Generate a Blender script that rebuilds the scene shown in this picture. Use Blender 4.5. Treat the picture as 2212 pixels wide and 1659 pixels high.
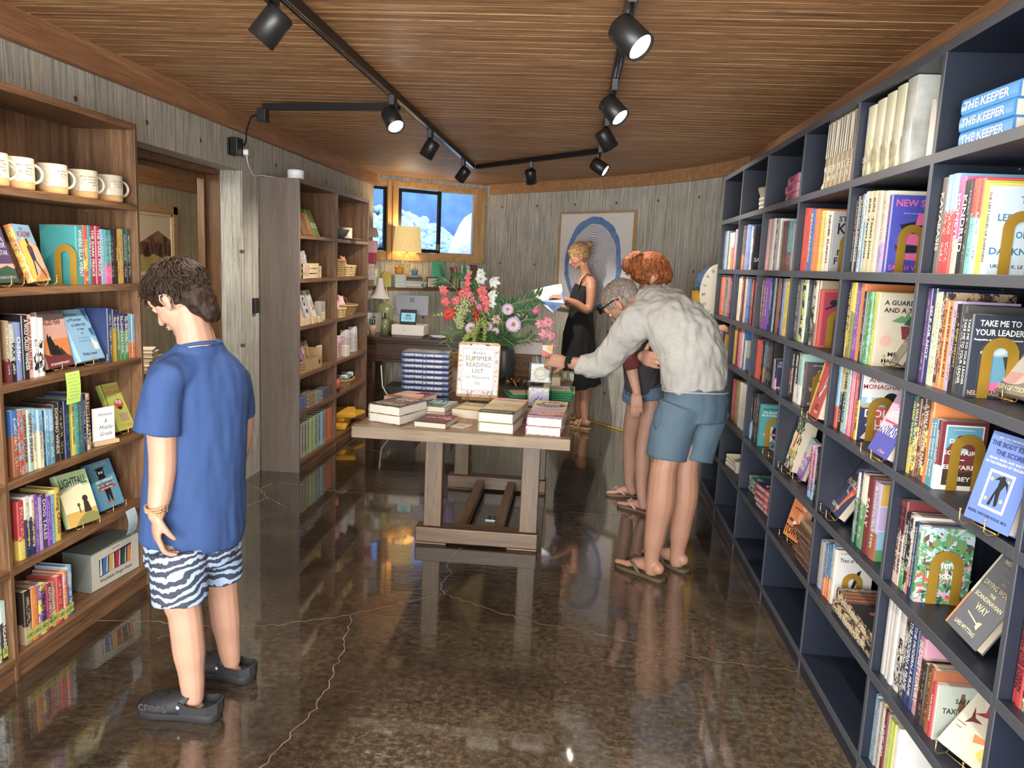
import bpy, bmesh, math, random
from mathutils import Vector, Matrix, Euler, noise
random.seed(7)
for o in list(bpy.data.objects): bpy.data.objects.remove(o)
SC = bpy.context.scene; COL = SC.collection
PI = math.pi
# ---------------------------------------------------------------- camera
CR = Vector((0.995398,0.085267,0.043731)); CU = Vector((-0.056244,0.150362,0.98703)); CF = Vector((-0.077586,0.984947,-0.154466))
FPX = 1662.61; EYE = Vector((0,0,1.5))
cam = bpy.data.cameras.new('camera'); camo = bpy.data.objects.new('camera', cam); COL.objects.link(camo)
cam.sensor_width = 36; cam.lens = FPX * 36 / 2212; cam.clip_start = 0.05
camo.matrix_world = Matrix((( CR[0], CU[0],-CF[0],0),(CR[1], CU[1],-CF[1],0),(CR[2], CU[2],-CF[2],1.5),(0,0,0,1)))
SC.camera = camo
def at(px, py, val, ax=1):
 """world point seen at a photo pixel on the plane axis=val"""
 d = CR * ((px - 1106) / FPX) - CU * ((py - 829.5) / FPX) + CF
 return EYE + d * ((val - EYE[ax]) / d[ax])
# ---------------------------------------------------------------- world, exposure, lights
w = bpy.data.worlds.new('daylight'); SC.world = w; w.use_nodes = True
bg = w.node_tree.nodes['Background']; bg.inputs[0].default_value = (0.80,0.90,1.0,1); bg.inputs[1].default_value = 2.0
SC.view_settings.view_transform = 'Standard'; SC.view_settings.look = 'None'; SC.view_settings.exposure = 0.72
SC.view_settings.gamma = 1; SC.view_settings.use_curve_mapping = False
def area(name, loc, target, sx, sy, power, col):
 l = bpy.data.lights.new(name, 'AREA'); l.shape = 'RECTANGLE'; l.size = sx; l.size_y = sy; l.energy = power; l.color = col
 o = bpy.data.objects.new(name, l); COL.objects.link(o); o.location = loc
 o.rotation_euler = (Vector(target) - Vector(loc)).to_track_quat('-Z', 'Y').to_euler(); return o
# added fill light behind the viewer, standing in for an unseen shop front
area('front_window_daylight',(-0.4,-1.6,1.5),(-0.4,3.5,1.0),3.0,2.0,230,(1.0,0.98,0.95))
# sun-lit garden light falling on the rocks outside the rear window
area('garden_daylight',(-2.4,9.6,4.6),(-1.7,11.2,1.4),2.5,2.5,130,(0.85,0.94,1.0))
# ---------------------------------------------------------------- materials
MATS = {}
def nodes(m):
 m.use_nodes = True; nt = m.node_tree; return nt, nt.nodes['Principled BSDF']
def mat(name, col, rough=0.6, metal=0.0, spec=0.5, var=0.06, vscale=12, bump=0.0, bscale=60, coat=0, trans=0, alpha=1, emit=None, es=0, sss=0, ior=1.45):
 if name in MATS: return MATS[name]
 m = bpy.data.materials.new(name); nt, b = nodes(m); N = nt.nodes.new; L = nt.links.new
 c = (*col,1)
 b.inputs['Roughness'].default_value = rough; b.inputs['Metallic'].default_value = metal
 b.inputs['Specular IOR Level'].default_value = spec; b.inputs['Coat Weight'].default_value = coat; b.inputs['IOR'].default_value = ior
 b.inputs['Transmission Weight'].default_value = trans; b.inputs['Alpha'].default_value = alpha
 if sss: b.inputs['Subsurface Weight'].default_value = sss; b.inputs['Subsurface Radius'].default_value = (0.01,0.004,0.002); b.inputs['Subsurface Scale'].default_value = 1
 b.inputs['Base Color'].default_value = c
 if emit: b.inputs['Emission Color'].default_value = (*emit,1); b.inputs['Emission Strength'].default_value = es
 if var or bump:
  tc = N('ShaderNodeTexCoord')
 if var:
  n = N('ShaderNodeTexNoise'); n.inputs['Scale'].default_value = vscale; n.inputs['Detail'].default_value = 4; L(tc.outputs['Object'], n.inputs['Vector'])
  mx = N('ShaderNodeMix'); mx.data_type = 'RGBA'; L(n.outputs['Fac'], mx.inputs[0])
  mx.inputs[6].default_value = (*[max(0, x * (1 - var * 2)) for x in col],1); mx.inputs[7].default_value = (*[min(1, x * (1 + var * 2)) for x in col],1)
  L(mx.outputs[2], b.inputs['Base Color'])
 if bump:
  n2 = N('ShaderNodeTexNoise'); n2.inputs['Scale'].default_value = bscale; n2.inputs['Detail'].default_value = 3; L(tc.outputs['Object'], n2.inputs['Vector'])
  bp = N('ShaderNodeBump'); bp.inputs['Strength'].default_value = bump; bp.inputs['Distance'].default_value = 0.01; L(n2.outputs['Fac'], bp.inputs['Height']); L(bp.outputs[0], b.inputs['Normal'])
 MATS[name] = m; return m
class G:
 """small node-graph helper"""
 def __init__(s, name):
  s.m = bpy.data.materials.new(name); s.nt, s.b = nodes(s.m); MATS[name] = s.m
  s.tc = s.nt.nodes.new('ShaderNodeTexCoord')
 def n(s, t,**k):
  x = s.nt.nodes.new(t)
  for a, v in k.items():
   if a.startswith('i_'): x.inputs[int(a[2:]) if a[2:].isdigit() else a[2:].replace('_', ' ')].default_value = v
   else: setattr(x, a, v)
  return x
 def l(s, a, b): s.nt.links.new(a, b)
 def mp(s, src, scale, rot=(0,0,0)):
  x = s.n('ShaderNodeMapping'); x.inputs['Scale'].default_value = scale; x.inputs['Rotation'].default_value = rot; s.l(src, x.inputs[0]); return x.outputs[0]
 def noise(s, v, scale, det=4, rough=.5, dist=0):
  x = s.n('ShaderNodeTexNoise'); x.inputs['Scale'].default_value = scale; x.inputs['Detail'].default_value = det; x.inputs['Roughness'].default_value = rough; x.inputs['Distortion'].default_value = dist; s.l(v, x.inputs['Vector']); return x.outputs['Fac']
 def ramp(s, f, stops):
  x = s.n('ShaderNodeValToRGB'); s.l(f, x.inputs[0]); e = x.color_ramp.elements
  while len(e) < len(stops): e.new(.5)
  for i,(p, c) in enumerate(stops): e[i].position = p; e[i].color = (*c,1) if len(c) == 3 else c
  return x.outputs[0]
 def mix(s, f, a, b, t='MIX'):
  x = s.n('ShaderNodeMix'); x.data_type = 'RGBA'; x.blend_type = t
  for k, v in ((0, f),(6, a),(7, b)):
   if hasattr(v, 'links'): s.l(v, x.inputs[k])
   elif k == 0: x.inputs[0].default_value = v
   else: x.inputs[k].default_value = (*v,1)
  return x.outputs[2]
 def math(s, op, a, b=None, c=None):
  x = s.n('ShaderNodeMath', operation=op)
  for i, v in enumerate((a, b, c)):
   if v is None: continue
   if hasattr(v, 'links'): s.l(v, x.inputs[i])
   else: x.inputs[i].default_value = v
  return x.outputs[0]
 def sep(s, v):
  x = s.n('ShaderNodeSeparateXYZ'); s.l(v, x.inputs[0]); return x.outputs
 def col(s, c): s.l(c, s.b.inputs['Base Color'])
 def bump(s, h, st=.3, d=.01):
  x = s.n('ShaderNodeBump'); x.inputs['Strength'].default_value = st; x.inputs['Distance'].default_value = d; s.l(h, x.inputs['Height']); s.l(x.outputs[0], s.b.inputs['Normal'])
 def p(s,**k):
  for a, v in k.items(): s.b.inputs[a.replace('_', ' ')].default_value = v
  return s.m
def wood(name, dark, light, axis='z', scale=1.0, rough=.45, contrast=1.0, bump=.15, weather=None):
 """straight grained timber, grain along the given object axis"""
 if name in MATS: return MATS[name]
 g = G(name); k = {'x': (1.2,22,22), 'y': (22,1.2,22), 'z': (22,22,1.2)}[axis]
 v = g.mp(g.tc.outputs['Object'], tuple(a * scale for a in k))
 n1 = g.noise(v,1.6,5,.6,.6); n2 = g.noise(v,7,3,.7,.3)
 c = g.ramp(n1,[(.30, dark),(.52, tuple((a + b) / 2 for a, b in zip(dark, light))),(.72, light)])
 c = g.mix(g.math('MULTIPLY', g.ramp(n2,[(.35,(1,1,1)),(.6,(0,0,0))]),.45 * contrast), c, tuple(a * .45 for a in dark))
 if weather: c = g.mix(g.math('MULTIPLY', g.noise(g.mp(g.tc.outputs['Object'],(6,6,.7)),1.5),1.1), c, weather)
 g.col(c); g.bump(n2, bump,.002); return g.p(Roughness=rough)
def concrete(name, base=(.48,.46,.40), tint=(.50,.44,.33), board=.135, dark=(.12,.115,.1)):
 """board-marked concrete; mesh UVs are metres along and up the wall"""
 g = G(name); u, v, _ = g.sep(g.tc.outputs['UV'])
 ub = g.math('DIVIDE', u, board); fl = g.math('FLOOR', ub); fr = g.math('FRACT', ub)
 wn = g.n('ShaderNodeTexWhiteNoise', noise_dimensions='1D'); g.l(fl, wn.inputs['W'])
 uv = g.tc.outputs['UV']
 streak = g.noise(g.mp(uv,(26,1.1,1)),2.2,6,.65,.4); blot = g.noise(uv,3.2,6,.65); fine = g.noise(uv,60,4,.7); grain = g.noise(g.mp(uv,(120,5,1)),1.5,3)
 cross = g.noise(g.mp(uv,(6,160,1)),1.0,2)
 c = g.mix(blot, tuple(x * .62 for x in base), tuple(x * 1.45 for x in base))
 c = g.mix(g.math('MULTIPLY', wn.outputs['Value'],.55), c, tint)
 c = g.mix(g.ramp(streak,[(.3,(.75,.75,.75)),(.55,(0,0,0))]), c, dark)
 c = g.mix(g.ramp(grain,[(.25,(.5,.5,.5)),(.5,(0,0,0))]), c, tuple(x * 1.2 for x in dark))
 c = g.mix(g.ramp(fine,[(.6,(0,0,0)),(.85,(.5,.5,.5))]), c,(.55,.52,.46))
 line = g.math('LESS_THAN', g.math('ABSOLUTE', g.math('SUBTRACT', fr,.5)),.488)
 edge = g.math('SUBTRACT',1.0, line)
 c = g.mix(g.math('MULTIPLY', edge,.7), c, tuple(x * .6 for x in dark))
 vo = g.n('ShaderNodeTexVoronoi'); vo.inputs['Scale'].default_value = 16; g.l(uv, vo.inputs['Vector'])
 pit = g.math('LESS_THAN', vo.outputs['Distance'],.045)
 c = g.mix(g.math('MULTIPLY', pit,.8), c,(.04,.038,.035))
 # tie holes on a 0.55 x 0.6 m grid
 a = g.math('SUBTRACT', g.math('FRACT', g.math('DIVIDE', u,.54)),.5); b2 = g.math('SUBTRACT', g.math('FRACT', g.math('DIVIDE', v,.6)),.5)
 rr = g.math('ADD', g.math('POWER', g.math('MULTIPLY', a,.54),2), g.math('POWER', g.math('MULTIPLY', b2,.6),2))
 hole = g.math('LESS_THAN', rr,.00016)
 c = g.mix(g.math('MULTIPLY', hole,.85), c,(.03,.03,.028))
 g.col(c)
 h = g.math('ADD', g.math('ADD', g.math('MULTIPLY', grain,.35), g.math('MULTIPLY', streak,.5)), g.math('SUBTRACT', g.math('MULTIPLY', cross,.15), g.math('ADD', g.math('MULTIPLY', edge,.8), g.math('ADD', pit, hole))))
 g.bump(h,.55,.006); return g.p(Roughness=.8)
M_conc = concrete('board_marked_concrete')
M_conc2 = concrete('board_marked_concrete_grey', base=(.56,.55,.49), tint=(.56,.52,.42), board=.17)
M_conc3 = concrete('warm_concrete', base=(.46,.40,.29), tint=(.52,.43,.29), board=.2)
def shop_floor():
 g = G('polished_stained_concrete'); o = g.tc.outputs['Object']
 big = g.noise(o,.9,5,.62,.5); mid = g.noise(o,4.5,8,.72,.4); fine = g.noise(o,38,6,.75); pat = g.noise(g.mp(o,(1,.55,1)),1.7,3,.6,1.2)
 c = g.ramp(mid,[(.30,(.010,.0075,.0055)),(.5,(.028,.020,.014)),(.72,(.056,.040,.026))])
 x, y, _ = g.sep(o)
 # worn, paler stain to the shop's entrance and along the right hand shelves
 worn = g.math('ADD', g.math('MULTIPLY', g.math('SUBTRACT',4.1, y),.10), g.math('MULTIPLY', x,.10))
 f = g.ramp(g.math('ADD', big, worn),[(.42,(0,0,0)),(.72,(1,1,1))])
 spk = g.ramp(fine,[(.42,(0,0,0)),(.66,(1,1,1))])
 c = g.mix(g.math('MULTIPLY', g.math('MULTIPLY', f, spk),.55), c,(.27,.20,.125))
 c = g.mix(g.math('MULTIPLY', f,.22), c,(.13,.095,.06))
 c = g.mix(g.math('MULTIPLY', g.ramp(pat,[(.60,(0,0,0)),(.72,(1,1,1))]),.40), c,(.24,.18,.10))
 g.col(c)
 rg = g.ramp(mid,[(.3,(.03,.03,.03)),(.75,(.12,.12,.12))]); rg = g.mix(g.math('MULTIPLY', g.math('MULTIPLY', f, spk),.9), rg,(.34,.34,.34)); g.l(rg, g.b.inputs['Roughness'])
 h = g.math('ADD', g.math('MULTIPLY', g.noise(g.mp(o,(1,2.6,1)),16,3,.55,.6),.8), g.math('MULTIPLY', fine,.02))
 g.bump(h,.13,.02); return g.p(Coat_Weight=1.0, Coat_IOR=1.6, Coat_Roughness=.045, Specular_IOR_Level=.5)
M_floor = shop_floor()
def plank_mat():
 g = G('cedar_ceiling_boards'); o = g.tc.outputs['Object']; x, y, z = g.sep(o)
 wn = g.n('ShaderNodeTexWhiteNoise', noise_dimensions='1D'); g.l(g.math('FLOOR', g.math('DIVIDE', y,.082)), wn.inputs['W'])
 off = g.n('ShaderNodeCombineXYZ'); g.l(g.math('ADD', g.math('MULTIPLY', x,.9), g.math('MULTIPLY', wn.outputs['Value'],37)), off.inputs[0]); g.l(g.math('MULTIPLY', y,34), off.inputs[1])
 n1 = g.noise(off.outputs[0],1.4,6,.62,.9); n2 = g.noise(off.outputs[0],5,4,.7,.4)
 c = g.ramp(n1,[(.30,(.13,.062,.028)),(.48,(.40,.205,.085)),(.70,(.74,.46,.22))])
 c = g.mix(g.math('MULTIPLY', wn.outputs['Value'],.42), c,(.34,.145,.05))
 c = g.mix(g.math('MULTIPLY', g.ramp(n2,[(.38,(1,1,1)),(.5,(0,0,0))]),.75), c,(.05,.024,.012))
 g.col(c); g.bump(n2,.35,.004); return g.p(Roughness=.5)
M_plank = plank_mat()
M_beam = wood('fir_fascia_board',(.28,.125,.055),(.47,.245,.12), 'y',.7,.55)
M_beamx = wood('fir_fascia_board_rear',(.36,.18,.075),(.56,.32,.15), 'x',.7,.55)
M_walnut = wood('walnut_laminate',(.085,.042,.020),(.26,.14,.07), 'z',1.1,.42)
M_walnuty = wood('walnut_laminate_shelf',(.095,.046,.021),(.30,.16,.08), 'y',1.1,.42)
M_grey = wood('greyed_walnut_end_panel',(.095,.060,.042),(.23,.165,.125), 'z',.9,.42,1.3, weather=(.20,.165,.14))
M_navy = mat('navy_painted_board',(.012,.0165,.029),.40, var=.05, vscale=5)
M_navye = mat('navy_board_edge',(.060,.066,.080),.45, var=.04, vscale=5)
M_door = wood('stained_fir_door_frame',(.10,.042,.016),(.24,.115,.045), 'z',1,.5)
M_win = wood('oiled_fir_window_frame',(.50,.27,.10),(.74,.48,.22), 'x',.6,.5,.8)
M_winz = wood('oiled_fir_window_post',(.46,.25,.09),(.72,.46,.2), 'z',.6,.5,.8)
M_black = mat('black_powder_coat',(.012,.012,.013),.38, var=0)
M_pages = None
def pages_mat(name='page_block', a=(.62,.54,.41), b=(.46,.39,.29)):
 g = G(name); o = g.tc.outputs['Object']
 n = g.noise(g.mp(o,(3,420,3)),1,2); g.col(g.mix(n, b, a)); return g.p(Roughness=.85)
M_pages = pages_mat(); M_pagesw = pages_mat('white_page_block',(.68,.65,.56),(.52,.49,.42))
# ---------------------------------------------------------------- mesh builder
class MB:
 def __init__(s): s.v = []; s.f = []; s.mi = []; s.uv = {}; s.sm = []
 def add(s, vs, fs, m=0, sm=False):
  b = len(s.v); s.v += [tuple(p) for p in vs]
  for f in fs: s.f.append(tuple(b + i for i in f)); s.mi.append(m); s.sm.append(sm)
  return s
 def box(s, a, b, m=0, M=None):
  (x0, y0, z0),(x1, y1, z1) = a, b
  vs = [Vector(p) for p in ((x0, y0, z0),(x1, y0, z0),(x1, y1, z0),(x0, y1, z0),(x0, y0, z1),(x1, y0, z1),(x1, y1, z1),(x0, y1, z1))]
  if M is not None: vs = [M @ p for p in vs]
  return s.add(vs,[(0,3,2,1),(4,5,6,7),(0,1,5,4),(1,2,6,5),(2,3,7,6),(3,0,4,7)], m)
 def rings(s, R, m=0, cap=True, sm=True, closed=False):
  n = len(R[0]); vs = [p for r in R for p in r]; fs = []
  for i in range(len(R) - (0 if closed else 1)):
   j = (i + 1) % len(R)
   for k in range(n): fs.append((i * n + k, i * n + (k + 1) % n, j * n + (k + 1) % n, j * n + k))
  s.add(vs, fs, m, sm)
  if cap and not closed:
   b = len(s.v) - len(vs)
   s.f.append(tuple(b + k for k in reversed(range(n)))); s.mi.append(m); s.sm.append(False)
   s.f.append(tuple(b + (len(R) - 1) * n + k for k in range(n))); s.mi.append(m); s.sm.append(False)
  return s
 def tube(s, pts, r, m=0, n=10, cap=True, side=None):
  """tube along pts; r number or list of numbers / (a,b) pairs, a along side vector"""
  pts = [Vector(p) for p in pts]; R = []; up = Vector(side) if side else None
  for i, p in enumerate(pts):
   t = (pts[min(i + 1, len(pts) - 1)] - pts[max(i - 1,0)]); t = t.normalized() if t.length > 1e-9 else Vector((0,0,1))
   if up is None: up = Vector((0,0,1)) if abs(t.z) < .9 else Vector((1,0,0))
   u = (up - t * up.dot(t)); u = u.normalized() if u.length > 1e-6 else t.orthogonal().normalized()
   w_ = t.cross(u); up = u if side is None else up
   rr = r[i] if isinstance(r,(list, tuple)) else r
   a, b = rr if isinstance(rr,(list, tuple)) else (rr, rr)
   R.append([p + u * (a * math.cos(2 * PI * k / n)) + w_ * (b * math.sin(2 * PI * k / n)) for k in range(n)])
  return s.rings(R, m, cap)
 def cyl(s, c, r, h, m=0, n=20, r2=None, axis=(0,0,1)):
  a = Vector(axis).normalized(); c = Vector(c); return s.tube([c, c + a * h],[r, r if r2 is None else r2], m, n)
 def lathe(s, prof, c=(0,0,0), m=0, n=24, M=None, cap=True):
  R = []
  for r, z in prof:
   ring = [Vector((r * math.cos(2 * PI * k / n), r * math.sin(2 * PI * k / n), z)) for k in range(n)]
   R.append([(M @ p if M is not None else p + Vector(c)) for p in ring])
  return s.rings(R, m, cap)
 def ell(s, c, r, rot=None, m=0, n=14, k=9):
  r = (r, r, r) if isinstance(r,(int, float)) else r; R = []; Q = Euler(rot).to_matrix() if rot else Matrix.Identity(3)
  for i in range(1, k):
   t = PI * i / k; R.append([Vector(c) + Q @ Vector((r[0] * math.sin(t) * math.cos(2 * PI * j / n), r[1] * math.sin(t) * math.sin(2 * PI * j / n),-r[2] * math.cos(t))) for j in range(n)])
  return s.rings(R, m)
 def prism(s, poly, z0, z1, m=0, M=None, sm=False):
  """polygon (x,y) extruded z0..z1"""
  n = len(poly); vs = [Vector((x, y, z0)) for x, y in poly] + [Vector((x, y, z1)) for x, y in poly]
  if M is not None: vs = [M @ p for p in vs]
  s.add(vs,[tuple(reversed(range(n))), tuple(range(n,2 * n))], m); b = len(s.v) - 2 * n
  for i in range(n): s.f.append((b + i, b + (i + 1) % n, b + n + (i + 1) % n, b + n + i)); s.mi.append(m); s.sm.append(sm)
  return s
 def strip(s, P, Q, m=0):
  """quads between two polylines"""
  n = len(P); return s.add(list(P) + list(Q),[(i, i + 1, n + i + 1, n + i) for i in range(n - 1)], m)
 def mesh(s, name, mats):
  me = bpy.data.meshes.new(name); me.from_pydata([tuple(p) for p in s.v],[], s.f)
  for m in (mats if isinstance(mats,(list, tuple)) else [mats]): me.materials.append(m)
  me.polygons.foreach_set('material_index', s.mi); me.polygons.foreach_set('use_smooth', s.sm); me.update(); return me
 def build(s, name, mats, parent=None, loc=None, bevel=0,**tagk):
  me = s.mesh(name, mats); o = bpy.data.objects.new(name, me); COL.objects.link(o)
  if parent: o.parent = parent
  if loc: o.location = loc
  if bevel:
   b = o.modifiers.new('soft_edges', 'BEVEL'); b.width = bevel; b.segments = 2; b.limit_method = 'ANGLE'
  if tagk: tag(o,**tagk)
  return o
def tag(o, label=None, cat=None, group=None, kind=None):
 if label: o['label'] = label
 if cat: o['category'] = cat
 if group: o['group'] = group
 if kind: o['kind'] = kind
 return o
def thing(name, label, cat, loc=(0,0,0), rot=(0,0,0), group=None):
 o = bpy.data.objects.new(name, None); COL.objects.link(o); o.location = loc; o.rotation_euler = rot; o.empty_display_size = .05
 return tag(o, label, cat, group)
def wallquad(name, pts, z0, z1, mat_, thick=.12, out=None, u0=0, holes=()):
 """wall along a plan polyline, UV metres, with rectangular holes (u0,u1,z0,z1); thickness to the left of travel"""
 me = MB(); uvs = []
 P = [Vector((x, y,0)) for x, y in pts]; acc = u0
 for i in range(len(P) - 1):
  a, b = P[i], P[i + 1]; d = b - a; Ln = d.length; d.normalize(); nrm = Vector((-d.y, d.x,0)) * thick
  cuts_u = sorted({acc, acc + Ln,*[min(max(h[k], acc), acc + Ln) for h in holes for k in (0,1)]}); cuts_z = sorted({z0, z1,*[h[k] for h in holes for k in (2,3)]})
  for ua, ub in zip(cuts_u, cuts_u[1:]):
   for za, zb in zip(cuts_z, cuts_z[1:]):
    if ub - ua < 1e-5 or zb - za < 1e-5: continue
    um, zm = (ua + ub) / 2,(za + zb) / 2
    if any(h[0] < um < h[1] and h[2] < zm < h[3] for h in holes): continue
    p, q = a + d * (ua - acc), a + d * (ub - acc)
    vs = []
    for off in (Vector((0,0,0)), nrm):
     vs += [p + off + Vector((0,0, za)), q + off + Vector((0,0, za)), q + off + Vector((0,0, zb)), p + off + Vector((0,0, zb))]
    me.add(vs,[(0,1,2,3),(7,6,5,4),(0,4,5,1),(1,5,6,2),(2,6,7,3),(3,7,4,0)])
    q4 = [(ua, za),(ub, za),(ub, zb),(ua, zb)]
    idx = [(0,1,2,3),(3,2,1,0)]
    uvs += [q4[0], q4[1], q4[2], q4[3], q4[3], q4[2], q4[1], q4[0]]
    uvs += [(ua, za),(ua + thick, za),(ua + thick, za),(ub, za)]  # bottom
    uvs += [(ub, za),(ub + thick, za),(ub + thick, zb),(ub, zb)]
    uvs += [(ub, zb),(ub, zb + thick),(ua, zb + thick),(ua, zb)]
    uvs += [(ua, zb),(ua + thick, zb),(ua + thick, za),(ua, za)]
  acc += Ln
 o = me.build(name, mat_); L = o.data.uv_layers.new(name='UVMap')
 for i, uv in enumerate(uvs): L.data[i].uv = uv
 o['kind'] = 'structure'; return o
def struct(mb, name, m,**k): o = mb.build(name, m,**k); o['kind'] = 'structure'; return o
# ---------------------------------------------------------------- room shell
ZC = 2.34
fl = MB().box((-5.2,-1.4,-.08),(1.5,9.2,0)); FLOOR = struct(fl, 'floor', M_floor)
def cracks():
 rs = random.Random(5); m = MB()
 L_ = [[(205,1342),(330,1343),(470,1352),(600,1350),(690,1338),(755,1330),(820,1312),(880,1300),(960,1283),(1040,1310),(1150,1345),(1280,1365),(1400,1400),(1560,1430),(1725,1450)],
   [(758,1330),(740,1400),(715,1470),(680,1530),(640,1570),(600,1620),(560,1659)],[(525,1042),(560,1057),(578,1075),(525,1095)],[(578,1075),(620,1095)],[(560,1057),(590,1043)],
   [(596,1040),(650,1047),(730,1062),(800,1066),(870,1075),(915,1079)],[(735,964),(830,975),(920,985),(1010,990),(1100,965),(1155,968),(1250,980),(1340,1000)],[(1230,1105),(1290,1112),(1340,1113),(1420,1114),(1500,1108),(1535,1094)],
   [(995,1183),(966,1215),(976,1240),(950,1262),(961,1283)],[(1062,985),(1046,1002),(1050,1032)],[(340,1380),(400,1360),(440,1366)]]
 for pl in L_:
  P = []
  for (a, b) in zip(pl, pl[1:]):
   A, B = at(*a,0,2), at(*b,0,2); n = max(2, int((B - A).length / .025)); d = (B - A).normalized(); q = Vector((-d.y, d.x,0))
   for i in range(n): P.append(A.lerp(B, i / n) + q * rs.uniform(-.010,.010))
  P.append(at(*pl[-1],0,2)); Lf = []; Rt = []
  for i, p in enumerate(P):
   d = (P[min(i + 1, len(P) - 1)] - P[max(i - 1,0)]).normalized(); q = Vector((-d.y, d.x,0)) * rs.uniform(.0008,.0024); z = Vector((0,0,.0004)); Lf.append(p + q + z); Rt.append(p - q + z)
  m.strip(Rt, Lf)
 o = m.build('floor_crack', mat('pale_crack_filler',(.30,.23,.15),.35, var=.2), FLOOR); o['kind'] = 'structure'
cracks()
cb = MB(); y = -1.4
while y < 9.2:
 xx = -2.3
 cb.box((-5.2, y + .003, ZC),(1.5, y + .079, ZC + .02)); cb.box((-5.2, y - .003, ZC + .008),(1.5, y + .003, ZC + .02)); y += .082
cb.box((-5.2,-1.4, ZC + .02),(1.5,9.2, ZC + .05)); struct(cb, 'ceiling', M_plank)
# left wall (concrete) with the doorway recess, runs from the entrance to the window wall
wallquad('wall_left',[(-2.13,-1.4),(-2.13,7.93)],0, ZC, M_conc,.145, u0=0, holes=[(3.0 + 1.4,4.80 + 1.4,-1,2.0)])
bm_ = MB().box((-2.135,-1.4,2.225),(-2.09,7.9, ZC)); struct(bm_, 'trim_1', M_beam)
# rear wall, gently curved, and its timber fascia
RW = [(-1.06,8.69),(-.45,8.13),(.20,7.53),(.58,7.10),(.90,6.62),(1.13,6.14),(1.30,5.6)]
wallquad('wall_back', RW,0, ZC, M_conc2,.14)
tb = MB()
for a, b in zip(RW, RW[1:]):
 a, b = Vector((*a,0)), Vector((*b,0)); d = (b - a).normalized(); n = Vector((d.y,-d.x,0)) * .035
 if a.x < -1: a = a + d * .09
 tb.add([a + Vector((0,0,2.235)), b + Vector((0,0,2.235)), b + n + Vector((0,0,2.235)), a + n + Vector((0,0,2.235)), a + Vector((0,0, ZC)), b + Vector((0,0, ZC)), b + n + Vector((0,0, ZC)), a + n + Vector((0,0, ZC))],
   [(0,1,2,3),(7,6,5,4),(0,4,5,1),(1,5,6,2),(2,6,7,3),(3,7,4,0)])
struct(tb, 'trim_2', M_beamx)
wallquad('wall_right',[(1.225,6.2),(1.225,-1.4)],0, ZC, M_conc2,.12)
struct(MB().box((1.185,-1.4,2.13),(1.225,6.0, ZC)), 'trim_3', M_beam)
# window wall
WA = Vector((-2.16,7.91,0)); WB = Vector((-1.05,8.70,0)); WD = (WB - WA).normalized(); WN = Vector((-WD.y, WD.x,0)); WL = (WB - WA).length
def wp(u, z, d=0): return WA + WD * u + WN * d + Vector((0,0, z))
WM = Matrix(((WD.x, WN.x,0, WA.x),(WD.y, WN.y,0, WA.y),(0,0,1,0),(0,0,0,1)))   # u, depth outward, z
DL = .25   # depth of the stone ledge in front of the glazing
wallquad('wall_window',[(WA.x - .3 * WD.x - DL * WN.x, WA.y - .3 * WD.y - DL * WN.y),(WB.x + .1 * WD.x - DL * WN.x, WB.y + .1 * WD.y - DL * WN.y)],0,1.18, M_conc, DL + .1, u0=0)
wallquad('wall_window_upper',[(WA.x - .3 * WD.x, WA.y - .3 * WD.y),(WB.x, WB.y)],1.2, ZC, M_conc2,.14, u0=-.3, holes=[(-.25,1.325,1.48,2.30)])
struct(MB().box((-.25,-DL - .02,1.18),(WL,0,1.205), M=WM), 'trim_4', M_door)
# ---------------------------------------------------------------- rear window
def window():
 f = MB()
 for a, b in (((-.25,-.02,1.48),(1.325,.06,1.572)),((-.25,-.02,2.235),(1.325,.06,2.30))): f.box(a, b, M=WM)
 fo = thing('window_frame_2', None, None); bpy.data.objects.remove(fo)
 w1 = struct(f, 'window_1', M_win, bevel=.004)
 p = MB().box((.18,-.035,1.48),(.225,.06,2.30), M=WM).box((.238,-.03,1.48),(.30,.06,2.30), M=WM).box((1.215,-.03,1.48),(1.325,.06,2.30), M=WM); p.build('post', M_winz, w1, bevel=.003)
 s = MB()
 def frame(u0, u1, z0, z1, t, d0, d1, mb):
  mb.box((u0, d0, z0),(u1, d1, z0 + t), M=WM).box((u0, d0, z1 - t),(u1, d1, z1), M=WM).box((u0, d0, z0 + t),(u0 + t, d1, z1 - t), M=WM).box((u1 - t, d0, z0 + t),(u1, d1, z1 - t), M=WM)
 frame(.31,.80,1.575,2.225,.035,-.005,.03, s); s.build('sliding_sash', M_black, w1)
 s = MB(); frame(.78,1.215,1.572,2.235,.012,.035,.06, s); s.build('fixed_sash', mat('pale_aluminium',(.7,.72,.74),.4,.6, var=0), w1)
 s = MB(); frame(-.2,.178,1.575,2.225,.028,-.005,.03, s); s.build('side_sash', M_black, w1)
 s = MB().box((.765,-.02,1.60),(.785,-.004,1.67), M=WM); s.build('sash_latch', mat('brass',(.62,.42,.14),.3,1, var=0), w1)
 gl = mat('window_glass',(.85,.93,1.0),.02, trans=1, var=0, ior=1.1)
 MB().box((.345,.010,1.61),(.765,.014,2.19), M=WM).build('pane', gl, w1); MB().box((.792,.045,1.584),(1.203,.049,2.223), M=WM).build('pane', gl, w1); MB().box((-.172,.010,1.603),(.15,.014,2.197), M=WM).build('pane', gl, w1)
window()
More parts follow.
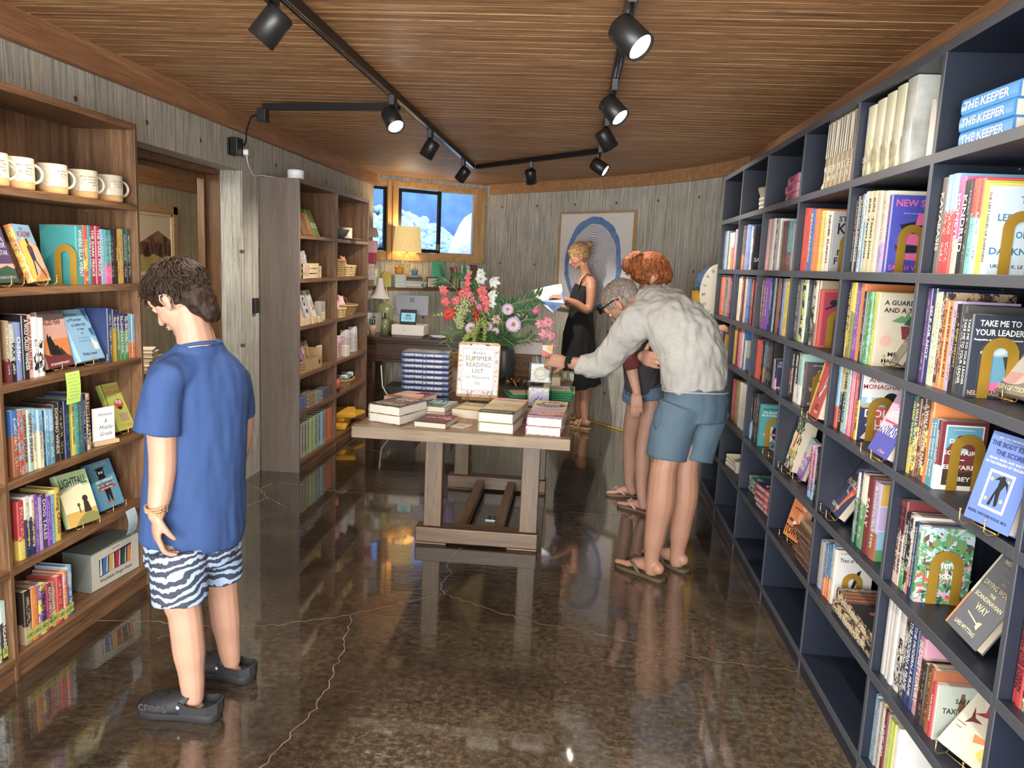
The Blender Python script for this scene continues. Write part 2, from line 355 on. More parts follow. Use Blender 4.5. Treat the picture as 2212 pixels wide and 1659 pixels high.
# garden outside the rear window; outdoor light's blue cast is put into its colours
def outside():
 g = MB().box((-.5,.3,.2),(2.6,3.4,.9), M=WM); struct(g, 'ground_outside', mat('garden_soil',(.30,.33,.36),.9, var=.3, vscale=6))
 struct(MB().box((-2.2,3.3,0.2),(3.2,3.45,4.2), M=WM), 'wall_outside', mat('blue_tinted_backdrop_wall',(.08,.16,.36),.8, var=.35, vscale=3))  # backdrop wall, bluish outdoor light put into its base colour
 struct(MB().box((-2.2,2.0,0.2),(-2.05,3.45,4.2), M=WM), 'wall_outside_side', mat('blue_tinted_backdrop_wall_2',(.07,.16,.40),.8, var=.35, vscale=3))
 rm = mat('river_rock',(.26,.38,.50),.8, var=.5, vscale=4); base = MB()
 rs = random.Random(3); rk = MB()
 for i in range(900):
  u = rs.uniform(-.45,2.1); d = rs.uniform(.5,3.0); h = .95 + (d - .4) * .40 + .22 * max(0,1 - abs(u - 1.3))
  r = rs.uniform(.045,.085); c = WM @ Vector((u, d, h)); rk.ell(c,(r * rs.uniform(.8,1.2), r, r * .75),(rs.random() * 3, rs.random() * 3,0),0,8,6)
 rk.strip([WM @ Vector((-.48,.35,.95)), WM @ Vector((2.3,.35,.95))],[WM @ Vector((-.48,3.1,2.0)), WM @ Vector((2.3,3.1,2.0))])
 rk.build('river_rocks', rm, label='bank of rounded pale blue river rocks outside the rear window', cat='rocks', kind='stuff')
 # white boulder: an irregular stone seen in the right pane
 b = MB(); R = []
 for k in range(14):
  t = k / 13; z = .9 + 1.25 * t; r = .36 * math.sqrt(max(.01,1 - t ** 2.2)); R.append([WM @ Vector((1.92 - .16 * (1 - t) + r * 1.05 * math.cos(a) * (1 + .3 * noise.noise(Vector((math.cos(a) * 2, math.sin(a) * 2, z * 3)))),1.25 + r * .8 * math.sin(a), z)) for a in [2 * PI * j / 26 for j in range(26)]])
 b.rings(R); b.build('boulder', mat('white_granite',(.62,.62,.64),.85, var=.25, vscale=40, bump=.6, bscale=30), label='large white granite boulder outside the right pane of the window', cat='rock')
 # shrubs against the wall
 for q,(u, d, z, s_) in enumerate(((.1,2.6,2.0,.55),(-.5,2.6,1.9,.5),(.75,2.9,2.25,.35))):
  lf = MB(); rs = random.Random(q)
  for i in range(520):
   a = rs.uniform(0,2 * PI); e = rs.uniform(-1,1); r = s_ * rs.uniform(.3,1) ** .5; c = Vector((u + r * math.cos(a) * math.sqrt(1 - e * e), d + .5 * r * math.sin(a) * math.sqrt(1 - e * e), z + r * e))
   dx = Vector((rs.uniform(-1,1), rs.uniform(-1,1), rs.uniform(-1,1))).normalized() * .05; dy = dx.orthogonal() * .35
   lf.add([WM @ (c - dx), WM @ (c + dy), WM @ (c + dx), WM @ (c - dy)],[(0,1,2,3)])
  root = thing('shrub',['leafy shrub outside the left half of the sliding window', 'leafy shrub seen through the narrow left window', 'small shrub outside beside the window mullion'][q], 'shrub', WM @ Vector((u, d,.9)))
  for k in range(3):
   st = MB().tube([WM @ Vector((u, d,.9)) - root.location, WM @ Vector((u + .1 * (k - 1), d, z)) - root.location],.015); st.build('stem', mat('shrub_stem',(.2,.14,.1),.9), root)
  o = lf.build('foliage', mat('bleached_leaves',(.26,.46,.36),.7, var=.4, vscale=9), root); o.location = -root.location
outside()
# ---------------------------------------------------------------- doorway and the room beyond
def doorway():
 d = MB()   # frame set back behind the concrete opening
 d.box((-2.41,4.80,0),(-2.276,4.84,2.0)).box((-2.41,3.0,1.968),(-2.276,4.80,1.998)).box((-2.412,4.775,0),(-2.366,4.80,1.968)).box((-2.412,3.0,1.942),(-2.366,4.775,1.968))
 o = struct(d, 'door_1', M_door, bevel=.004)
 struct(MB().box((-2.60,3.0,2.003),(-2.28,4.80,2.02)), 'wall_left_soffit', M_conc2)
 wallquad('wall_beyond',[(-3.6,1.0),(-3.6,7.35)],0, ZC, M_conc3,.12)
 wallquad('wall_beyond_rear',[(-3.6,7.35),(-2.28,7.35)],0, ZC, M_conc3,.12)
 struct(MB().box((-3.6,1.0,2.02),(-3.57,7.35,2.2)), 'trim_5', M_beam)
 # landscape painting in a wooden frame
 fr = thing('framed_painting', 'wood-framed painting of brown hills and golden grass in the next room', 'painting',(-3.6,6.27,1.535))
 W2, H2 = .42,.33; m = MB()
 for a, b in (((0,-W2, H2 - .075),(.04, W2, H2)),((0,-W2,-H2),(.04, W2,-H2 + .075)),((0,-W2,-H2),(.04,-W2 + .075, H2)),((0, W2 - .075,-H2),(.04, W2, H2))): m.box(a, b)
 m.build('picture_frame', wood('limed_oak_frame',(.42,.25,.12),(.62,.42,.24), 'y',1,.6), fr, bevel=.006)
 m = MB()
 for a, b in (((.0,-.345,.235),(.03,.345,.255)),((0,-.345,-.255),(.03,.345,-.235)),((0,-.345,-.255),(.03,-.325,.255)),((0,.325,-.255),(.03,.345,.255))): m.box(a, b)
 m.build('inner_frame', mat('cream_slip_frame',(.75,.62,.40),.6), fr)
 g = G('painted_landscape'); _, y, z = g.sep(g.tc.outputs['Object']); nz = g.noise(g.mp(g.tc.outputs['Object'],(1,3,3)),3,5)
 n2 = g.noise(g.mp(g.tc.outputs['Object'],(1,18,3)),2,4)
 ridge = g.math('SUBTRACT', z, g.math('SUBTRACT',.11, g.math('MULTIPLY', g.math('ABSOLUTE', g.math('SUBTRACT', y,.12)),.38)))
 c = g.mix(g.math('GREATER_THAN', ridge,0.0), g.mix(g.ramp(nz,[(.4,(0,0,0)),(.6,(1,1,1))]),(.06,.035,.025),(.28,.15,.08)),(.70,.58,.42))
 c = g.mix(g.math('LESS_THAN', z, g.math('ADD',-.01, g.math('MULTIPLY', nz,.03))), c, g.mix(g.ramp(n2,[(.45,(0,0,0)),(.55,(1,1,1))]),(.03,.018,.015),(.22,.09,.04)))
 c = g.mix(g.math('LESS_THAN', z, g.math('SUBTRACT', g.math('MULTIPLY', nz,.1),.15)), c, g.mix(nz,(.20,.14,.05),(.72,.54,.22)))
 g.col(c); MB().box((.0,-.33,-.24),(.02,.33,.24)).build('canvas', g.p(Roughness=.7), fr)
 # things beyond the doorway, seen past the boy's shoulder
 sh = MB().box((-3.2,4.3,.66),(-2.75,5.4,.69)).box((-3.2,4.3,0),(-3.16,5.4,.66)).box((-3.2,5.36,0),(-2.75,5.4,.66)).box((-3.2,4.3,.3),(-2.75,5.4,.32))
 sh.build('low_table', M_walnut, label='low dark wooden table just beyond the doorway', cat='table', bevel=.004)
 for k,(wd, hh, c) in enumerate(((.32,.028,(.72,.66,.55)),(.30,.03,(.80,.76,.68)),(.31,.022,(.35,.24,.15)),(.27,.03,(.83,.80,.74)),(.25,.02,(.55,.45,.36)))):
  z0 = .69 + (0,.028,.058,.080,.110)[k]
  r_ = thing('magazine',['bottom cream', 'second white', 'third brown', 'fourth white', 'topmost tan'][k] + ' volume of the pile on the low table beyond the doorway', 'book',(-2.98,4.98, z0),(0,0,.1 * k), 'volumes piled beyond the doorway')
  MB().box((-wd / 2,-wd * .36,.002),(wd / 2 - .004, wd * .36, hh - .002)).build('pages', M_pages, r_); MB().box((-wd / 2,-wd * .37,0),(wd / 2, wd * .37,.002)).box((-wd / 2,-wd * .37, hh - .002),(wd / 2, wd * .37, hh - .0003)).build('cover', mat('pile_cover_%d' % k, c,.5), r_)
 arm = MB()
 arm.tube([(-3.1,4.15,.0),(-3.1,4.15,.5),(-3.05,4.15,.62)],[.09,.11,.10], side=(1,0,0)); arm.tube([(-3.1,4.15,.62),(-2.7,4.15,.64)],[.085,.075]);
 arm.build('armchair', mat('tan_leather',(.24,.11,.045),.45, bump=.2), label='tan leather armchair arm showing behind the boy through the doorway', cat='armchair')
 l = bpy.data.lights.new('next_room_daylight', 'AREA'); l.energy = 45; l.size = 1.2; l.color = (1,.93,.8); o = bpy.data.objects.new('next_room_daylight', l); COL.objects.link(o); o.location = (-3.0,4.6,2.25); o.rotation_euler = (0.5,-.35,0)
doorway()
wallquad('wall_beyond_front',[(-2.28,1.0),(-3.6,1.0)],0, ZC, M_conc3,.12)
# ---------------------------------------------------------------- bookcases
def shelf_pins(mb, pts):
 for p in pts: mb.ell(p,.004, None,0,8,5)
M_chrome = mat('chrome',(.8,.8,.82),.15,1, var=0)
def case(label, x0, x1, ys, zs, T, mside, mshelf, mback, medge=None, open_dir=1, endpanels=None, kick=True):
 """bookcase whose openings face along open_dir*X; x1 is the front plane"""
 root = thing('bookcase', label, 'bookcase',((x0 + x1) / 2,(ys[0] + ys[-1]) / 2,0)); L = -root.location
 lo, hi = min(x0, x1), max(x0, x1); t = .018; top = zs[0]
 def part(n, mb, m): o = mb.build(n, m, root, bevel=.0012); o.location = L; return o
 for i, yy in enumerate(ys):
  m = endpanels.get(i, mside) if endpanels else mside
  part('side_panel', MB().box((lo, yy - t / 2,0),(hi, yy + t / 2, top)),[m])
  if medge: part('edge_band', MB().box((x1 - .002 if open_dir > 0 else x1 - .0015, yy - t / 2,0),(x1 + .0015 if open_dir > 0 else x1 + .002, yy + t / 2, top)), medge)
 for a, b in zip(ys, ys[1:]):
  for k, z in enumerate(zs):
   part('top_panel' if k == 0 else 'shelf', MB().box((lo, a + t / 2, z - T),(hi, b - t / 2, z)), mshelf)
   if medge: part('edge_band', MB().box((x1 - .0015, a + t / 2, z - T),(x1 + .0015, b - t / 2, z)), medge)
  bx = x0; part('back_panel', MB().box((min(bx, bx + open_dir * .006), a + t / 2,0),(max(bx, bx + open_dir * .006), b - t / 2, top)), mback)
  if kick: part('kick_board', MB().box((x1 - open_dir * .02, a + t / 2,0),(x1 - open_dir * .005, b - t / 2, zs[-1] - T)) if open_dir > 0 else MB().box((x1 + .003, a + t / 2,0),(x1 + .02, b - t / 2, zs[-1] - T)), mshelf)
  pn = MB(); shelf_pins(pn,[((x0 + (x1 - x0) * f), b - t / 2 - .002, z - T - .006) for z in zs[1:-1] for f in (.2,)]); part('shelf_pins', pn, M_chrome)
 return root
ZL = [2.0,1.674,1.348,1.032,.704,.403,.085]; YL = [1.50,2.325,3.15]; XLf, XLb = -1.85,-2.12
case('walnut bookcase beside the boy holding mugs and children\'s books', XLb, XLf, YL, ZL,.026, M_walnut, M_walnuty, M_walnut)
ZB = [1.99,1.63,1.335,1.015,.68,.412,.075]; YB = [5.05,5.86,6.74]
case('walnut bookcase near the desk with a greyed end panel and gift baskets', XLb, XLf, YB, ZB,.026, M_walnut, M_walnuty, M_walnut, endpanels={0: M_grey})
ZN = [2.125,1.84,1.523,1.225,.965,.64,.357,.075]; YN = [.95,1.595,2.222,2.851,3.49,4.135,4.732,5.315]; XNf, XNb = .93,1.205
case('long navy bookcase of seven bays along the right wall', XNb, XNf, YN, ZN,.028, M_navy, M_navy, M_navy, M_navye,-1)
# ---------------------------------------------------------------- track lights
M_lens = mat('lit_lamp_lens',(1,1,1),.4, var=0, emit=(1,.93,.80), es=22)
M_lens2 = mat('lit_lamp_lens_turned_away',(1,1,1),.4, var=0, emit=(1,.90,.72), es=10)
def track(label, a, b):
 a, b = Vector(a), Vector(b); d = (b - a).normalized(); n = Vector((-d.y, d.x,0)); Lm = (b - a).length
 M = Matrix(((d.x, n.x,0, a.x),(d.y, n.y,0, a.y),(0,0,1, a.z),(0,0,0,1)))
 r = thing('lighting_track', label, 'light track', tuple(a)); m = MB()
 m.box((0,-.018,0),(Lm,.018,.03)); m.box((0,-.018,-.004),(Lm,-.012,0)); m.box((0,.012,-.004),(Lm,.018,0))
 o = m.build('track_rail', M_black, r); o.rotation_euler = (0,0, math.atan2(d.y, d.x))
 o = MB().box((0,-.008,-.0015),(Lm,-.005,.001)).box((0,.005,-.0015),(Lm,.008,.001)).build('conductor', M_chrome, r); o.rotation_euler = (0,0, math.atan2(d.y, d.x))
 return r
TZ = 2.305
track('long black ceiling track running down the left of the shop',(-1.0,.6, TZ),(-.965,6.85, TZ))
track('short black ceiling track reaching the left wall above the outlet',(-1.83,4.42, TZ - .002),(-1.02,4.30, TZ - .002))
track('black ceiling track crossing before the rear wall',(-.93,6.87, TZ),(.09,5.72, TZ))
track('black ceiling track on the right of the ceiling',(.12,.6, TZ),(.11,5.66, TZ))
def spot(name_label, x, y, d, lit=True, power=30, cone=95, lens=None, drop=.115, group=None, stem=None):
 r = thing('track_spotlight', name_label, 'spotlight',(x, y, TZ), group=group); m = MB()
 MB().box((-.015,-.035,-.05),(.015,.035,0)).build('track_adapter', M_black, r, bevel=.003)
 d = Vector(d).normalized(); c = Vector((0,0,-drop)); Q = d.to_track_quat('Z', 'Y').to_matrix().to_4x4(); Q.translation = c
 MB().cyl((0,0,-.05),.006,-(drop - .05)).build('stem', M_black, r)
 prof = [(.0,-.055),(.036,-.055),(.044,-.048),(.045,-.02),(.045,.055),(.042,.056),(.040,.045),(.0,.0449)]
 MB().lathe(prof, M=Q, n=28, cap=False).build('lamp_can', M_black, r)
 MB().lathe([(.0,.047),(.036,.047),(.038,.0475)], M=Q, n=24).build('lens',(lens or M_lens) if lit else mat('dark_lens',(.2,.2,.2),.2, var=0), r)
 if lit and power:
  l = bpy.data.lights.new('spot_beam', 'SPOT'); l.energy = power; l.spot_size = math.radians(cone); l.spot_blend = .7; l.shadow_soft_size = .035; l.color = (1,.90,.78)
  o = bpy.data.objects.new('spot_beam', l); COL.objects.link(o); o.parent = r; o.location = c + d * .06; o.rotation_euler = d.to_track_quat('-Z', 'Y').to_euler()
 return r
spot('black spotlight nearest at the upper left, turned toward the left bookcase',-.985,2.44,(-.62,-.05,-.78), power=46)
spot('lit spotlight just before the cross track, left side of the ceiling',-.975,3.97,(.45,-.45,-.72), power=38)
spot('black spotlight after the cross track, aimed at the gift shelves',-.975,4.96,(-.5,.12,-.85), lens=M_lens2, power=50)
spot('black spotlight at the far end of the left track',-.968,6.32,(-.55,.25,-.75), lens=M_lens2, power=55)
spot('black spotlight hanging alone from the rear cross track',-.42,6.30,(.12,.35,-.9), lens=M_lens2, power=75)
spot('large lit spotlight at the top right, shining over the navy shelves',.112,2.40,(.60,-.42,-.66), power=32, drop=.135)
spot('second lit spotlight along the right track',.112,3.52,(.60,-.38,-.68), power=30, drop=.125)
spot('dark spotlight can third along the right track',.11,4.38,(.55,.25,-.80), lens=M_lens2, power=40)
spot('short lit spotlight at the end of the right track',.10,5.35,(.80,-.25,-.50), power=34, drop=.14)
spot('black spotlight above and behind the viewer on the left track',-.99,1.05,(-.62,.25,-.72), power=46)
spot('black spotlight above and behind the viewer on the right track',.118,1.15,(.66,.12,-.72), power=30)
# wall outlet, power feed and router cable
o1 = thing('wall_outlet', 'black outlet box high on the left concrete wall', 'outlet',(-2.13,4.65,2.125))
MB().box((0,-.055,-.055),(.008,.045,.045)).build('back_plate', M_black, o1, bevel=.002); MB().box((.008,-.04,-.05),(.055,.05,.05)).build('outlet_cover', M_black, o1, bevel=.004)
a1 = MB().cyl((-2.075,4.70,2.10),.019,.03, axis=(1,.2,0)); a1.build('power_adapter', mat('white_plastic',(.85,.86,.87),.35, var=.02), label='small round white plug adapter in the black wall outlet', cat='plug', bevel=.003)
MB().tube([(-2.07,4.70,2.14),(-2.04,4.66,2.16),(-1.99,4.55,2.20),(-1.93,4.48,2.27),(-1.84,4.44,2.29)],.0055).build('electrical_cable', M_black, label='black cord curving from the wall outlet up to the ceiling track', cat='cord')
MB().box((-1.86,4.39,2.235),(-1.81,4.45, TZ)).build('track_power_feed', M_black, label='black power feed box at the wall end of the short track', cat='power feed', bevel=.003)
MB().tube([(-2.06,4.71,2.08),(-2.08,4.78,2.03),(-2.10,4.90,1.98),(-2.09,5.0,1.995),(-2.03,5.15,1.997),(-1.97,5.2,2.0)],.003).build('router_cable', mat('white_cable',(.8,.8,.78),.5, var=0), label='thin white cable hanging from the outlet to the bookcase top', cat='cable')
ro = thing('wifi_router', 'round white router on top of the bookcase near the desk', 'router',(-1.93,5.19,1.99))
MB().lathe([(.0,0),(.052,0),(.055,.004),(.055,.030),(.052,.032)], n=32).build('base', MATS['white_plastic'], ro); MB().lathe([(.050,.032),(.050,.035)], n=32).build('light_ring', mat('ring_glow',(1,1,1),.4, var=0), ro); MB().lathe([(.053,.035),(.055,.038),(.055,.062),(.050,.067),(0,.068)], n=32).build('lid', MATS['white_plastic'], ro)
MB().box((-2.128,4.93,1.10),(-2.105,4.99,1.20)).build('thermostat', M_black, label='small black wall box beside the greyed end panel', cat='wall box', bevel=.003)
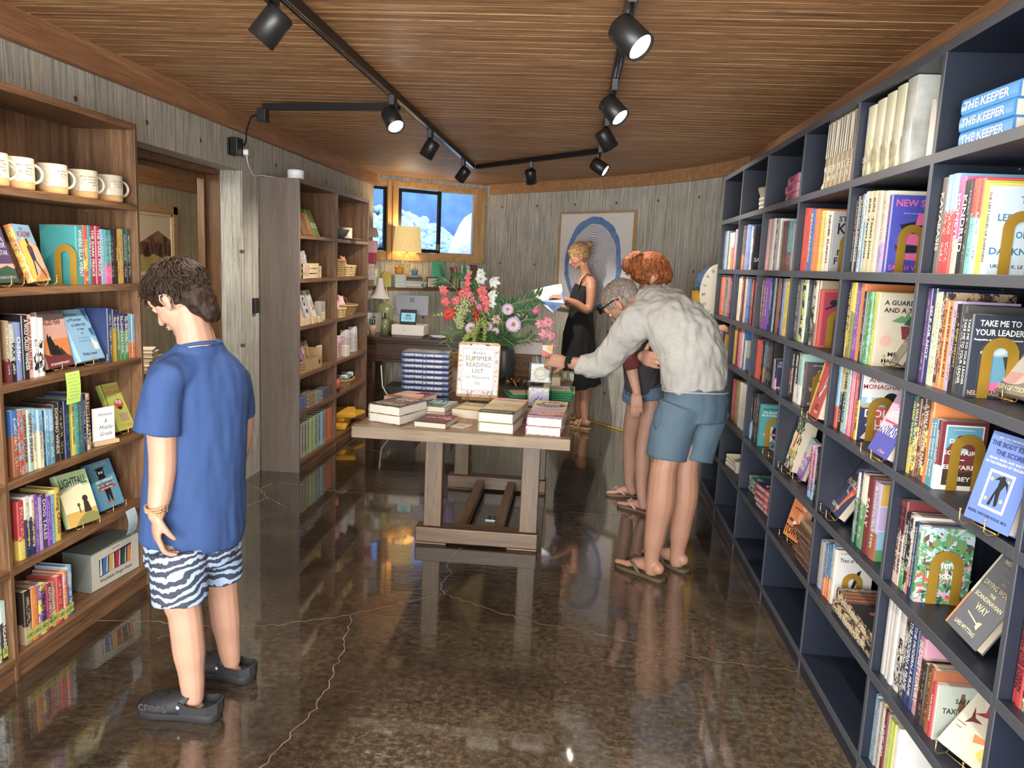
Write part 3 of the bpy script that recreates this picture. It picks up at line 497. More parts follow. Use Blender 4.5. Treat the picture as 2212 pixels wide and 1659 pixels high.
BOOKS = """
N|1|2|0|5.2842|0.0388|0.249|slate|pink|l
N|1|2|1|5.2449|0.0382|0.248|grey|white|l
N|1|2|2|5.2012|0.0476|0.247|sky blue|white|l
N|1|2|3|5.1473|0.0588|0.246|slate|grey|l
N|1|2|4|5.0825|0.0691|0.23|cream|black|l
N|1|2|5|5.0103|0.0737|0.229|orange|white|t
N|1|2|6|4.9561|0.0332|0.227|black|pink|l
N|1|2|7|4.9191|0.0393|0.245|pink|sky blue|l
N|1|2|8|4.8771|0.0429|0.242|periwinkle|hot pink|b
N|2|2|0|4.6974|0.0465|0.255|brown|orange|b
N|2|2|1|4.655|0.0367|0.255|navy|rust|b
N|2|2|2|4.5987|0.0743|0.255|periwinkle|white|l
N|2|2|3|4.5361|0.0492|0.25|blue|white|l
N|2|2|4|4.4787|0.0641|0.24|periwinkle|cream|n
N|2|2|5|4.4245|0.0427|0.242|black|cream|l|VIGIL|cream
N|3|2|0|4.0952|0.0568|0.257|pink|white|l
N|3|2|1|4.0488|0.0344|0.256|olive|gold|l
N|3|2|2|4.0011|0.0593|0.254|cream|lavender|l
N|3|2|3|3.9502|0.041|0.252|white|purple|n
N|3|2|4|3.9113|0.0352|0.249|cream|hot pink|l
N|3|2|5|3.8747|0.0362|0.247|white|grey|l
N|3|2|6|3.835|0.0417|0.233|cream|black|l
N|3|2|7|3.7876|0.0514|0.229|brown|tan|l
N|3|2|8|3.7362|0.0499|0.224|maroon|tan|l
N|3|2|9|3.6947|0.0313|0.223|teal|brown|b
N|3|2|10|3.6587|0.0392|0.221|teal|brown|b
N|3|2|11|3.6232|0.03|0.21|grey|pink|l
N|3|2|12|3.5968|0.0213|0.205|slate|white|l
N|3|2|13|3.5735|0.0238|0.204|blue|white|l
N|4|2|0|3.4622|0.0328|0.266|red|orange|l
N|4|2|1|3.4296|0.0309|0.263|red|gold|l
N|4|2|2|3.3927|0.0412|0.259|scarlet|black|l
N|4|2|3|3.3492|0.0442|0.252|blue|white|l|REGARDING|white
N|4|2|4|3.3018|0.049|0.25|orange|black|l
N|4|2|5|3.2598|0.0335|0.242|orange|brown|l
N|4|2|6|3.2269|0.0307|0.239|yellow|black|l
N|4|2|7|3.1948|0.0319|0.237|yellow|black|l
N|4|2|8|3.1589|0.0385|0.232|cream|tan|l
N|4|2|9|3.1157|0.0463|0.227|cream|black|l|NEVER FLINCH|black
N|4|2|10|3.085|0.0134|0.225|grey|black|p
N|5|2|0|2.8278|0.0235|0.259|dark brown|white|l|FLASHLIGHT SUSAN CHOI|white
N|5|2|1|2.8023|0.026|0.261|dark brown|white|l|FLASHLIGHT SUSAN CHOI|white
N|5|2|2|2.7772|0.0225|0.263|white|sky blue|n
N|5|2|3|2.7542|0.0221|0.269|sky blue|white|t
N|5|2|4|2.7205|0.0437|0.266|pale yellow|black|p|KIN  Tayari Jones|black
N|5|2|5|2.6756|0.0446|0.263|pale yellow|black|p|KIN  Tayari Jones|black
N|5|2|6|2.6298|0.0454|0.258|cream|pink|l
N|5|2|7|2.5821|0.0483|0.254|cream|lavender|b
N|5|2|8|2.5469|0.0206|0.239|ultramarine|hot pink|l|NEW SKIN  SARAH WANG|hot pink
N|6|2|0|2.1954|0.0304|0.253|taupe|black|l|KATABASIS|cream
N|6|2|1|2.1629|0.0331|0.256|red|sky blue|t
N|6|2|2|2.1292|0.0328|0.255|red|sky blue|t
N|6|2|3|2.097|0.0299|0.244|hot pink|pale yellow|b|HONEYED|white
N|6|2|4|2.0652|0.0321|0.232|black|white|l|KINDRED|white
N|6|2|5|2.0423|0.0121|0.229|dark grey|white|l
N|6|2|6|2.0209|0.0291|0.231|turquoise|scarlet|t
N|6|2|7|1.9953|0.0206|0.229|mint|scarlet|t
N|6|2|8|1.9786|0.0112|0.222|lime|green|p
N|6|2|9|1.9637|0.0169|0.215|yellow|gold|l
N|6|2|10|1.9455|0.0179|0.206|white|grey|l|THE LEFT HAND OF DARKNESS|dark grey
N|1|3|0|5.2717|0.0638|0.262|scarlet|cream|l
N|1|3|1|5.2094|0.0593|0.262|orange|white|l
N|1|3|2|5.1512|0.0553|0.262|slate|white|l
N|1|3|3|5.0906|0.0644|0.26|silver|brown|n
N|1|3|4|5.0421|0.031|0.261|grey|black|l
N|1|3|5|4.9952|0.0611|0.262|red|white|l
N|1|3|6|4.9325|0.0629|0.252|navy|cream|l
N|2|3|0|4.7012|0.0388|0.255|cream|tan|l
N|2|3|1|4.6586|0.0448|0.261|cream|brown|l
N|2|3|2|4.5938|0.0832|0.262|maroon|cream|l|HELL YARD|cream
N|2|3|3|4.525|0.0528|0.26|beige|brown|l
N|2|3|4|4.4721|0.0514|0.258|blue|white|l
N|2|3|5|4.4196|0.052|0.258|blue|white|l
N|2|3|6|4.3772|0.0311|0.251|black|white|l
N|2|3|7|4.3436|0.0344|0.247|red|white|l
N|2|3|8|4.3087|0.0339|0.243|black|scarlet|l
N|2|3|9|4.265|0.0519|0.235|scarlet|black|l
N|3|3|0|4.0979|0.0515|0.262|rust|black|n|DYNASTY|cream
N|3|3|1|4.0462|0.0501|0.262|purple|pale yellow|l|VINTAGE|pale yellow
N|3|3|2|3.9985|0.0438|0.262|purple|pale yellow|l|VINTAGE|pale yellow
N|3|3|3|3.9488|0.0538|0.262|purple|navy|b
N|3|3|4|3.9012|0.0398|0.262|navy|gold|l|QUALITY|white
N|3|3|5|3.8648|0.0314|0.262|sky blue|navy|l
N|3|3|6|3.8284|0.0398|0.262|black|gold|l
N|3|3|7|3.779|0.0575|0.262|rust|orange|l
N|3|3|8|3.7328|0.0332|0.262|navy|white|l
N|3|3|9|3.6977|0.0354|0.262|periwinkle|white|l
N|3|3|10|3.6361|0.0862|0.262|yellow|black|l
N|4|3|0|3.464|0.0291|0.262|dark grey|cream|l
N|4|3|1|3.4363|0.0249|0.262|dark grey|cream|l
N|4|3|2|3.4096|0.0269|0.262|grey|cream|l
N|4|3|3|3.3772|0.0362|0.262|lime|black|n
N|4|3|4|3.3406|0.0355|0.262|white|green|l
N|4|3|5|3.3012|0.0416|0.262|dark green|cream|l
N|4|3|6|3.2662|0.0269|0.262|black|red|l
N|4|3|7|3.231|0.0419|0.262|silver|black|n
N|4|3|8|3.1964|0.0256|0.262|cream|brown|b
N|4|3|9|3.1718|0.022|0.262|tan|black|l
N|4|3|10|3.1461|0.0279|0.227|red|black|p
N|5|3|0|2.8144|0.0241|0.262|navy|yellow|b|THE NINE BABY|yellow
N|5|3|1|2.7818|0.0394|0.262|olive|yellow|t|THE NINE BABY|yellow
N|5|3|2|2.7354|0.0518|0.262|purple|white|l
N|5|3|3|2.6917|0.0341|0.26|orange|hot pink|l|KATHERINE CENTER|pink
N|5|3|4|2.6624|0.0228|0.235|black|white|l
N|5|3|5|2.6351|0.0301|0.235|green|white|l
N|5|3|6|2.6071|0.0243|0.236|turquoise|green|n
N|5|3|7|2.5774|0.0336|0.237|lime|black|l
N|5|3|8|2.5553|0.0089|0.235|beige|black|p
N|6|3|0|2.1976|0.0259|0.258|galaxy purple|lavender|l
N|6|3|1|2.1721|0.0236|0.259|navy|lavender|l|SELF OR NOT|white
N|6|3|2|2.1509|0.0171|0.25|pale yellow|black|l
N|6|3|3|2.131|0.0212|0.251|pale yellow|black|l
N|6|3|4|2.1107|0.0178|0.251|tan|dark brown|n
N|6|3|5|2.0906|0.0208|0.229|orange|black|l|Karen Hao  Empire of AI|black
N|6|3|6|2.0679|0.023|0.23|orange|black|l|Karen Hao  Empire of AI|black
N|6|3|7|2.0454|0.0204|0.23|lavender|black|l
N|6|3|8|2.0283|0.0123|0.224|black|gold|l
N|6|3|9|2.0141|0.0145|0.224|black|gold|l|A BRIEF HISTORY|gold
N|6|3|10|2.0001|0.0118|0.222|dark grey|white|l
N|6|3|11|1.9827|0.0213|0.202|charcoal blue|white|l|TAKE ME TO YOUR LEADER|white
N|6|3|12|1.9618|0.019|0.203|charcoal blue|white|l|TAKE ME TO YOUR LEADER|white
N|1|4|0|5.2589|0.0569|0.163|lime|black|l
N|1|4|1|5.1956|0.0681|0.174|pink|brown|l
N|1|4|2|5.1276|0.0663|0.179|purple|white|l
N|1|4|3|5.0613|0.0646|0.184|black|white|l
N|1|4|4|5.0024|0.0515|0.162|gold|black|l
N|2|4|0|4.6991|0.043|0.222|yellow|red|l
N|2|4|1|4.6559|0.0419|0.224|gold|maroon|l
N|2|4|2|4.6118|0.0446|0.213|maroon|orange|l
N|2|4|3|4.5742|0.0289|0.217|hot pink|white|l
N|2|4|4|4.5421|0.0338|0.224|hot pink|yellow|l
N|2|4|5|4.5114|0.026|0.224|pink|yellow|l
N|2|4|6|4.4753|0.0446|0.218|cream|grey|l
N|2|4|7|4.4355|0.0334|0.224|blue|white|l
N|2|4|8|4.4034|0.0293|0.165|cream|black|l
N|3|4|0|4.0949|0.0573|0.2|scarlet|black|l
N|3|4|1|4.0412|0.0487|0.205|scarlet|orange|l
N|3|4|2|3.9923|0.0473|0.202|black|lime|l
N|3|4|3|3.9498|0.0362|0.209|blue|orange|b
N|3|4|4|3.9132|0.0354|0.21|slate|white|l
N|3|4|5|3.8757|0.0379|0.21|black|white|l
N|3|4|6|3.8374|0.0371|0.212|dark grey|white|l
N|3|4|7|3.7915|0.053|0.217|black|pink|l
N|3|4|8|3.7422|0.044|0.14|lavender|black|l
N|3|4|9|3.7052|0.0284|0.142|black|pink|b
N|4|4|0|3.4546|0.0481|0.211|black|scarlet|m
N|4|4|1|3.4093|0.0408|0.215|black|white|l|WILD REVERENCE|white
N|4|4|2|3.3639|0.0485|0.219|black|cream|b|WILD REVERENCE|white
N|4|4|3|3.307|0.0637|0.216|seafoam|white|b
N|4|4|4|3.2581|0.0325|0.184|plum grey|white|l
N|5|4|0|2.8247|0.0299|0.224|sky blue|scarlet|b
N|5|4|1|2.7906|0.0367|0.224|black|gold|t
N|5|4|2|2.7513|0.0402|0.224|mint|teal|w|SOME DISTANCE|black
N|5|4|3|2.719|0.0228|0.224|mint|teal|w
N|5|4|4|2.6964|0.0208|0.224|hot pink|purple|l|THE ROAD TO TENDER HEARTS|white
N|5|4|5|2.677|0.0163|0.224|pink|purple|l|THE ROAD TO TENDER HEARTS|white
N|5|4|6|2.6608|0.0146|0.224|red|purple|l
N|5|4|7|2.6441|0.0172|0.224|scarlet|white|l
N|5|4|8|2.6256|0.0182|0.224|yellow|navy|t|DOLLY ALL THE TIME|navy
N|6|4|0|2.1996|0.022|0.221|teal green|yellow|b|WHERE THE DEER LOVE|yellow
N|6|4|1|2.175|0.0256|0.219|brown|yellow|m|A WALK IN THE PARK|cream
N|6|4|2|2.1505|0.0217|0.224|rust|dark brown|n
N|6|4|3|2.124|0.0299|0.224|brown|yellow|m|A WALK IN THE PARK|cream
N|6|4|4|2.0999|0.0166|0.224|orange|rust|l
N|6|4|5|2.0819|0.0179|0.178|steel blue|white|p|Hunt Gather Parent|white
N|6|4|6|2.0626|0.0189|0.183|steel blue|white|p|Hunt Gather Parent|white
N|6|4|7|2.0455|0.0137|0.182|maroon|white|b|DESERT SOLITAIRE|white
N|2|5|0|4.5943|0.1193|0.239|red|white|l
N|2|5|1|4.512|0.0436|0.246|olive|gold|l
N|2|5|2|4.468|0.0427|0.25|olive|white|l
N|2|5|3|4.4273|0.0372|0.251|white|red|l
N|2|5|4|4.385|0.0458|0.255|white|grey|l
N|2|5|5|4.3366|0.0494|0.258|cream|grey|l
N|2|5|6|4.2848|0.0526|0.261|white|navy|l
N|2|5|7|4.2341|0.0471|0.266|navy|red|n
N|3|5|0|4.1021|0.0431|0.244|black|sky blue|b
N|3|5|1|4.0626|0.0343|0.248|black|orange|l
N|3|5|2|4.0258|0.0376|0.252|black|white|l
N|3|5|3|3.9915|0.0294|0.258|dark grey|white|l
N|3|5|4|3.9616|0.029|0.263|black|white|l
N|3|5|5|3.9284|0.0357|0.213|teal|yellow|l
N|4|5|0|3.0411|0.0343|0.211|lilac pink|sky blue|b|ATMOSPHERE|red
N|4|5|1|3.0046|0.0369|0.203|lilac pink|sky blue|b|ATMOSPHERE|red
N|4|5|2|2.9685|0.0338|0.215|black|white|l
N|5|5|0|2.5426|0.0088|0.243|navy|white|l
N|5|5|1|2.5299|0.015|0.235|green|cream|t
N|5|5|2|2.5122|0.0187|0.246|navy|white|l
N|5|5|3|2.4786|0.0471|0.241|green|cream|t
N|5|5|4|2.4319|0.0446|0.246|maroon|white|l|SALLY|white
N|5|5|5|2.3828|0.052|0.244|lavender|rust|b|BUCKEYE PATRICK RYAN|white
N|6|5|0|2.2009|0.0194|0.246|blush|maroon|t|THE WORD FOR CRAFT|black
N|6|5|1|2.1791|0.0226|0.249|blush|maroon|t|THE WORD FOR CRAFT|black
N|6|5|2|2.1606|0.0128|0.221|black|green|b|THE EXPLORERS CLUB|white
N|6|5|3|2.1468|0.0133|0.225|black|green|b|THE EXPLORERS CLUB|white
N|6|5|4|2.1318|0.0151|0.224|silver|black|n
N|6|5|5|2.1174|0.0119|0.224|cream|orange|b
N|6|5|6|2.1049|0.0117|0.213|navy blue|white|l|THE KAUFMANN MERCANTILE GUIDE|white
N|6|5|7|2.0929|0.0107|0.217|navy blue|white|l|THE KAUFMANN MERCANTILE GUIDE|white
N|6|5|8|2.0762|0.021|0.212|pale blue|green|n|Herbal Handbook|green
N|7|5|0|1.5762|0.0148|0.228|red|white|l|1929  ANDREW ROSS SORKIN|black
N|7|5|1|1.5587|0.0185|0.236|red|white|l|1929  ANDREW ROSS SORKIN|black
N|7|5|2|1.5412|0.015|0.112|dark brown|tan|n
N|5|6|0|2.8176|0.044|0.18|lilac blue|yellow|l|DREAM STATE|yellow
N|5|6|1|2.7779|0.0337|0.195|lilac blue|yellow|l|DREAM STATE|yellow
N|5|6|2|2.7513|0.0181|0.192|ocean blue|orange|b
N|5|6|3|2.7326|0.0177|0.2|ocean blue|orange|b
N|5|6|4|2.7112|0.0234|0.21|ocean blue|orange|b
N|5|6|5|2.6829|0.0315|0.201|cream|grey|l
N|6|6|0|2.1972|0.0268|0.247|pale grey|white|p
N|6|6|1|2.1708|0.0243|0.247|pale grey|white|p
N|6|6|2|2.1436|0.0286|0.247|pale grey|black|p
N|6|6|3|2.1085|0.0401|0.247|pale grey|black|m
N|6|6|4|2.074|0.0272|0.235|dark brown|grey|n
N|6|6|5|2.0453|0.0286|0.247|navy blue|white|p|THE MODERN A FRAME|white
N|6|6|6|2.0182|0.0241|0.247|navy blue|white|p|THE MODERN A FRAME|white
N|6|6|7|1.9869|0.0368|0.222|mauve pink|white|p|BUDGET LUXURY|white
N|6|6|8|1.9636|0.0082|0.169|dark brown|tan|l
N|6|6|9|1.947|0.0235|0.164|dark brown|tan|l
N|6|6|10|1.9236|0.0216|0.174|brown|gold|l
N|6|6|11|1.9046|0.0148|0.174|rust|dark brown|l
N|6|6|12|1.8899|0.0129|0.147|red|white|l|TAXI SAFARI|white
N|6|6|13|1.8786|0.0082|0.147|pale grey|red|p
N|6|7|0|2.2018|0.0176|0.21|sky blue|black|l
N|6|7|1|2.1829|0.0187|0.205|grey|white|l
N|6|7|2|2.1639|0.0176|0.21|tan|black|l
N|6|7|3|2.1462|0.0163|0.2|white|black|l
N|6|7|4|2.1282|0.0182|0.205|maroon|white|l|A QUIET WAR|white
N|6|7|5|2.1117|0.0131|0.2|white|red|l
N|6|7|6|2.0935|0.0217|0.2|lime|pale yellow|l
N|6|7|7|2.0735|0.0167|0.2|lime|white|l
N|6|7|8|2.0541|0.0204|0.2|white|tan|p
L|2|2|0|2.7978|0.0421|0.22|teal|cyan|l|WHERE ELLA WENT|white
L|2|2|1|2.8349|0.0266|0.223|scarlet|yellow|m|DELIVER|yellow
L|2|2|2|2.8556|0.0131|0.225|teal|cyan|l|WHERE ELLA WENT|white
L|2|2|3|2.8767|0.0276|0.223|crimson|white|l|THE SHARK PRINCE|white
L|2|2|4|2.9064|0.0302|0.225|crimson|white|l|THE SHARK PRINCE|white
L|2|2|5|2.9293|0.014|0.215|sky blue|white|l
L|2|2|6|2.9441|0.014|0.215|sky blue|white|l
L|2|2|7|2.9612|0.0186|0.214|teal|hot pink|b
L|2|2|8|2.9818|0.021|0.213|teal|hot pink|b
L|2|2|9|3.0005|0.0147|0.219|black|white|l
L|2|2|10|3.015|0.0127|0.22|black|red|l
L|2|2|11|3.0285|0.0127|0.221|dark brown|orange|l|OUTSIDE|yellow
L|2|2|12|3.0456|0.0198|0.22|gold|black|l
L|2|2|13|3.0663|0.0201|0.221|gold|black|l
L|2|2|14|3.0922|0.03|0.222|dark green|black|b
L|2|2|15|3.1233|0.0306|0.224|dark green|black|b
L|2|3|0|2.3992|0.017|0.207|tan|maroon|b
L|2|3|1|2.4214|0.0258|0.196|grey green|black|b|PAX|black
L|2|3|2|2.4508|0.0314|0.198|periwinkle|white|l|Odder|white
L|2|3|3|2.4814|0.0283|0.22|black|cream|l|A WOLF CALLED WANDER|white
L|2|3|4|2.5063|0.0199|0.221|salmon|black|l|A WOLF CALLED FIRE|maroon
L|2|3|5|2.5305|0.0268|0.212|white|black|m
L|2|3|6|2.5592|0.0289|0.207|white|black|m
L|2|3|7|2.9682|0.0291|0.218|navy blue|white|l
L|2|3|8|2.9942|0.0213|0.211|green|navy|t|EL SONADOR|white
L|2|3|9|3.0165|0.0217|0.208|green|navy|t|EL SONADOR|white
L|2|3|10|3.0419|0.0277|0.194|green|navy blue|t|EL SONADOR|white
L|2|3|11|3.0751|0.0372|0.19|green|navy blue|t|EL SONADOR|white
L|2|3|12|3.1055|0.022|0.189|sky blue|orange|b
L|2|3|13|3.1279|0.0213|0.185|sky blue|orange|b
L|2|4|0|2.4089|0.0292|0.23|rust|blue|t
L|2|4|1|2.4348|0.021|0.222|sky blue|scarlet|n
L|2|4|2|2.4571|0.022|0.223|tan|rust|l|GRIFFIN SPEAKER|maroon
L|2|4|3|2.4808|0.0238|0.221|seafoam|pink|l|GRIFFIN SPEAKER|maroon
L|2|4|4|2.5057|0.0243|0.219|pale yellow|sky blue|t|Charlotte|grey
L|2|4|5|2.5302|0.0232|0.212|pale yellow|sky blue|t|Charlotte|grey
L|2|4|6|2.5496|0.014|0.203|navy|sky blue|l
L|2|4|7|2.5659|0.0171|0.205|steel blue|sky blue|t
L|2|4|8|2.5901|0.0296|0.201|steel blue|sky blue|t
L|2|4|9|2.6185|0.0256|0.213|dark brown|cream|l|DOMINO WINDS|cream
L|2|4|10|2.6451|0.026|0.219|black|yellow|l
L|2|4|11|2.6738|0.0299|0.217|navy|green|l
L|2|4|12|2.6966|0.0139|0.215|lime|green|l
L|2|4|13|2.7138|0.019|0.215|yellow|green|l|ALTERED GAMES|green
L|2|4|14|2.7363|0.0244|0.214|teal|lime|l
L|2|4|15|2.7596|0.0206|0.215|teal green|gold|l
L|2|4|16|2.7802|0.019|0.226|navy|white|l
L|2|4|17|2.806|0.0309|0.223|pale yellow|tan|n|LIGHTFALL|black
L|2|5|0|2.4158|0.0311|0.211|red|yellow|b
L|2|5|1|2.4436|0.0231|0.219|navy|white|t|MAX & the midnights|yellow
L|2|5|2|2.4687|0.0254|0.213|navy|white|t|MAX & the midnights|yellow
L|2|5|3|2.4906|0.0168|0.21|purple|white|l
L|2|5|4|2.5084|0.0172|0.196|lavender|white|l
L|2|5|5|2.532|0.0283|0.197|galaxy purple|white|l|DOG TALES|white
L|2|5|6|2.5567|0.0196|0.186|purple|white|l
L|2|5|7|2.5763|0.018|0.187|sky blue|navy|l
L|2|5|8|2.6048|0.0375|0.199|yellow|red|l|Young CROSS|maroon
L|2|6|0|2.424|0.0356|0.196|dark brown|tan|b
L|2|6|1|2.46|0.0347|0.193|orange|yellow|l
L|2|6|2|2.4987|0.0412|0.189|yellow|purple|n|THE OTHER SIDE OF THE RIVER|black
L|2|6|3|2.5318|0.0235|0.178|crimson|white|l|AUTO HISTORY|white
L|2|6|4|2.5597|0.0306|0.169|tan|yellow|b
L|2|6|5|2.5934|0.0353|0.182|red|white|l
L|2|6|6|2.6244|0.0251|0.189|pink|orange|n
L|2|6|7|2.6526|0.0296|0.198|blue|sky blue|t|Ginger on Ice|white
L|1|6|0|2.2845|0.011|0.218|grey|white|n
L|1|6|1|2.3022|0.0228|0.212|black|mint|t|BORN SCARED|white
L|3|6|0|5.1721|0.0431|0.25|pale taupe|black|l|THE NEW YORKER|black
L|3|6|1|5.2299|0.0709|0.253|pale taupe|black|l|THE NEW YORKER|black
L|3|6|2|5.3|0.0676|0.251|soft green|black|l|CARTOONS|black
L|3|6|3|5.3694|0.0695|0.255|soft green|black|l
L|3|6|4|5.4527|0.0954|0.258|soft green|black|l|THE NEW YORKER|black
L|3|6|5|5.5401|0.0779|0.256|soft blue|black|l|CARTOONS|black
L|3|6|6|5.623|0.0862|0.257|soft blue|black|l|CARTOONS|black
L|3|6|7|5.7063|0.0789|0.254|burnt orange|black|l
L|3|6|8|5.7976|0.1021|0.246|burnt orange|black|l
"""
DISP = {'body': ([0.905,1.776,0.972],0.141,-79.6,13.0,0.205), 'takeme': ([1.021,2.0,1.232],0.125,-82.1,31.0,0.165), 'drying': ([0.97,1.914,0.648],0.159,-92.2,30.5,0.22), 'butterfly': ([0.952,1.846,0.365],0.106,-72.4,41.5,0.17), 'fantasy': ([0.923,2.421,0.972],0.155,-90.6,23.0,0.15), 'taupe': ([1.018,2.63,1.232],0.198,-93.5,28.5,0.15), 'problem': ([0.968,2.849,0.648],0.155,-94.4,31.0,0.21), 'limegrey': ([1.052,3.354,1.232],0.191,-97.6,15.0,0.15), 'goodbye': ([0.912,3.008,0.972],0.115,-91.1,12.0,0.21), 'darkblue': ([0.954,3.717,0.648],0.096,-82.6,23.0,0.15), 'comic': ([0.971,3.469,0.648],0.145,-94.2,12.0,0.195), 'peter': ([0.989,3.332,0.648],0.135,-96.1,15.0,0.15), 'town': ([0.968,3.372,0.365],0.152,-79.6,14.0,0.185), 'parry': ([-1.895,2.618,1.04],0.184,92.7,10.0,0.21), 'potion': ([-1.883,2.784,1.04],0.203,90.2,23.0,0.21), 'academy': ([-1.872,2.538,1.356],0.3,107.0,19.0,0.205), 'soccer': ([-1.867,2.352,1.356],0.233,103.6,16.0,0.21), 'green': ([-1.901,3.034,0.712],0.119,81.9,22.5,0.21), 'lightfall': ([-1.881,2.676,0.411],0.13,76.0,20.0,0.21), 'spy': ([-1.891,2.888,0.411],0.155,83.9,20.5,0.2)}
# ---------------------------------------------------------------- colours
CL = {'red': (.62,.03,.035), 'scarlet': (.72,.075,.035), 'crimson': (.42,.015,.06), 'maroon': (.20,.025,.03), 'orange': (.85,.24,.03), 'burnt orange': (.70,.17,.04), 'rust': (.42,.12,.04), 'yellow': (.88,.68,.05), 'pale yellow': (.84,.78,.45), 'gold': (.70,.42,.05), 'lime': (.55,.66,.07), 'green': (.10,.34,.12), 'dark green': (.02,.10,.07), 'soft green': (.47,.62,.30), 'grey green': (.40,.46,.38), 'olive': (.28,.27,.06),
  'teal': (.03,.33,.34), 'teal green': (.03,.22,.19), 'cyan': (.1,.6,.62), 'turquoise': (.16,.60,.58), 'mint': (.48,.72,.62), 'seafoam': (.38,.62,.56), 'sky blue': (.25,.52,.76), 'steel blue': (.09,.34,.50), 'soft blue': (.30,.48,.58), 'pale blue': (.50,.64,.72), 'blue': (.03,.17,.50), 'bright blue': (.02,.28,.70), 'ocean blue': (.03,.16,.34), 'ultramarine': (.05,.06,.52), 'cornflower': (.10,.22,.70), 'periwinkle': (.20,.28,.62), 'navy': (.02,.03,.12), 'navy blue': (.015,.035,.14), 'charcoal blue': (.03,.042,.065), 'galaxy purple': (.10,.04,.20), 'purple': (.22,.06,.50), 'lavender': (.50,.40,.68), 'lilac blue': (.36,.40,.64), 'lilac pink': (.66,.42,.62), 'plum grey': (.11,.08,.09), 'pink': (.80,.35,.42), 'hot pink': (.85,.09,.32), 'mauve pink': (.62,.28,.38), 'blush': (.76,.55,.45), 'salmon': (.75,.40,.32),
  'cream': (.80,.74,.58), 'beige': (.66,.58,.42), 'white': (.82,.81,.76), 'pale grey': (.64,.62,.60), 'silver': (.42,.43,.44), 'grey': (.30,.31,.33), 'slate': (.13,.15,.18), 'dark grey': (.065,.065,.065), 'black': (.014,.014,.016), 'brown': (.16,.07,.035), 'dark brown': (.05,.03,.02), 'tan': (.52,.36,.20), 'taupe': (.20,.17,.14), 'pale taupe': (.52,.48,.40), 'peach': (.85,.5,.32)}
CL = {k: tuple((c * .82 + sum(v) / 3 * .18) * .84 for c in v) for k, v in CL.items()}
def cover_mat(c1, c2='white', style='p', rough=.38):
 nm = 'jacket_' + (c1 + '_' + c2 + '_' + style).replace(' ', '_')
 if nm in MATS: return MATS[nm]
 g = G(nm); A, B = CL[c1], CL[c2]; o = g.tc.outputs['Object']; ge = g.tc.outputs['Generated']; x, y, z = g.sep(ge); ox, oy, oz = g.sep(o)
 oi = g.n('ShaderNodeObjectInfo'); sh = g.n('ShaderNodeVectorMath', operation='ADD'); g.l(o, sh.inputs[0]); cb = g.n('ShaderNodeCombineXYZ'); g.l(g.math('MULTIPLY', oi.outputs['Random'],30), cb.inputs[2]); g.l(cb.outputs[0], sh.inputs[1]); v = sh.outputs[0]
 base = g.mix(g.noise(v,30,3), tuple(a * .88 for a in A), tuple(min(1, a * 1.1) for a in A)); lum = sum(A) / 3
 if style in 'tb':
  n = g.noise(v,55,4,.7); k = g.math('ADD', z, g.math('MULTIPLY', g.math('SUBTRACT', n,.5),.35))
  f = g.math('GREATER_THAN', k,.62) if style == 't' else g.math('LESS_THAN', k,.36); base = g.mix(f, base, B)
 if style == 'n': base = g.mix(g.ramp(g.noise(v,34,5,.7,.8),[(.46,(0,0,0)),(.52,(1,1,1))]), base, B)
 if style == 'm':
  f = g.math('MULTIPLY', g.math('GREATER_THAN', g.noise(g.mp(v,(1,1,.5)),60,4,.7,1),.52), g.math('LESS_THAN', g.math('ABSOLUTE', g.math('SUBTRACT', z,.35)),.28)); base = g.mix(f, base, B)
 if style == 'w':
  wv = g.n('ShaderNodeTexWave'); wv.inputs['Scale'].default_value = 40; wv.inputs['Distortion'].default_value = 6; wv.inputs['Detail Scale'].default_value = 1; g.l(g.mp(v,(1,1,2)), wv.inputs['Vector']); base = g.mix(g.ramp(wv.outputs['Fac'],[(.6,(0,0,0)),(.75,(1,1,1))]), base, B)
 if style in 'ltbn':
  T = B if style in 'l' else ((.85,.82,.74) if lum < .35 else (.03,.03,.04))
  vv = g.n('ShaderNodeTexVoronoi', distance='CHEBYCHEV'); vv.inputs['Scale'].default_value = 1; g.l(g.mp(v,(0,260,210)), vv.inputs['Vector'])
  let = g.math('LESS_THAN', vv.outputs['Distance'],.36)
  let2 = g.math('GREATER_THAN', g.noise(g.mp(v,(0,330,420)),1,1),.47)
  band = g.math('LESS_THAN', g.math('ABSOLUTE', g.math('SUBTRACT', y,.5)),.24)
  r1 = g.math('MULTIPLY', g.math('GREATER_THAN', z,.40), g.math('LESS_THAN', z,.90)); r2 = g.math('MULTIPLY', g.math('GREATER_THAN', z,.12), g.math('LESS_THAN', z,.32))
  spine = g.math('LESS_THAN', ox,.0035); f = g.math('MULTIPLY', g.math('MULTIPLY', let, let2), g.math('MULTIPLY', g.math('MULTIPLY', band, spine), g.math('MAXIMUM', r1, r2)))
  base = g.mix(f, base, T)
 g.col(base); return g.p(Roughness=rough, Coat_Weight=.25, Coat_Roughness=.2)
def ink(c): return mat('ink_' + c.replace(' ', '_'), CL[c],.5, var=0)
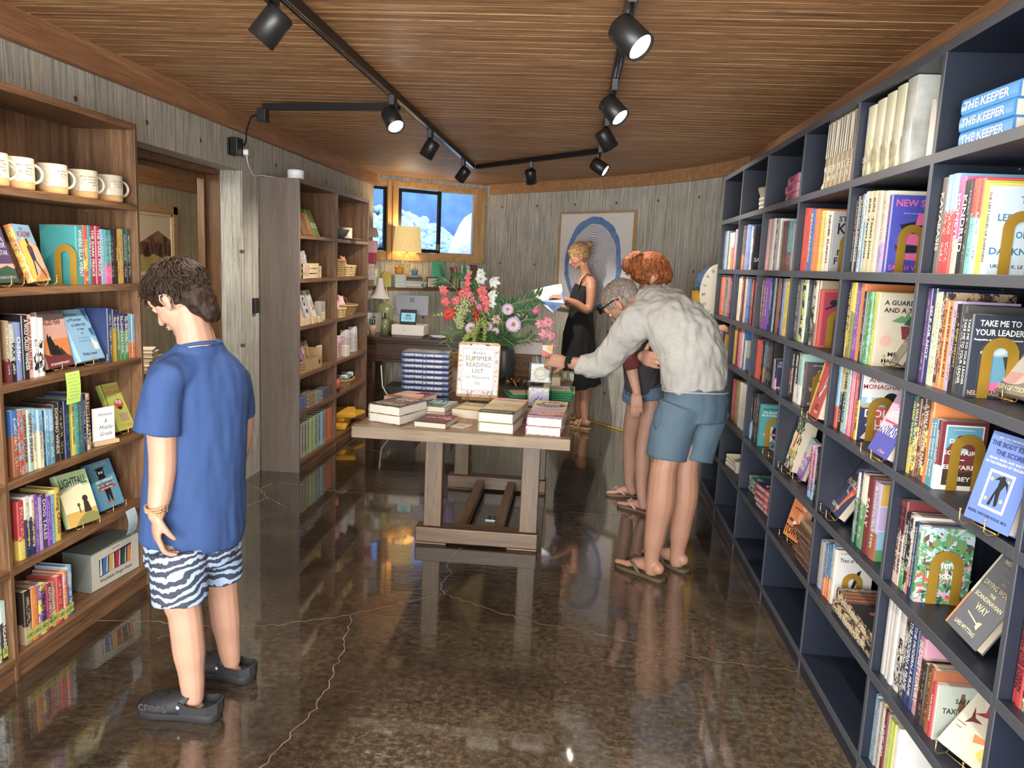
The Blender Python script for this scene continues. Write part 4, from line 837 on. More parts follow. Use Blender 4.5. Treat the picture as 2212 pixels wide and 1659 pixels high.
# ---------------------------------------------------------------- lettering
TC = {}
def text_mesh(s, bold=.012, shear=0):
 k = (s, bold, shear)
 if k not in TC:
  cu = bpy.data.curves.new('lettering', 'FONT'); cu.body = s; cu.resolution_u = 2; cu.offset = bold; cu.shear = shear; cu.align_x = 'CENTER'; cu.align_y = 'CENTER'
  ob = bpy.data.objects.new('lettering', cu); COL.objects.link(ob); me = bpy.data.meshes.new_from_object(ob); bpy.data.objects.remove(ob)
  xs = [v.co.x for v in me.vertices] or [0]; ys = [v.co.y for v in me.vertices] or [0]; TC[k] = (me, min(xs), max(xs), min(ys), max(ys))
 return TC[k]
def lettering(mb, s, M, w, h, m=0, bold=.012, shear=0, keep=True):
 """lay a line of lettering centred on M, fitted into w x h (metres)"""
 me, x0, x1, y0, y1 = text_mesh(s, bold, shear); W, H = max(x1 - x0,1e-6), max(y1 - y0,1e-6); sx, sy = w / W, h / H
 if keep: sx = min(sx, sy * 1.25); sy = min(sy, sx * 2.6)
 cx, cy = (x0 + x1) / 2,(y0 + y1) / 2
 mb.add([M @ Vector(((v.co.x - cx) * sx,(v.co.y - cy) * sy,0)) for v in me.vertices],[tuple(p.vertices) for p in me.polygons], m)
def frame_m(o, X, Y):
 X = Vector(X).normalized(); Y = Vector(Y).normalized(); Z = X.cross(Y); return Matrix(((X.x, Y.x, Z.x, o[0]),(X.y, Y.y, Z.y, o[1]),(X.z, Y.z, Z.z, o[2]),(0,0,0,1)))
def disc(mb, M, cx, cy, rx, ry, m=0, n=20, a0=0, a1=2 * PI, z=0):
 vs = [M @ Vector((cx + rx * math.cos(a0 + (a1 - a0) * i / n), cy + ry * math.sin(a0 + (a1 - a0) * i / n), z)) for i in range(n + 1)]; mb.add(vs,[tuple(range(n + 1))], m)
def poly(mb, M, pts, m=0, z=0): mb.add([M @ Vector((x, y, z)) for x, y in pts],[tuple(range(len(pts)))], m)
# ---------------------------------------------------------------- a book
def book_parts(root, t, h, d, c1, c2, style, title, tcol, front=None, art=None, hard=True, pg=None, note=None, cm=None):
 b = .0024 if hard else .0009; q = .003 if hard else 0
 outer = [(d,-t / 2)] + [(.005,-t / 2)] + [(.004 - .0045 * math.sin(a) if hard else .0005 - .0003 * math.sin(a),-t / 2 * math.cos(a)) for a in [PI * k / 6 for k in range(1,6)]] + [(.005, t / 2),(d, t / 2)]
 inner = [(d,-t / 2 + b),(.0065,-t / 2 + b)] + [(.0065,(-t / 2 + b) * math.cos(PI * k / 6)) for k in range(1,6)] + [(.0065, t / 2 - b),(d, t / 2 - b)]
 m = MB(); n = len(outer); vs = [Vector((x, y, z)) for z in (0, h) for x, y in outer] + [Vector((x, y, z)) for z in (0, h) for x, y in inner]
 fs = []
 for i in range(n - 1):
  fs += [(i, i + 1, n + i + 1, n + i)[::-1],(2 * n + i,2 * n + i + 1,3 * n + i + 1,3 * n + i),(i, i + 1,2 * n + i + 1,2 * n + i),(n + i, n + i + 1,3 * n + i + 1,3 * n + i)[::-1]]
 fs += [(0,2 * n,3 * n, n),(n - 1,2 * n - 1,4 * n - 1,3 * n - 1)]
 m.add(vs, fs,0); cm = cm or cover_mat(c1, c2 or 'white', style if (not title or style not in 'l') else 'p')
 m.build('cover', cm, root)
 MB().box((.0062,-t / 2 + b + .0002, q),(d - q, t / 2 - b - .0002, h - q)).build('page_block', pg or M_pages, root)
 if title:
  mb = MB(); M = frame_m((-.0012,0, h * .54),(0,0,-1),(0,-1,0)); lettering(mb, title, M, h * .80, min(t * .60,.021),0,.018); mb.build('spine_lettering', ink(tcol or 'black'), root)
 if front or art:
  mb = MB(); cols = []; M = frame_m((0,-t / 2 - .0006,0),(1,0,0),(0,0,1)); M2 = M.copy(); M2.translation.y -= .0004
  def ci(c):
   if c not in cols: cols.append(c)
   return cols.index(c)
  for a in (art or []):
   k = a[0]; mi = ci(a[1]); A = a[2]
   if k == 'r': poly(mb, M,[(A[0] * d, A[1] * h),(A[2] * d, A[1] * h),(A[2] * d, A[3] * h),(A[0] * d, A[3] * h)], mi)
   elif k == 'p': poly(mb, M,[(x * d, y * h) for x, y in A], mi)
   elif k == 'e': disc(mb, M, A[0] * d, A[1] * h, A[2] * d, A[3] * d, mi)
   M = M.copy(); M.translation.y -= .00004
  for f in (front or []):
   s, cx, cz, wf, hf, c = f[:6]; lettering(mb, s, M2 @ Matrix.Translation((cx * d, cz * h,0)), wf * d, hf * h, ci(c),.02, f[6] if len(f) > 6 else 0)
  mb.build('front_cover_print',[ink(c) for c in cols], root)
M0 = Matrix(((1,0,0),(0,0,1),(0,-1,0)))   # lying flat, front cover up
def book(loc, mtx, t, h, d, label, c1, c2='white', style='l', title=None, tcol=None, group=None,**k):
 r = thing('paperback_book' if k.get('hard') is False else 'hardback_book', label, 'book', loc, tuple(mtx.to_euler()), group); book_parts(r, t, h, d, c1, c2, style, title, tcol,**k); return r
def rz(a): return Matrix.Rotation(math.radians(a),3, 'Z')
def arch(loc, rot, label, s=1.0):
 """gold bookend: a flat arch standing on a small foot, arch plane facing local -Y"""
 r = thing('arch_bookend', label, 'bookend', loc,(0,0, math.radians(rot)), 'gold arch bookends'); W, w_, H = .043 * s,.0125 * s,.150 * s; m = MB(); P = []; Q = []
 for a in [PI * k / 20 for k in range(21)]: P.append((W * math.cos(a), H - W + W * math.sin(a))); Q.append(((W - 2 * w_) * math.cos(a), H - W + (W - 2 * w_) * math.sin(a)))
 P = [(W,0)] + P + [(-W,0)]; Q = [(W - 2 * w_,0)] + Q + [(-W + 2 * w_,0)]; n = len(P)
 vs = [Vector((x, y, z)) for y in (-.0015,.0015) for L_ in (P, Q) for x, z in L_]; fs = []
 for i in range(n - 1): fs += [(i, i + 1, n + i + 1, n + i)[::-1],(2 * n + i,2 * n + i + 1,3 * n + i + 1,3 * n + i),(i, i + 1,2 * n + i + 1,2 * n + i),(n + i, n + i + 1,3 * n + i + 1,3 * n + i)[::-1]]
 m.add(vs, fs,0); m.build('arch', M_goldp, r); MB().box((-W,.0015,0),(-W + 2 * w_,.07,.0012)).box((W - 2 * w_,.0015,0),(W,.07,.0012)).build('foot', M_goldp, r)
M_goldp = mat('gold_painted_steel',(.42,.255,.035),.38,.45, var=.05)
M_brass = mat('brass_wire',(.70,.48,.20),.3,.9, var=0)
# ---------------------------------------------------------------- shelved books
ROWN = {1: 'top shelf',2: 'second shelf down',3: 'third shelf down',4: 'fourth shelf down',5: 'fifth shelf down',6: 'sixth shelf down',7: 'bottom shelf'}
BAYN = {1: 'navy bay nearest rear wall',2: 'second navy bay from rear',3: 'third navy bay from rear',4: 'fourth navy bay from rear',5: 'fifth navy bay from rear',6: 'sixth navy bay from rear',7: 'navy bay nearest the viewer'}
ORD = ['first', 'second', 'third', 'fourth', 'fifth', 'sixth', 'seventh', 'eighth', 'ninth', 'tenth', 'eleventh', 'twelfth', 'thirteenth', 'fourteenth', 'fifteenth', 'sixteenth', 'seventeenth', 'eighteenth', 'nineteenth', 'twentieth']
FR = {
 ('N',2,2): ([('VIGIL',.62,.80,.85,.13, 'cream'),('GEORGE',.55,.34,.7,.08, 'cream'),('SAUNDERS',.5,.23,.9,.09, 'cream'),('A NOVEL',.5,.96,.3,.03, 'grey')],[('e', 'dark grey',(.55,.55,.3,.2))]),
 ('N',4,2): ([('STEPHEN',.55,.88,.85,.09, 'black'),('KING',.52,.72,.8,.19, 'black'),('NEVER',.55,.32,.8,.10, 'black'),('FLINCH',.5,.18,.8,.12, 'black')],[('r', 'silver',(.04,0,1,1)),('e', 'white',(.6,.5,.3,.3))]),
 ('N',5,2): ([('NEW SKIN',.52,.90,.85,.09, 'hot pink'),('SARAH WANG',.5,.07,.85,.07, 'hot pink'),('fearless, intimate',.4,.77,.45,.02, 'sky blue')],[('p', 'black',[(.2,.62),(.8,.72),(.95,.60),(.8,.5),(.3,.52)]),('p', 'hot pink',[(.55,.78),(.95,.74),(.95,.64),(.5,.62)]),('p', 'hot pink',[(.3,.52),(.75,.5),(.75,.36),(.3,.38)]),('p', 'black',[(.15,.36),(.7,.36),(.75,.28),(.2,.26)]),('p', 'hot pink',[(.3,.26),(.8,.26),(.8,.16),(.3,.18)])]),
 ('N',6,2): ([('THE',.62,.85,.3,.08, 'ocean blue'),('LEFT HAND',.55,.65,.85,.08, 'ocean blue'),('OF',.55,.46,.18,.08, 'ocean blue'),('DARKNESS',.5,.27,.9,.08, 'ocean blue'),('URSULA K. LE GUIN',.5,.10,.8,.04, 'dark brown')],[('r', 'pale blue',(.05,0,1,1)),('r', 'black',(.68,.45,1,.98))]),
 ('N',4,3): (None,[('r', 'scarlet',(.03,0,1,1)),('r', 'crimson',(.08,.04,.96,.96)),('e', 'maroon',(.42,.25,.20,.36)),('e', 'maroon',(.72,.62,.20,.30)),('p', 'black',[(.12,.68),(.9,.9),(.92,.87),(.14,.65)]),('p', 'black',[(.3,.5),(.5,.75),(.54,.72),(.36,.48)]),('e', 'black',(.35,.78,.12,.08))]),
 ('N',5,3): ([('A GUARDIAN',.55,.87,.85,.065, 'black'),('AND A THIEF',.55,.77,.85,.065, 'black'),('MEGHA',.55,.17,.5,.06, 'black'),('MAJUMDAR',.52,.07,.75,.065, 'black')],[('p', 'green',[(.3,.62),(.5,.70),(.7,.64),(.5,.60)]),('p', 'green',[(.5,.6),(.62,.76),(.72,.62)]),('p', 'dark green',[(.55,.58),(.7,.72),(.85,.62),(.7,.56)]),('p', 'maroon',[(.5,.56),(.85,.56),(.8,.38),(.55,.38)]),('e', 'salmon',(.22,.35,.12,.12))]),
 ('N',6,3): ([('TAKE ME TO',.5,.90,.72,.075, 'white'),('YOUR LEADER',.5,.79,.86,.075, 'white'),('Perspectives on Your First Alien Encounter',.5,.70,.86,.035, 'white'),('NEIL DEGRASSE TYSON',.5,.06,.86,.06, 'tan')],[('p', 'steel blue',[(.44,.53),(.60,.53),(.78,.14),(.30,.14)]),('e', 'soft blue',(.52,.55,.32,.07)),('e', 'pale blue',(.52,.57,.16,.07)),('e', 'hot pink',(.53,.14,.25,.08))]),
 ('N',2,4): ([('STORIES',.6,.80,.75,.12, 'black'),('SHORT',.6,.55,.7,.12, 'black')],[('r', 'periwinkle',(.05,0,1,.42)),('e', 'navy',(.5,.2,.25,.25))]),
 ('N',3,4): ([('BRANDON',.52,.90,.8,.08, 'lavender'),('SANDERSON',.5,.79,.9,.1, 'lavender'),('MISTBORN',.5,.06,.9,.1, 'white')],[('r', 'navy',(.05,0,1,1)),('e', 'black',(.5,.45,.3,.35)),('e', 'lavender',(.3,.4,.05,.05)),('e', 'hot pink',(.45,.35,.03,.03))]),
 ('N',4,4): ([('ON',.55,.80,.3,.09, 'blush'),('THE',.45,.63,.4,.09, 'blush'),('WATER',.5,.40,.7,.09, 'blush'),('NEW YORK TIMES',.5,.94,.6,.025, 'white'),('CHARLES',.4,.08,.5,.05, 'white')],[('p', 'dark grey',[(.1,.55),(.9,.68),(.9,.66),(.1,.53)]),('p', 'dark grey',[(.1,.3),(.9,.42),(.9,.4),(.1,.28)])]),
 ('N',5,4): ([('ANNABEL',.52,.92,.7,.07, 'crimson'),('MONAGHAN',.5,.82,.88,.07, 'crimson'),('DOLLY',.55,.42,.8,.12, 'white'),('ALL',.4,.28,.5,.10, 'white'),('THE',.7,.28,.25,.08, 'white'),('TIME',.58,.14,.6,.11, 'white')],[('r', 'navy',(.03,0,1,1)),('r', 'white',(.04,.52,1,1)),('r', 'sky blue',(.04,.52,1,.66)),('r', 'scarlet',(.35,.05,1,.52)),('e', 'black',(.7,.62,.18,.18)),('p', 'blush',[(.1,.04),(.2,.02),(.45,.22),(.4,.30)]),('r', 'tan',(.06,.50,.34,.56)),('p', 'white',[(.15,.58),(.28,.58),(.24,.72),(.18,.72)])]),
 ('N',6,4): ([('DESERT',.5,.72,.70,.065, 'white'),('SOLITAIRE',.5,.55,.76,.065, 'white'),('EDWARD',.5,.34,.74,.065, 'white'),('ABBEY',.5,.17,.6,.065, 'white'),('The American masterpiece',.5,.88,.55,.02, 'white')],[('r', 'white',(.12,.05,.92,.95)),('r', 'steel blue',(.15,.07,.89,.93)),('p', 'maroon',[(.15,.07),(.89,.07),(.89,.60),(.80,.76),(.62,.82),(.40,.80),(.28,.70),(.15,.58)]),('p', 'dark brown',[(.15,.07),(.89,.07),(.89,.30),(.5,.26),(.15,.34)]),('e', 'seafoam',(.52,.58,.12,.06)),('r', 'white',(.42,.44,.58,.455))]),
 ('N',2,5): (None,[('r', 'navy',(.04,0,1,1)),('e', 'red',(.5,.5,.25,.25)),('e', 'scarlet',(.6,.2,.2,.2))]),
 ('N',3,5): ([('Ana Paula Maia',.48,.90,.8,.055, 'black'),('On Earth',.35,.82,.5,.05, 'white'),('As It Is Beneath',.45,.75,.8,.05, 'white')],[('r', 'teal',(.03,0,1,1)),('e', 'cream',(.42,.30,.16,.28)),('e', 'black',(.55,.32,.09,.22)),('r', 'mauve pink',(.15,.26,.85,.31))]),
 ('N',5,5): (None,[('r', 'gold',(.03,.72,1,1)),('r', 'lavender',(.03,.40,1,.72)),('p', 'orange',[(.3,.40),(.3,.58),(.6,.7),(.9,.58),(.9,.40)]),('r', 'sky blue',(.03,.14,1,.40)),('r', 'green',(.03,0,1,.15)),('p', 'black',[(.42,.08),(.5,.36),(.58,.08)]),('r', 'white',(.03,.395,1,.405)),('r', 'white',(.03,.715,1,.725))]),
 ('N',6,5): ([('Herbal',.60,.52,.50,.10, 'white'),('Handbook',.55,.38,.72,.10, 'white')], None),
 ('N',7,5): (None, None),
 ('N',5,6): ([('#1 NEW YORK TIMES',.38,.94,.5,.025, 'dark grey'),('Theo of Golden',.48,.82,.72,.075, 'dark grey')],[('r', 'pale grey',(.04,0,1,1)),('p', 'black',[(.44,.16),(.50,.40),(.60,.62),(.70,.66),(.66,.50),(.56,.34),(.46,.16)])]),
 ('N',6,6): ([('TAXI',.34,.55,.36,.10, 'black'),('SAFARI',.7,.74,.5,.09, 'black')],[('r', 'grey green',(.02,0,1,1)),('p', 'brown',[(.52,.60),(.58,.88),(.66,.88),(.70,.62),(.60,.45)])]),
}
def herbal(root, t, h, d):
 """botanical jacket print: stems, leaves and blossoms"""
 mb = MB(); cols = ['green', 'dark green', 'scarlet', 'lavender', 'brown', 'olive', 'pink']; M = frame_m((0,-t / 2 - .0004,0),(1,0,0),(0,0,1)); rs = random.Random(4)
 for k in range(210):
  x, z = rs.uniform(.03,.97), rs.uniform(.02,.93); z = z * (.55 if rs.random() < .6 else 1); a = rs.uniform(0, PI); l_ = rs.uniform(.02,.05); c = rs.choice([0,0,1,1,5,2,3,4,6] if z < .5 else [0,1,5,4]); ca, sa = math.cos(a), math.sin(a)
  poly(mb, M,[((x * d - ca * l_ * .3),(z * h - sa * l_ * .3)),(x * d - sa * l_ * .14, z * h + ca * l_ * .14),(x * d + ca * l_ * .3, z * h + sa * l_ * .3),(x * d + sa * l_ * .14, z * h - ca * l_ * .14)], c); M = M.copy(); M.translation.y -= .0000008
 for x0, x1, z1 in ((.42,.42,.95),(.15,.10,.8),(.6,.68,.85),(.8,.85,.7),(.3,.22,.9)):
  poly(mb, M,[(x0 * d,.2 * h),(x0 * d + .0012,.2 * h),(x1 * d + .0008, z1 * h),(x1 * d, z1 * h)],1)
  for k in range(4):
   zz = .45 + .12 * k; xx = x0 + (x1 - x0) * zz; s = 1 if k % 2 else -1
   if zz < z1: poly(mb, M,[(xx * d, zz * h),((xx + s * .05) * d,(zz + .05) * h),((xx + s * .13) * d,(zz + .05) * h),((xx + s * .08) * d,(zz + .005) * h)],0)
 mb.build('botanical_print',[ink(c) for c in cols], root)
cnt = {}
for ln in BOOKS.strip().splitlines():
 f = ln.split('|'); cnt[(f[0], int(f[1]), int(f[2]))] = max(cnt.get((f[0], int(f[1]), int(f[2])),0), int(f[3]))
rb = random.Random(11); SHARED = {}
for ln in BOOKS.strip().splitlines():
 f = ln.split('|') + [''] * 4; side, bay, row, n = f[0], int(f[1]), int(f[2]), int(f[3]); yc, t, h = map(float, f[4:7]); c1, c2, st, title, tc = f[7], f[8] or 'white', f[9] or 'l', f[10], f[11]
 zz = (ZN if side == 'N' else (ZL if bay < 3 else ZB))[row]
 last = n == cnt[(side, bay, row)] and side == 'N'; key = (side, bay, row)
 d = min(max(h * .655,.10),.165) if h < .25 else .175; hard = t > .0235
 back = rb.uniform(0,.006)
 if side == 'N': x, rot = .952 + back,0; lab = '%s book, %s from left, %s, %s' % (c1, ORD[n], ROWN[row], BAYN[bay])
 else:
  x, rot = XLf - .022 - back,180; wh = {1: 'bay left of the boy',2: 'walnut bookcase beside boy',3: 'walnut bookcase near desk'}[bay]; lab = '%s book, %s from left, %s, %s' % (c1, ORD[n], ROWN[row], wh)
  if bay == 3: d = .20
 fr, ar = (FR.get(key) or (None, None)) if last else (None, None)
 r = thing('hardback_book' if hard else 'paperback_book', lab, 'book',(x, yc, zz + .0003),(0,0, math.radians(rot + rb.uniform(-.5,.5) * (.0 if t < .03 else 1))), 'books on the %s of the %s' % (ROWN[row],(BAYN[bay] if side == 'N' else wh)))
 pg = M_pagesw if rb.random() < .4 else M_pages
 book_parts(r, t, h, d, c1, c2, st, title, tc, front=fr, art=ar, hard=hard, pg=pg)
 if last and key == ('N',6,5): herbal(r, t, h, d)
 if side == 'L' and bay < 3 and row == 6:   # lime USED stickers on the second-hand spines
  m = MB().box((-.0012,-t * .46,.012),(-.0006, t * .46,.048)); m.build('sticker', ink('lime'), r)
  mb = MB(); lettering(mb, 'USED', frame_m((-.0016,0,.03),(0,-1,0),(0,0,1)), t * .8,.013,0,.01); mb.build('sticker_lettering', ink('navy'), r)
 if last and key in {('N',4,2),('N',5,2),('N',6,2),('N',4,3),('N',6,3),('N',2,4),('N',4,4),('N',5,4),('N',6,4),('N',3,5),('N',6,5),('N',5,6)}:
  sc = {('N',5,6): .8}.get(key,1.0); arch((x + .03 + .043 * sc, yc - t / 2 - .0045, zz + .0003),0, 'gold arch bookend on the %s, %s' % (ROWN[row], BAYN[bay]), sc)
# tall covers showing above and behind the nearest books are the next books' fronts; the left case's gold arches
arch((XLf - .06,2.760, ZL[2] + .0003),0, 'gold arch bookend before the teal book, walnut bookcase beside the boy'); arch((XLf - .055,2.985, ZL[3] + .0003),0, 'gold arch bookend on the third shelf, walnut bookcase beside the boy')
# the teal book and the dark comic show their back covers to the viewer
# ---------------------------------------------------------------- books on display stands
def stand(root, w_, lean):
 m = MB(); th = math.radians(lean)
 for sx in (w_ * .22, w_ * .78):
  m.tube([(sx,-.030,.030),(sx,-.030,.008),(sx,-.022,-.001),(sx,.004,-.001)],.0016, n=6); m.ell((sx,-.030,.032),.003, None,0,8,5)
  m.tube([(sx,.004,-.001),(sx,.008 + .09 * math.sin(th) * 1.0,.085)],.0016, n=6); m.tube([(sx,.03 + .09 * math.sin(th),.085),(sx,.10,.002)],.0016, n=6)
 m.tube([(w_ * .22,.0,.001),(w_ * .78,.0,.001)],.0016, n=6); m.build('wire_stand', M_brass, root)
def display(key, label, t, c1, c2='white', style='p', front=None, art=None, w=None, h=None, wire=True, hard=True, yaw=None, lean=None, title=None, tcol=None, cm=None, off=(0,0,0)):
 A, W, Y, LE, H = DISP[key]; W = min(w or W,.175); H = h or H; Y = yaw if yaw is not None else Y; LE = lean if lean is not None else LE
 z = A[2] + .003 * 0; loc = Vector((A[0] + off[0], A[1] + off[1], z + off[2]))
 mt = rz(Y) @ Matrix.Rotation(-math.radians(LE),3, 'X')
 loc.z += t * math.sin(math.radians(LE)) + .0015
 r = thing('book', label, 'book', loc + mt @ Vector((0, t / 2,0)), tuple(mt.to_euler()), 'books displayed face out on the shelves'); book_parts(r, t, H, W, c1, c2, style, title, tcol, front=front, art=art, hard=hard, cm=cm)
 if wire:
  s = thing('display_stand', 'brass wire stand under the ' + label.split(',')[0], 'book stand',(loc.x, loc.y, z + .002 - .004),(0,0, math.radians(Y)), 'brass wire book stands'); stand(s, W, LE)
display('body', 'bright blue face-out book with a pale framed dancing figure, fourth navy shelf',.020, 'cornflower', front=[('THE BODY KEEPS',.5,.88,.85,.055, 'navy'),('THE SCORE',.52,.79,.6,.055, 'navy'),('BRAIN, MIND, AND BODY',.5,.715,.75,.03, 'white'),('IN THE HEALING OF TRAUMA',.5,.67,.82,.03, 'white'),('BESSEL VAN DER KOLK, M.D.',.5,.10,.85,.035, 'navy'),('NEW YORK TIMES BESTSELLER',.5,.95,.6,.018, 'white')],
  art=[('r', 'cream',(.24,.17,.78,.60)),('r', 'cornflower',(.29,.20,.73,.57)),('p', 'black',[(.40,.22),(.46,.22),(.50,.36),(.54,.22),(.60,.24),(.58,.40),(.64,.48),(.72,.40),(.68,.50),(.60,.53),(.48,.55),(.40,.50),(.50,.51),(.50,.44),(.46,.36)]),('e', 'black',(.56,.53,.05,.05)),('e', 'yellow',(.34,.50,.03,.03)),('e', 'yellow',(.66,.30,.03,.03)),('e', 'yellow',(.34,.28,.03,.03)),('e', 'yellow',(.68,.52,.025,.025))])
display('takeme', 'tan face-out book with a saucer and pink beam, third navy shelf',.024, 'taupe', front=[('NEIL DEGRASSE TYSON',.5,.08,.92,.07, 'pale yellow'),('TAKE ME TO',.5,.9,.7,.08, 'cream')], art=[('p', 'pale grey',[(.44,.62),(.60,.62),(.78,.22),(.30,.22)]),('e', 'silver',(.52,.66,.34,.09)),('e', 'cream',(.52,.70,.18,.08)),('e', 'salmon',(.54,.22,.27,.11))], w=.155, h=.19)
display('drying', 'grey face-out book with an orange spine and axe, fifth navy shelf',.022, 'slate', front=[('NORWEGIAN',.55,.94,.7,.05, 'pale yellow'),('CHOPPING',.55,.86,.6,.045, 'grey'),('STACKING',.55,.78,.5,.035, 'grey'),('AND',.55,.72,.14,.025, 'silver'),('DRYING WOOD',.52,.64,.8,.06, 'pale yellow'),('THE',.52,.55,.16,.035, 'pale yellow'),('SCANDINAVIAN',.52,.48,.78,.05, 'pale yellow'),('WAY',.52,.37,.34,.08, 'pale yellow'),('LARS MYTTING',.48,.10,.6,.05, 'pale yellow')],
  art=[('r', 'orange',(0,0,.055,.45)),('r', 'cream',(0,.45,.055,1)),('p', 'pale yellow',[(.28,.27),(.66,.22),(.66,.205),(.28,.255)]),('p', 'pale yellow',[(.64,.24),(.74,.26),(.72,.16),(.64,.18)])], wire=False)
display('butterfly', 'cream face-out book printed with butterflies, sixth navy shelf',.018, 'cream', front=[('butterflies',.16,.36,.2,.02, 'taupe'),('moths',.16,.30,.16,.02, 'taupe')],
  art=[('p', 'crimson',[(.45,.62),(.30,.80),(.36,.62),(.22,.54),(.45,.58),(.62,.50),(.55,.62)]),('p', 'maroon',[(.22,.48),(.16,.62),(.28,.50),(.44,.48),(.28,.44),(.18,.38)]),('p', 'slate',[(.70,.34),(.60,.56),(.84,.50),(.78,.36)]),('p', 'orange',[(.70,.34),(.44,.34),(.50,.24),(.70,.30)]),('p', 'yellow',[(.72,.30),(.66,.14),(.78,.10),(.82,.28)]),('p', 'slate',[(.80,.34),(.98,.44),(.96,.28),(.82,.30)]),('p', 'taupe',[(.66,.92),(.80,.99),(.84,.90),(.76,.72)]),('e', 'grey green',(.88,.66,.06,.09)),('p', 'gold',[(.90,.22),(.98,.12),(.9,.08)])], w=.15, h=.20)
display('fantasy', 'pink and violet face-out book with streaked lettering, fourth navy shelf',.024, 'ultramarine', 'pink', 't', front=[('AMERICAN',.5,.66,.86,.17, 'white',.2),('FANTASY',.5,.42,.86,.17, 'white',.2),('a Novel',.66,.08,.3,.06, 'pink',.2)], art=[('p', 'lilac pink',[(0,.4),(1,.62),(1,1),(0,1)]),('p', 'hot pink',[(.3,.80),(1,.82),(1,.99),(.5,.99)]),('p', 'red',[(.1,.53),(.9,.53),(.9,.56),(.1,.56)])], h=.19)
display('taupe', 'grey-brown face-out book with pink lettering, third shelf, fifth navy bay',.022, 'taupe', front=[('Valencia',.5,.62,.6,.14, 'hot pink',.3),('a novel by',.5,.44,.5,.05, 'silver',.2),('Ana Valenti',.5,.34,.6,.05, 'silver',.2)], w=.14, h=.20)
display('problem', 'navy face-out book with a coral swirl and flame, fifth navy shelf',.030, 'navy', front=[('THE',.75,.93,.3,.05, 'teal'),('ELAINE',.5,.76,.8,.09, 'steel blue'),('PROBLEM',.5,.56,.9,.10, 'blush'),('TESSA YANG',.42,.12,.6,.06, 'white')], art=[('p', 'scarlet',[(.55,0),(.62,.02),(.78,.32),(1,.50),(1,.56),(.86,.50),(.92,.64),(.78,.54),(.68,.60),(.62,.38)]),('p', 'orange',[(.6,.05),(.66,.10),(.80,.36),(.9,.44),(.74,.44)]),('p', 'lavender',[(.6,.38),(.42,.40),(.36,.48),(.48,.54),(.50,.52),(.40,.48),(.44,.43),(.6,.41)])], h=.225)
display('limegrey', 'grey face-out book with a lime lower band, third shelf, fourth navy bay',.022, 'grey', front=[('WOLVES',.5,.16,.85,.10, 'dark green')], art=[('r', 'lime',(0,.08,1,.30)),('p', 'white',[(.6,.32),(.9,.32),(.75,.48)]),('p', 'cream',[(.2,.55),(.3,.55),(.28,.62)])], w=.13, h=.19)
display('goodbye', 'red face-out book with a yellow stripe and lightning, fourth navy bay from rear',.034, 'red', front=[('AGARD',.62,.22,.35,.05, 'maroon'),('PATRICK',.62,.16,.35,.05, 'maroon'),('O N E',.11,.62,.2,.05, 'dark green')], art=[('r', 'gold',(.03,.02,.20,.98)),('p', 'white',[(.5,.40),(.82,.86),(.72,.60),(.86,.62),(.55,.34)]),('p', 'black',[(.55,.44),(.74,.72),(.66,.50)]),('e', 'maroon',(.38,.40,.06,.06)),('r', 'gold',(.5,.08,.8,.13))], w=.13)
display('darkblue', 'near-black face-out book with pale streaks beside the teal book, fifth navy shelf',.03, 'black', 'sky blue', 'm', front=[('THE LAST',.5,.40,.7,.05, 'pale yellow'),('HORIZON',.5,.30,.8,.06, 'pale yellow')], art=[('p', 'sky blue',[(.5,.62),(.8,.95),(.86,.9),(.6,.6)])], w=.13, h=.19)
display('comic', 'thick cream face-out book with tangled comic drawing, fifth navy shelf',.055, 'pale yellow', 'black', 'n', front=[('BRO',.5,.30,.6,.13, 'olive')], art=[('r', 'pale yellow',(.1,.26,.9,.70)),('p', 'scarlet',[(.3,.42),(.5,.75),(.62,.7),(.52,.4)]),('r', 'yellow',(.15,.28,.85,.40)),('p', 'black',[(.65,.5),(.8,.72),(.84,.55)]),('p', 'green',[(.3,.8),(.7,.96),(.8,.84)])], h=.235)
display('peter', 'purple face-out book leaning beside the tangled comic, fifth navy shelf',.02, 'purple', 'sky blue', 't', front=[('PETER',.5,.42,.8,.12, 'white'),('BREAK',.5,.28,.8,.12, 'white')], art=[('p', 'peach',[(.3,.5),(.6,.95),(.8,.6)])], w=.12, h=.175)
display('town', 'orange face-out book with black lettering and a car, sixth navy shelf',.028, 'orange', front=[('TOM PERROTTA',.5,.66,.55,.04, 'black'),('GHOST',.5,.92,.8,.08, 'black'),('TOWN',.5,.16,.9,.19, 'black')], art=[('e', 'peach',(.82,.80,.16,.16)),('e', 'peach',(.72,.52,.14,.14)),('e', 'white',(.5,.34,.1,.08)),('e', 'dark grey',(.25,.38,.15,.05))], w=.14, h=.20)
display('parry', 'sunset pink face-out book with a wolf family, third shelf beside boy',.026, 'salmon', front=[('A WOLF',.42,.92,.5,.07, 'maroon'),('CALLED FEAR',.45,.80,.75,.09, 'dark brown'),('ROSANNE PARRY',.5,.07,.75,.045, 'white')], art=[('r', 'plum grey',(0,.82,1,1)),('r', 'salmon',(0,.5,1,.84)),('r', 'orange',(0,.18,1,.5)),('p', 'maroon',[(0,0),(1,0),(1,.16),(.6,.28),(.2,.22),(0,.26)]),('p', 'black',[(.18,.24),(.16,.52),(.22,.62),(.26,.54),(.32,.58),(.36,.50),(.46,.38),(.52,.40),(.62,.30),(.62,.2)]),('p', 'dark brown',[(.6,.2),(.62,.36),(.7,.30),(.82,.22)])], w=.15)
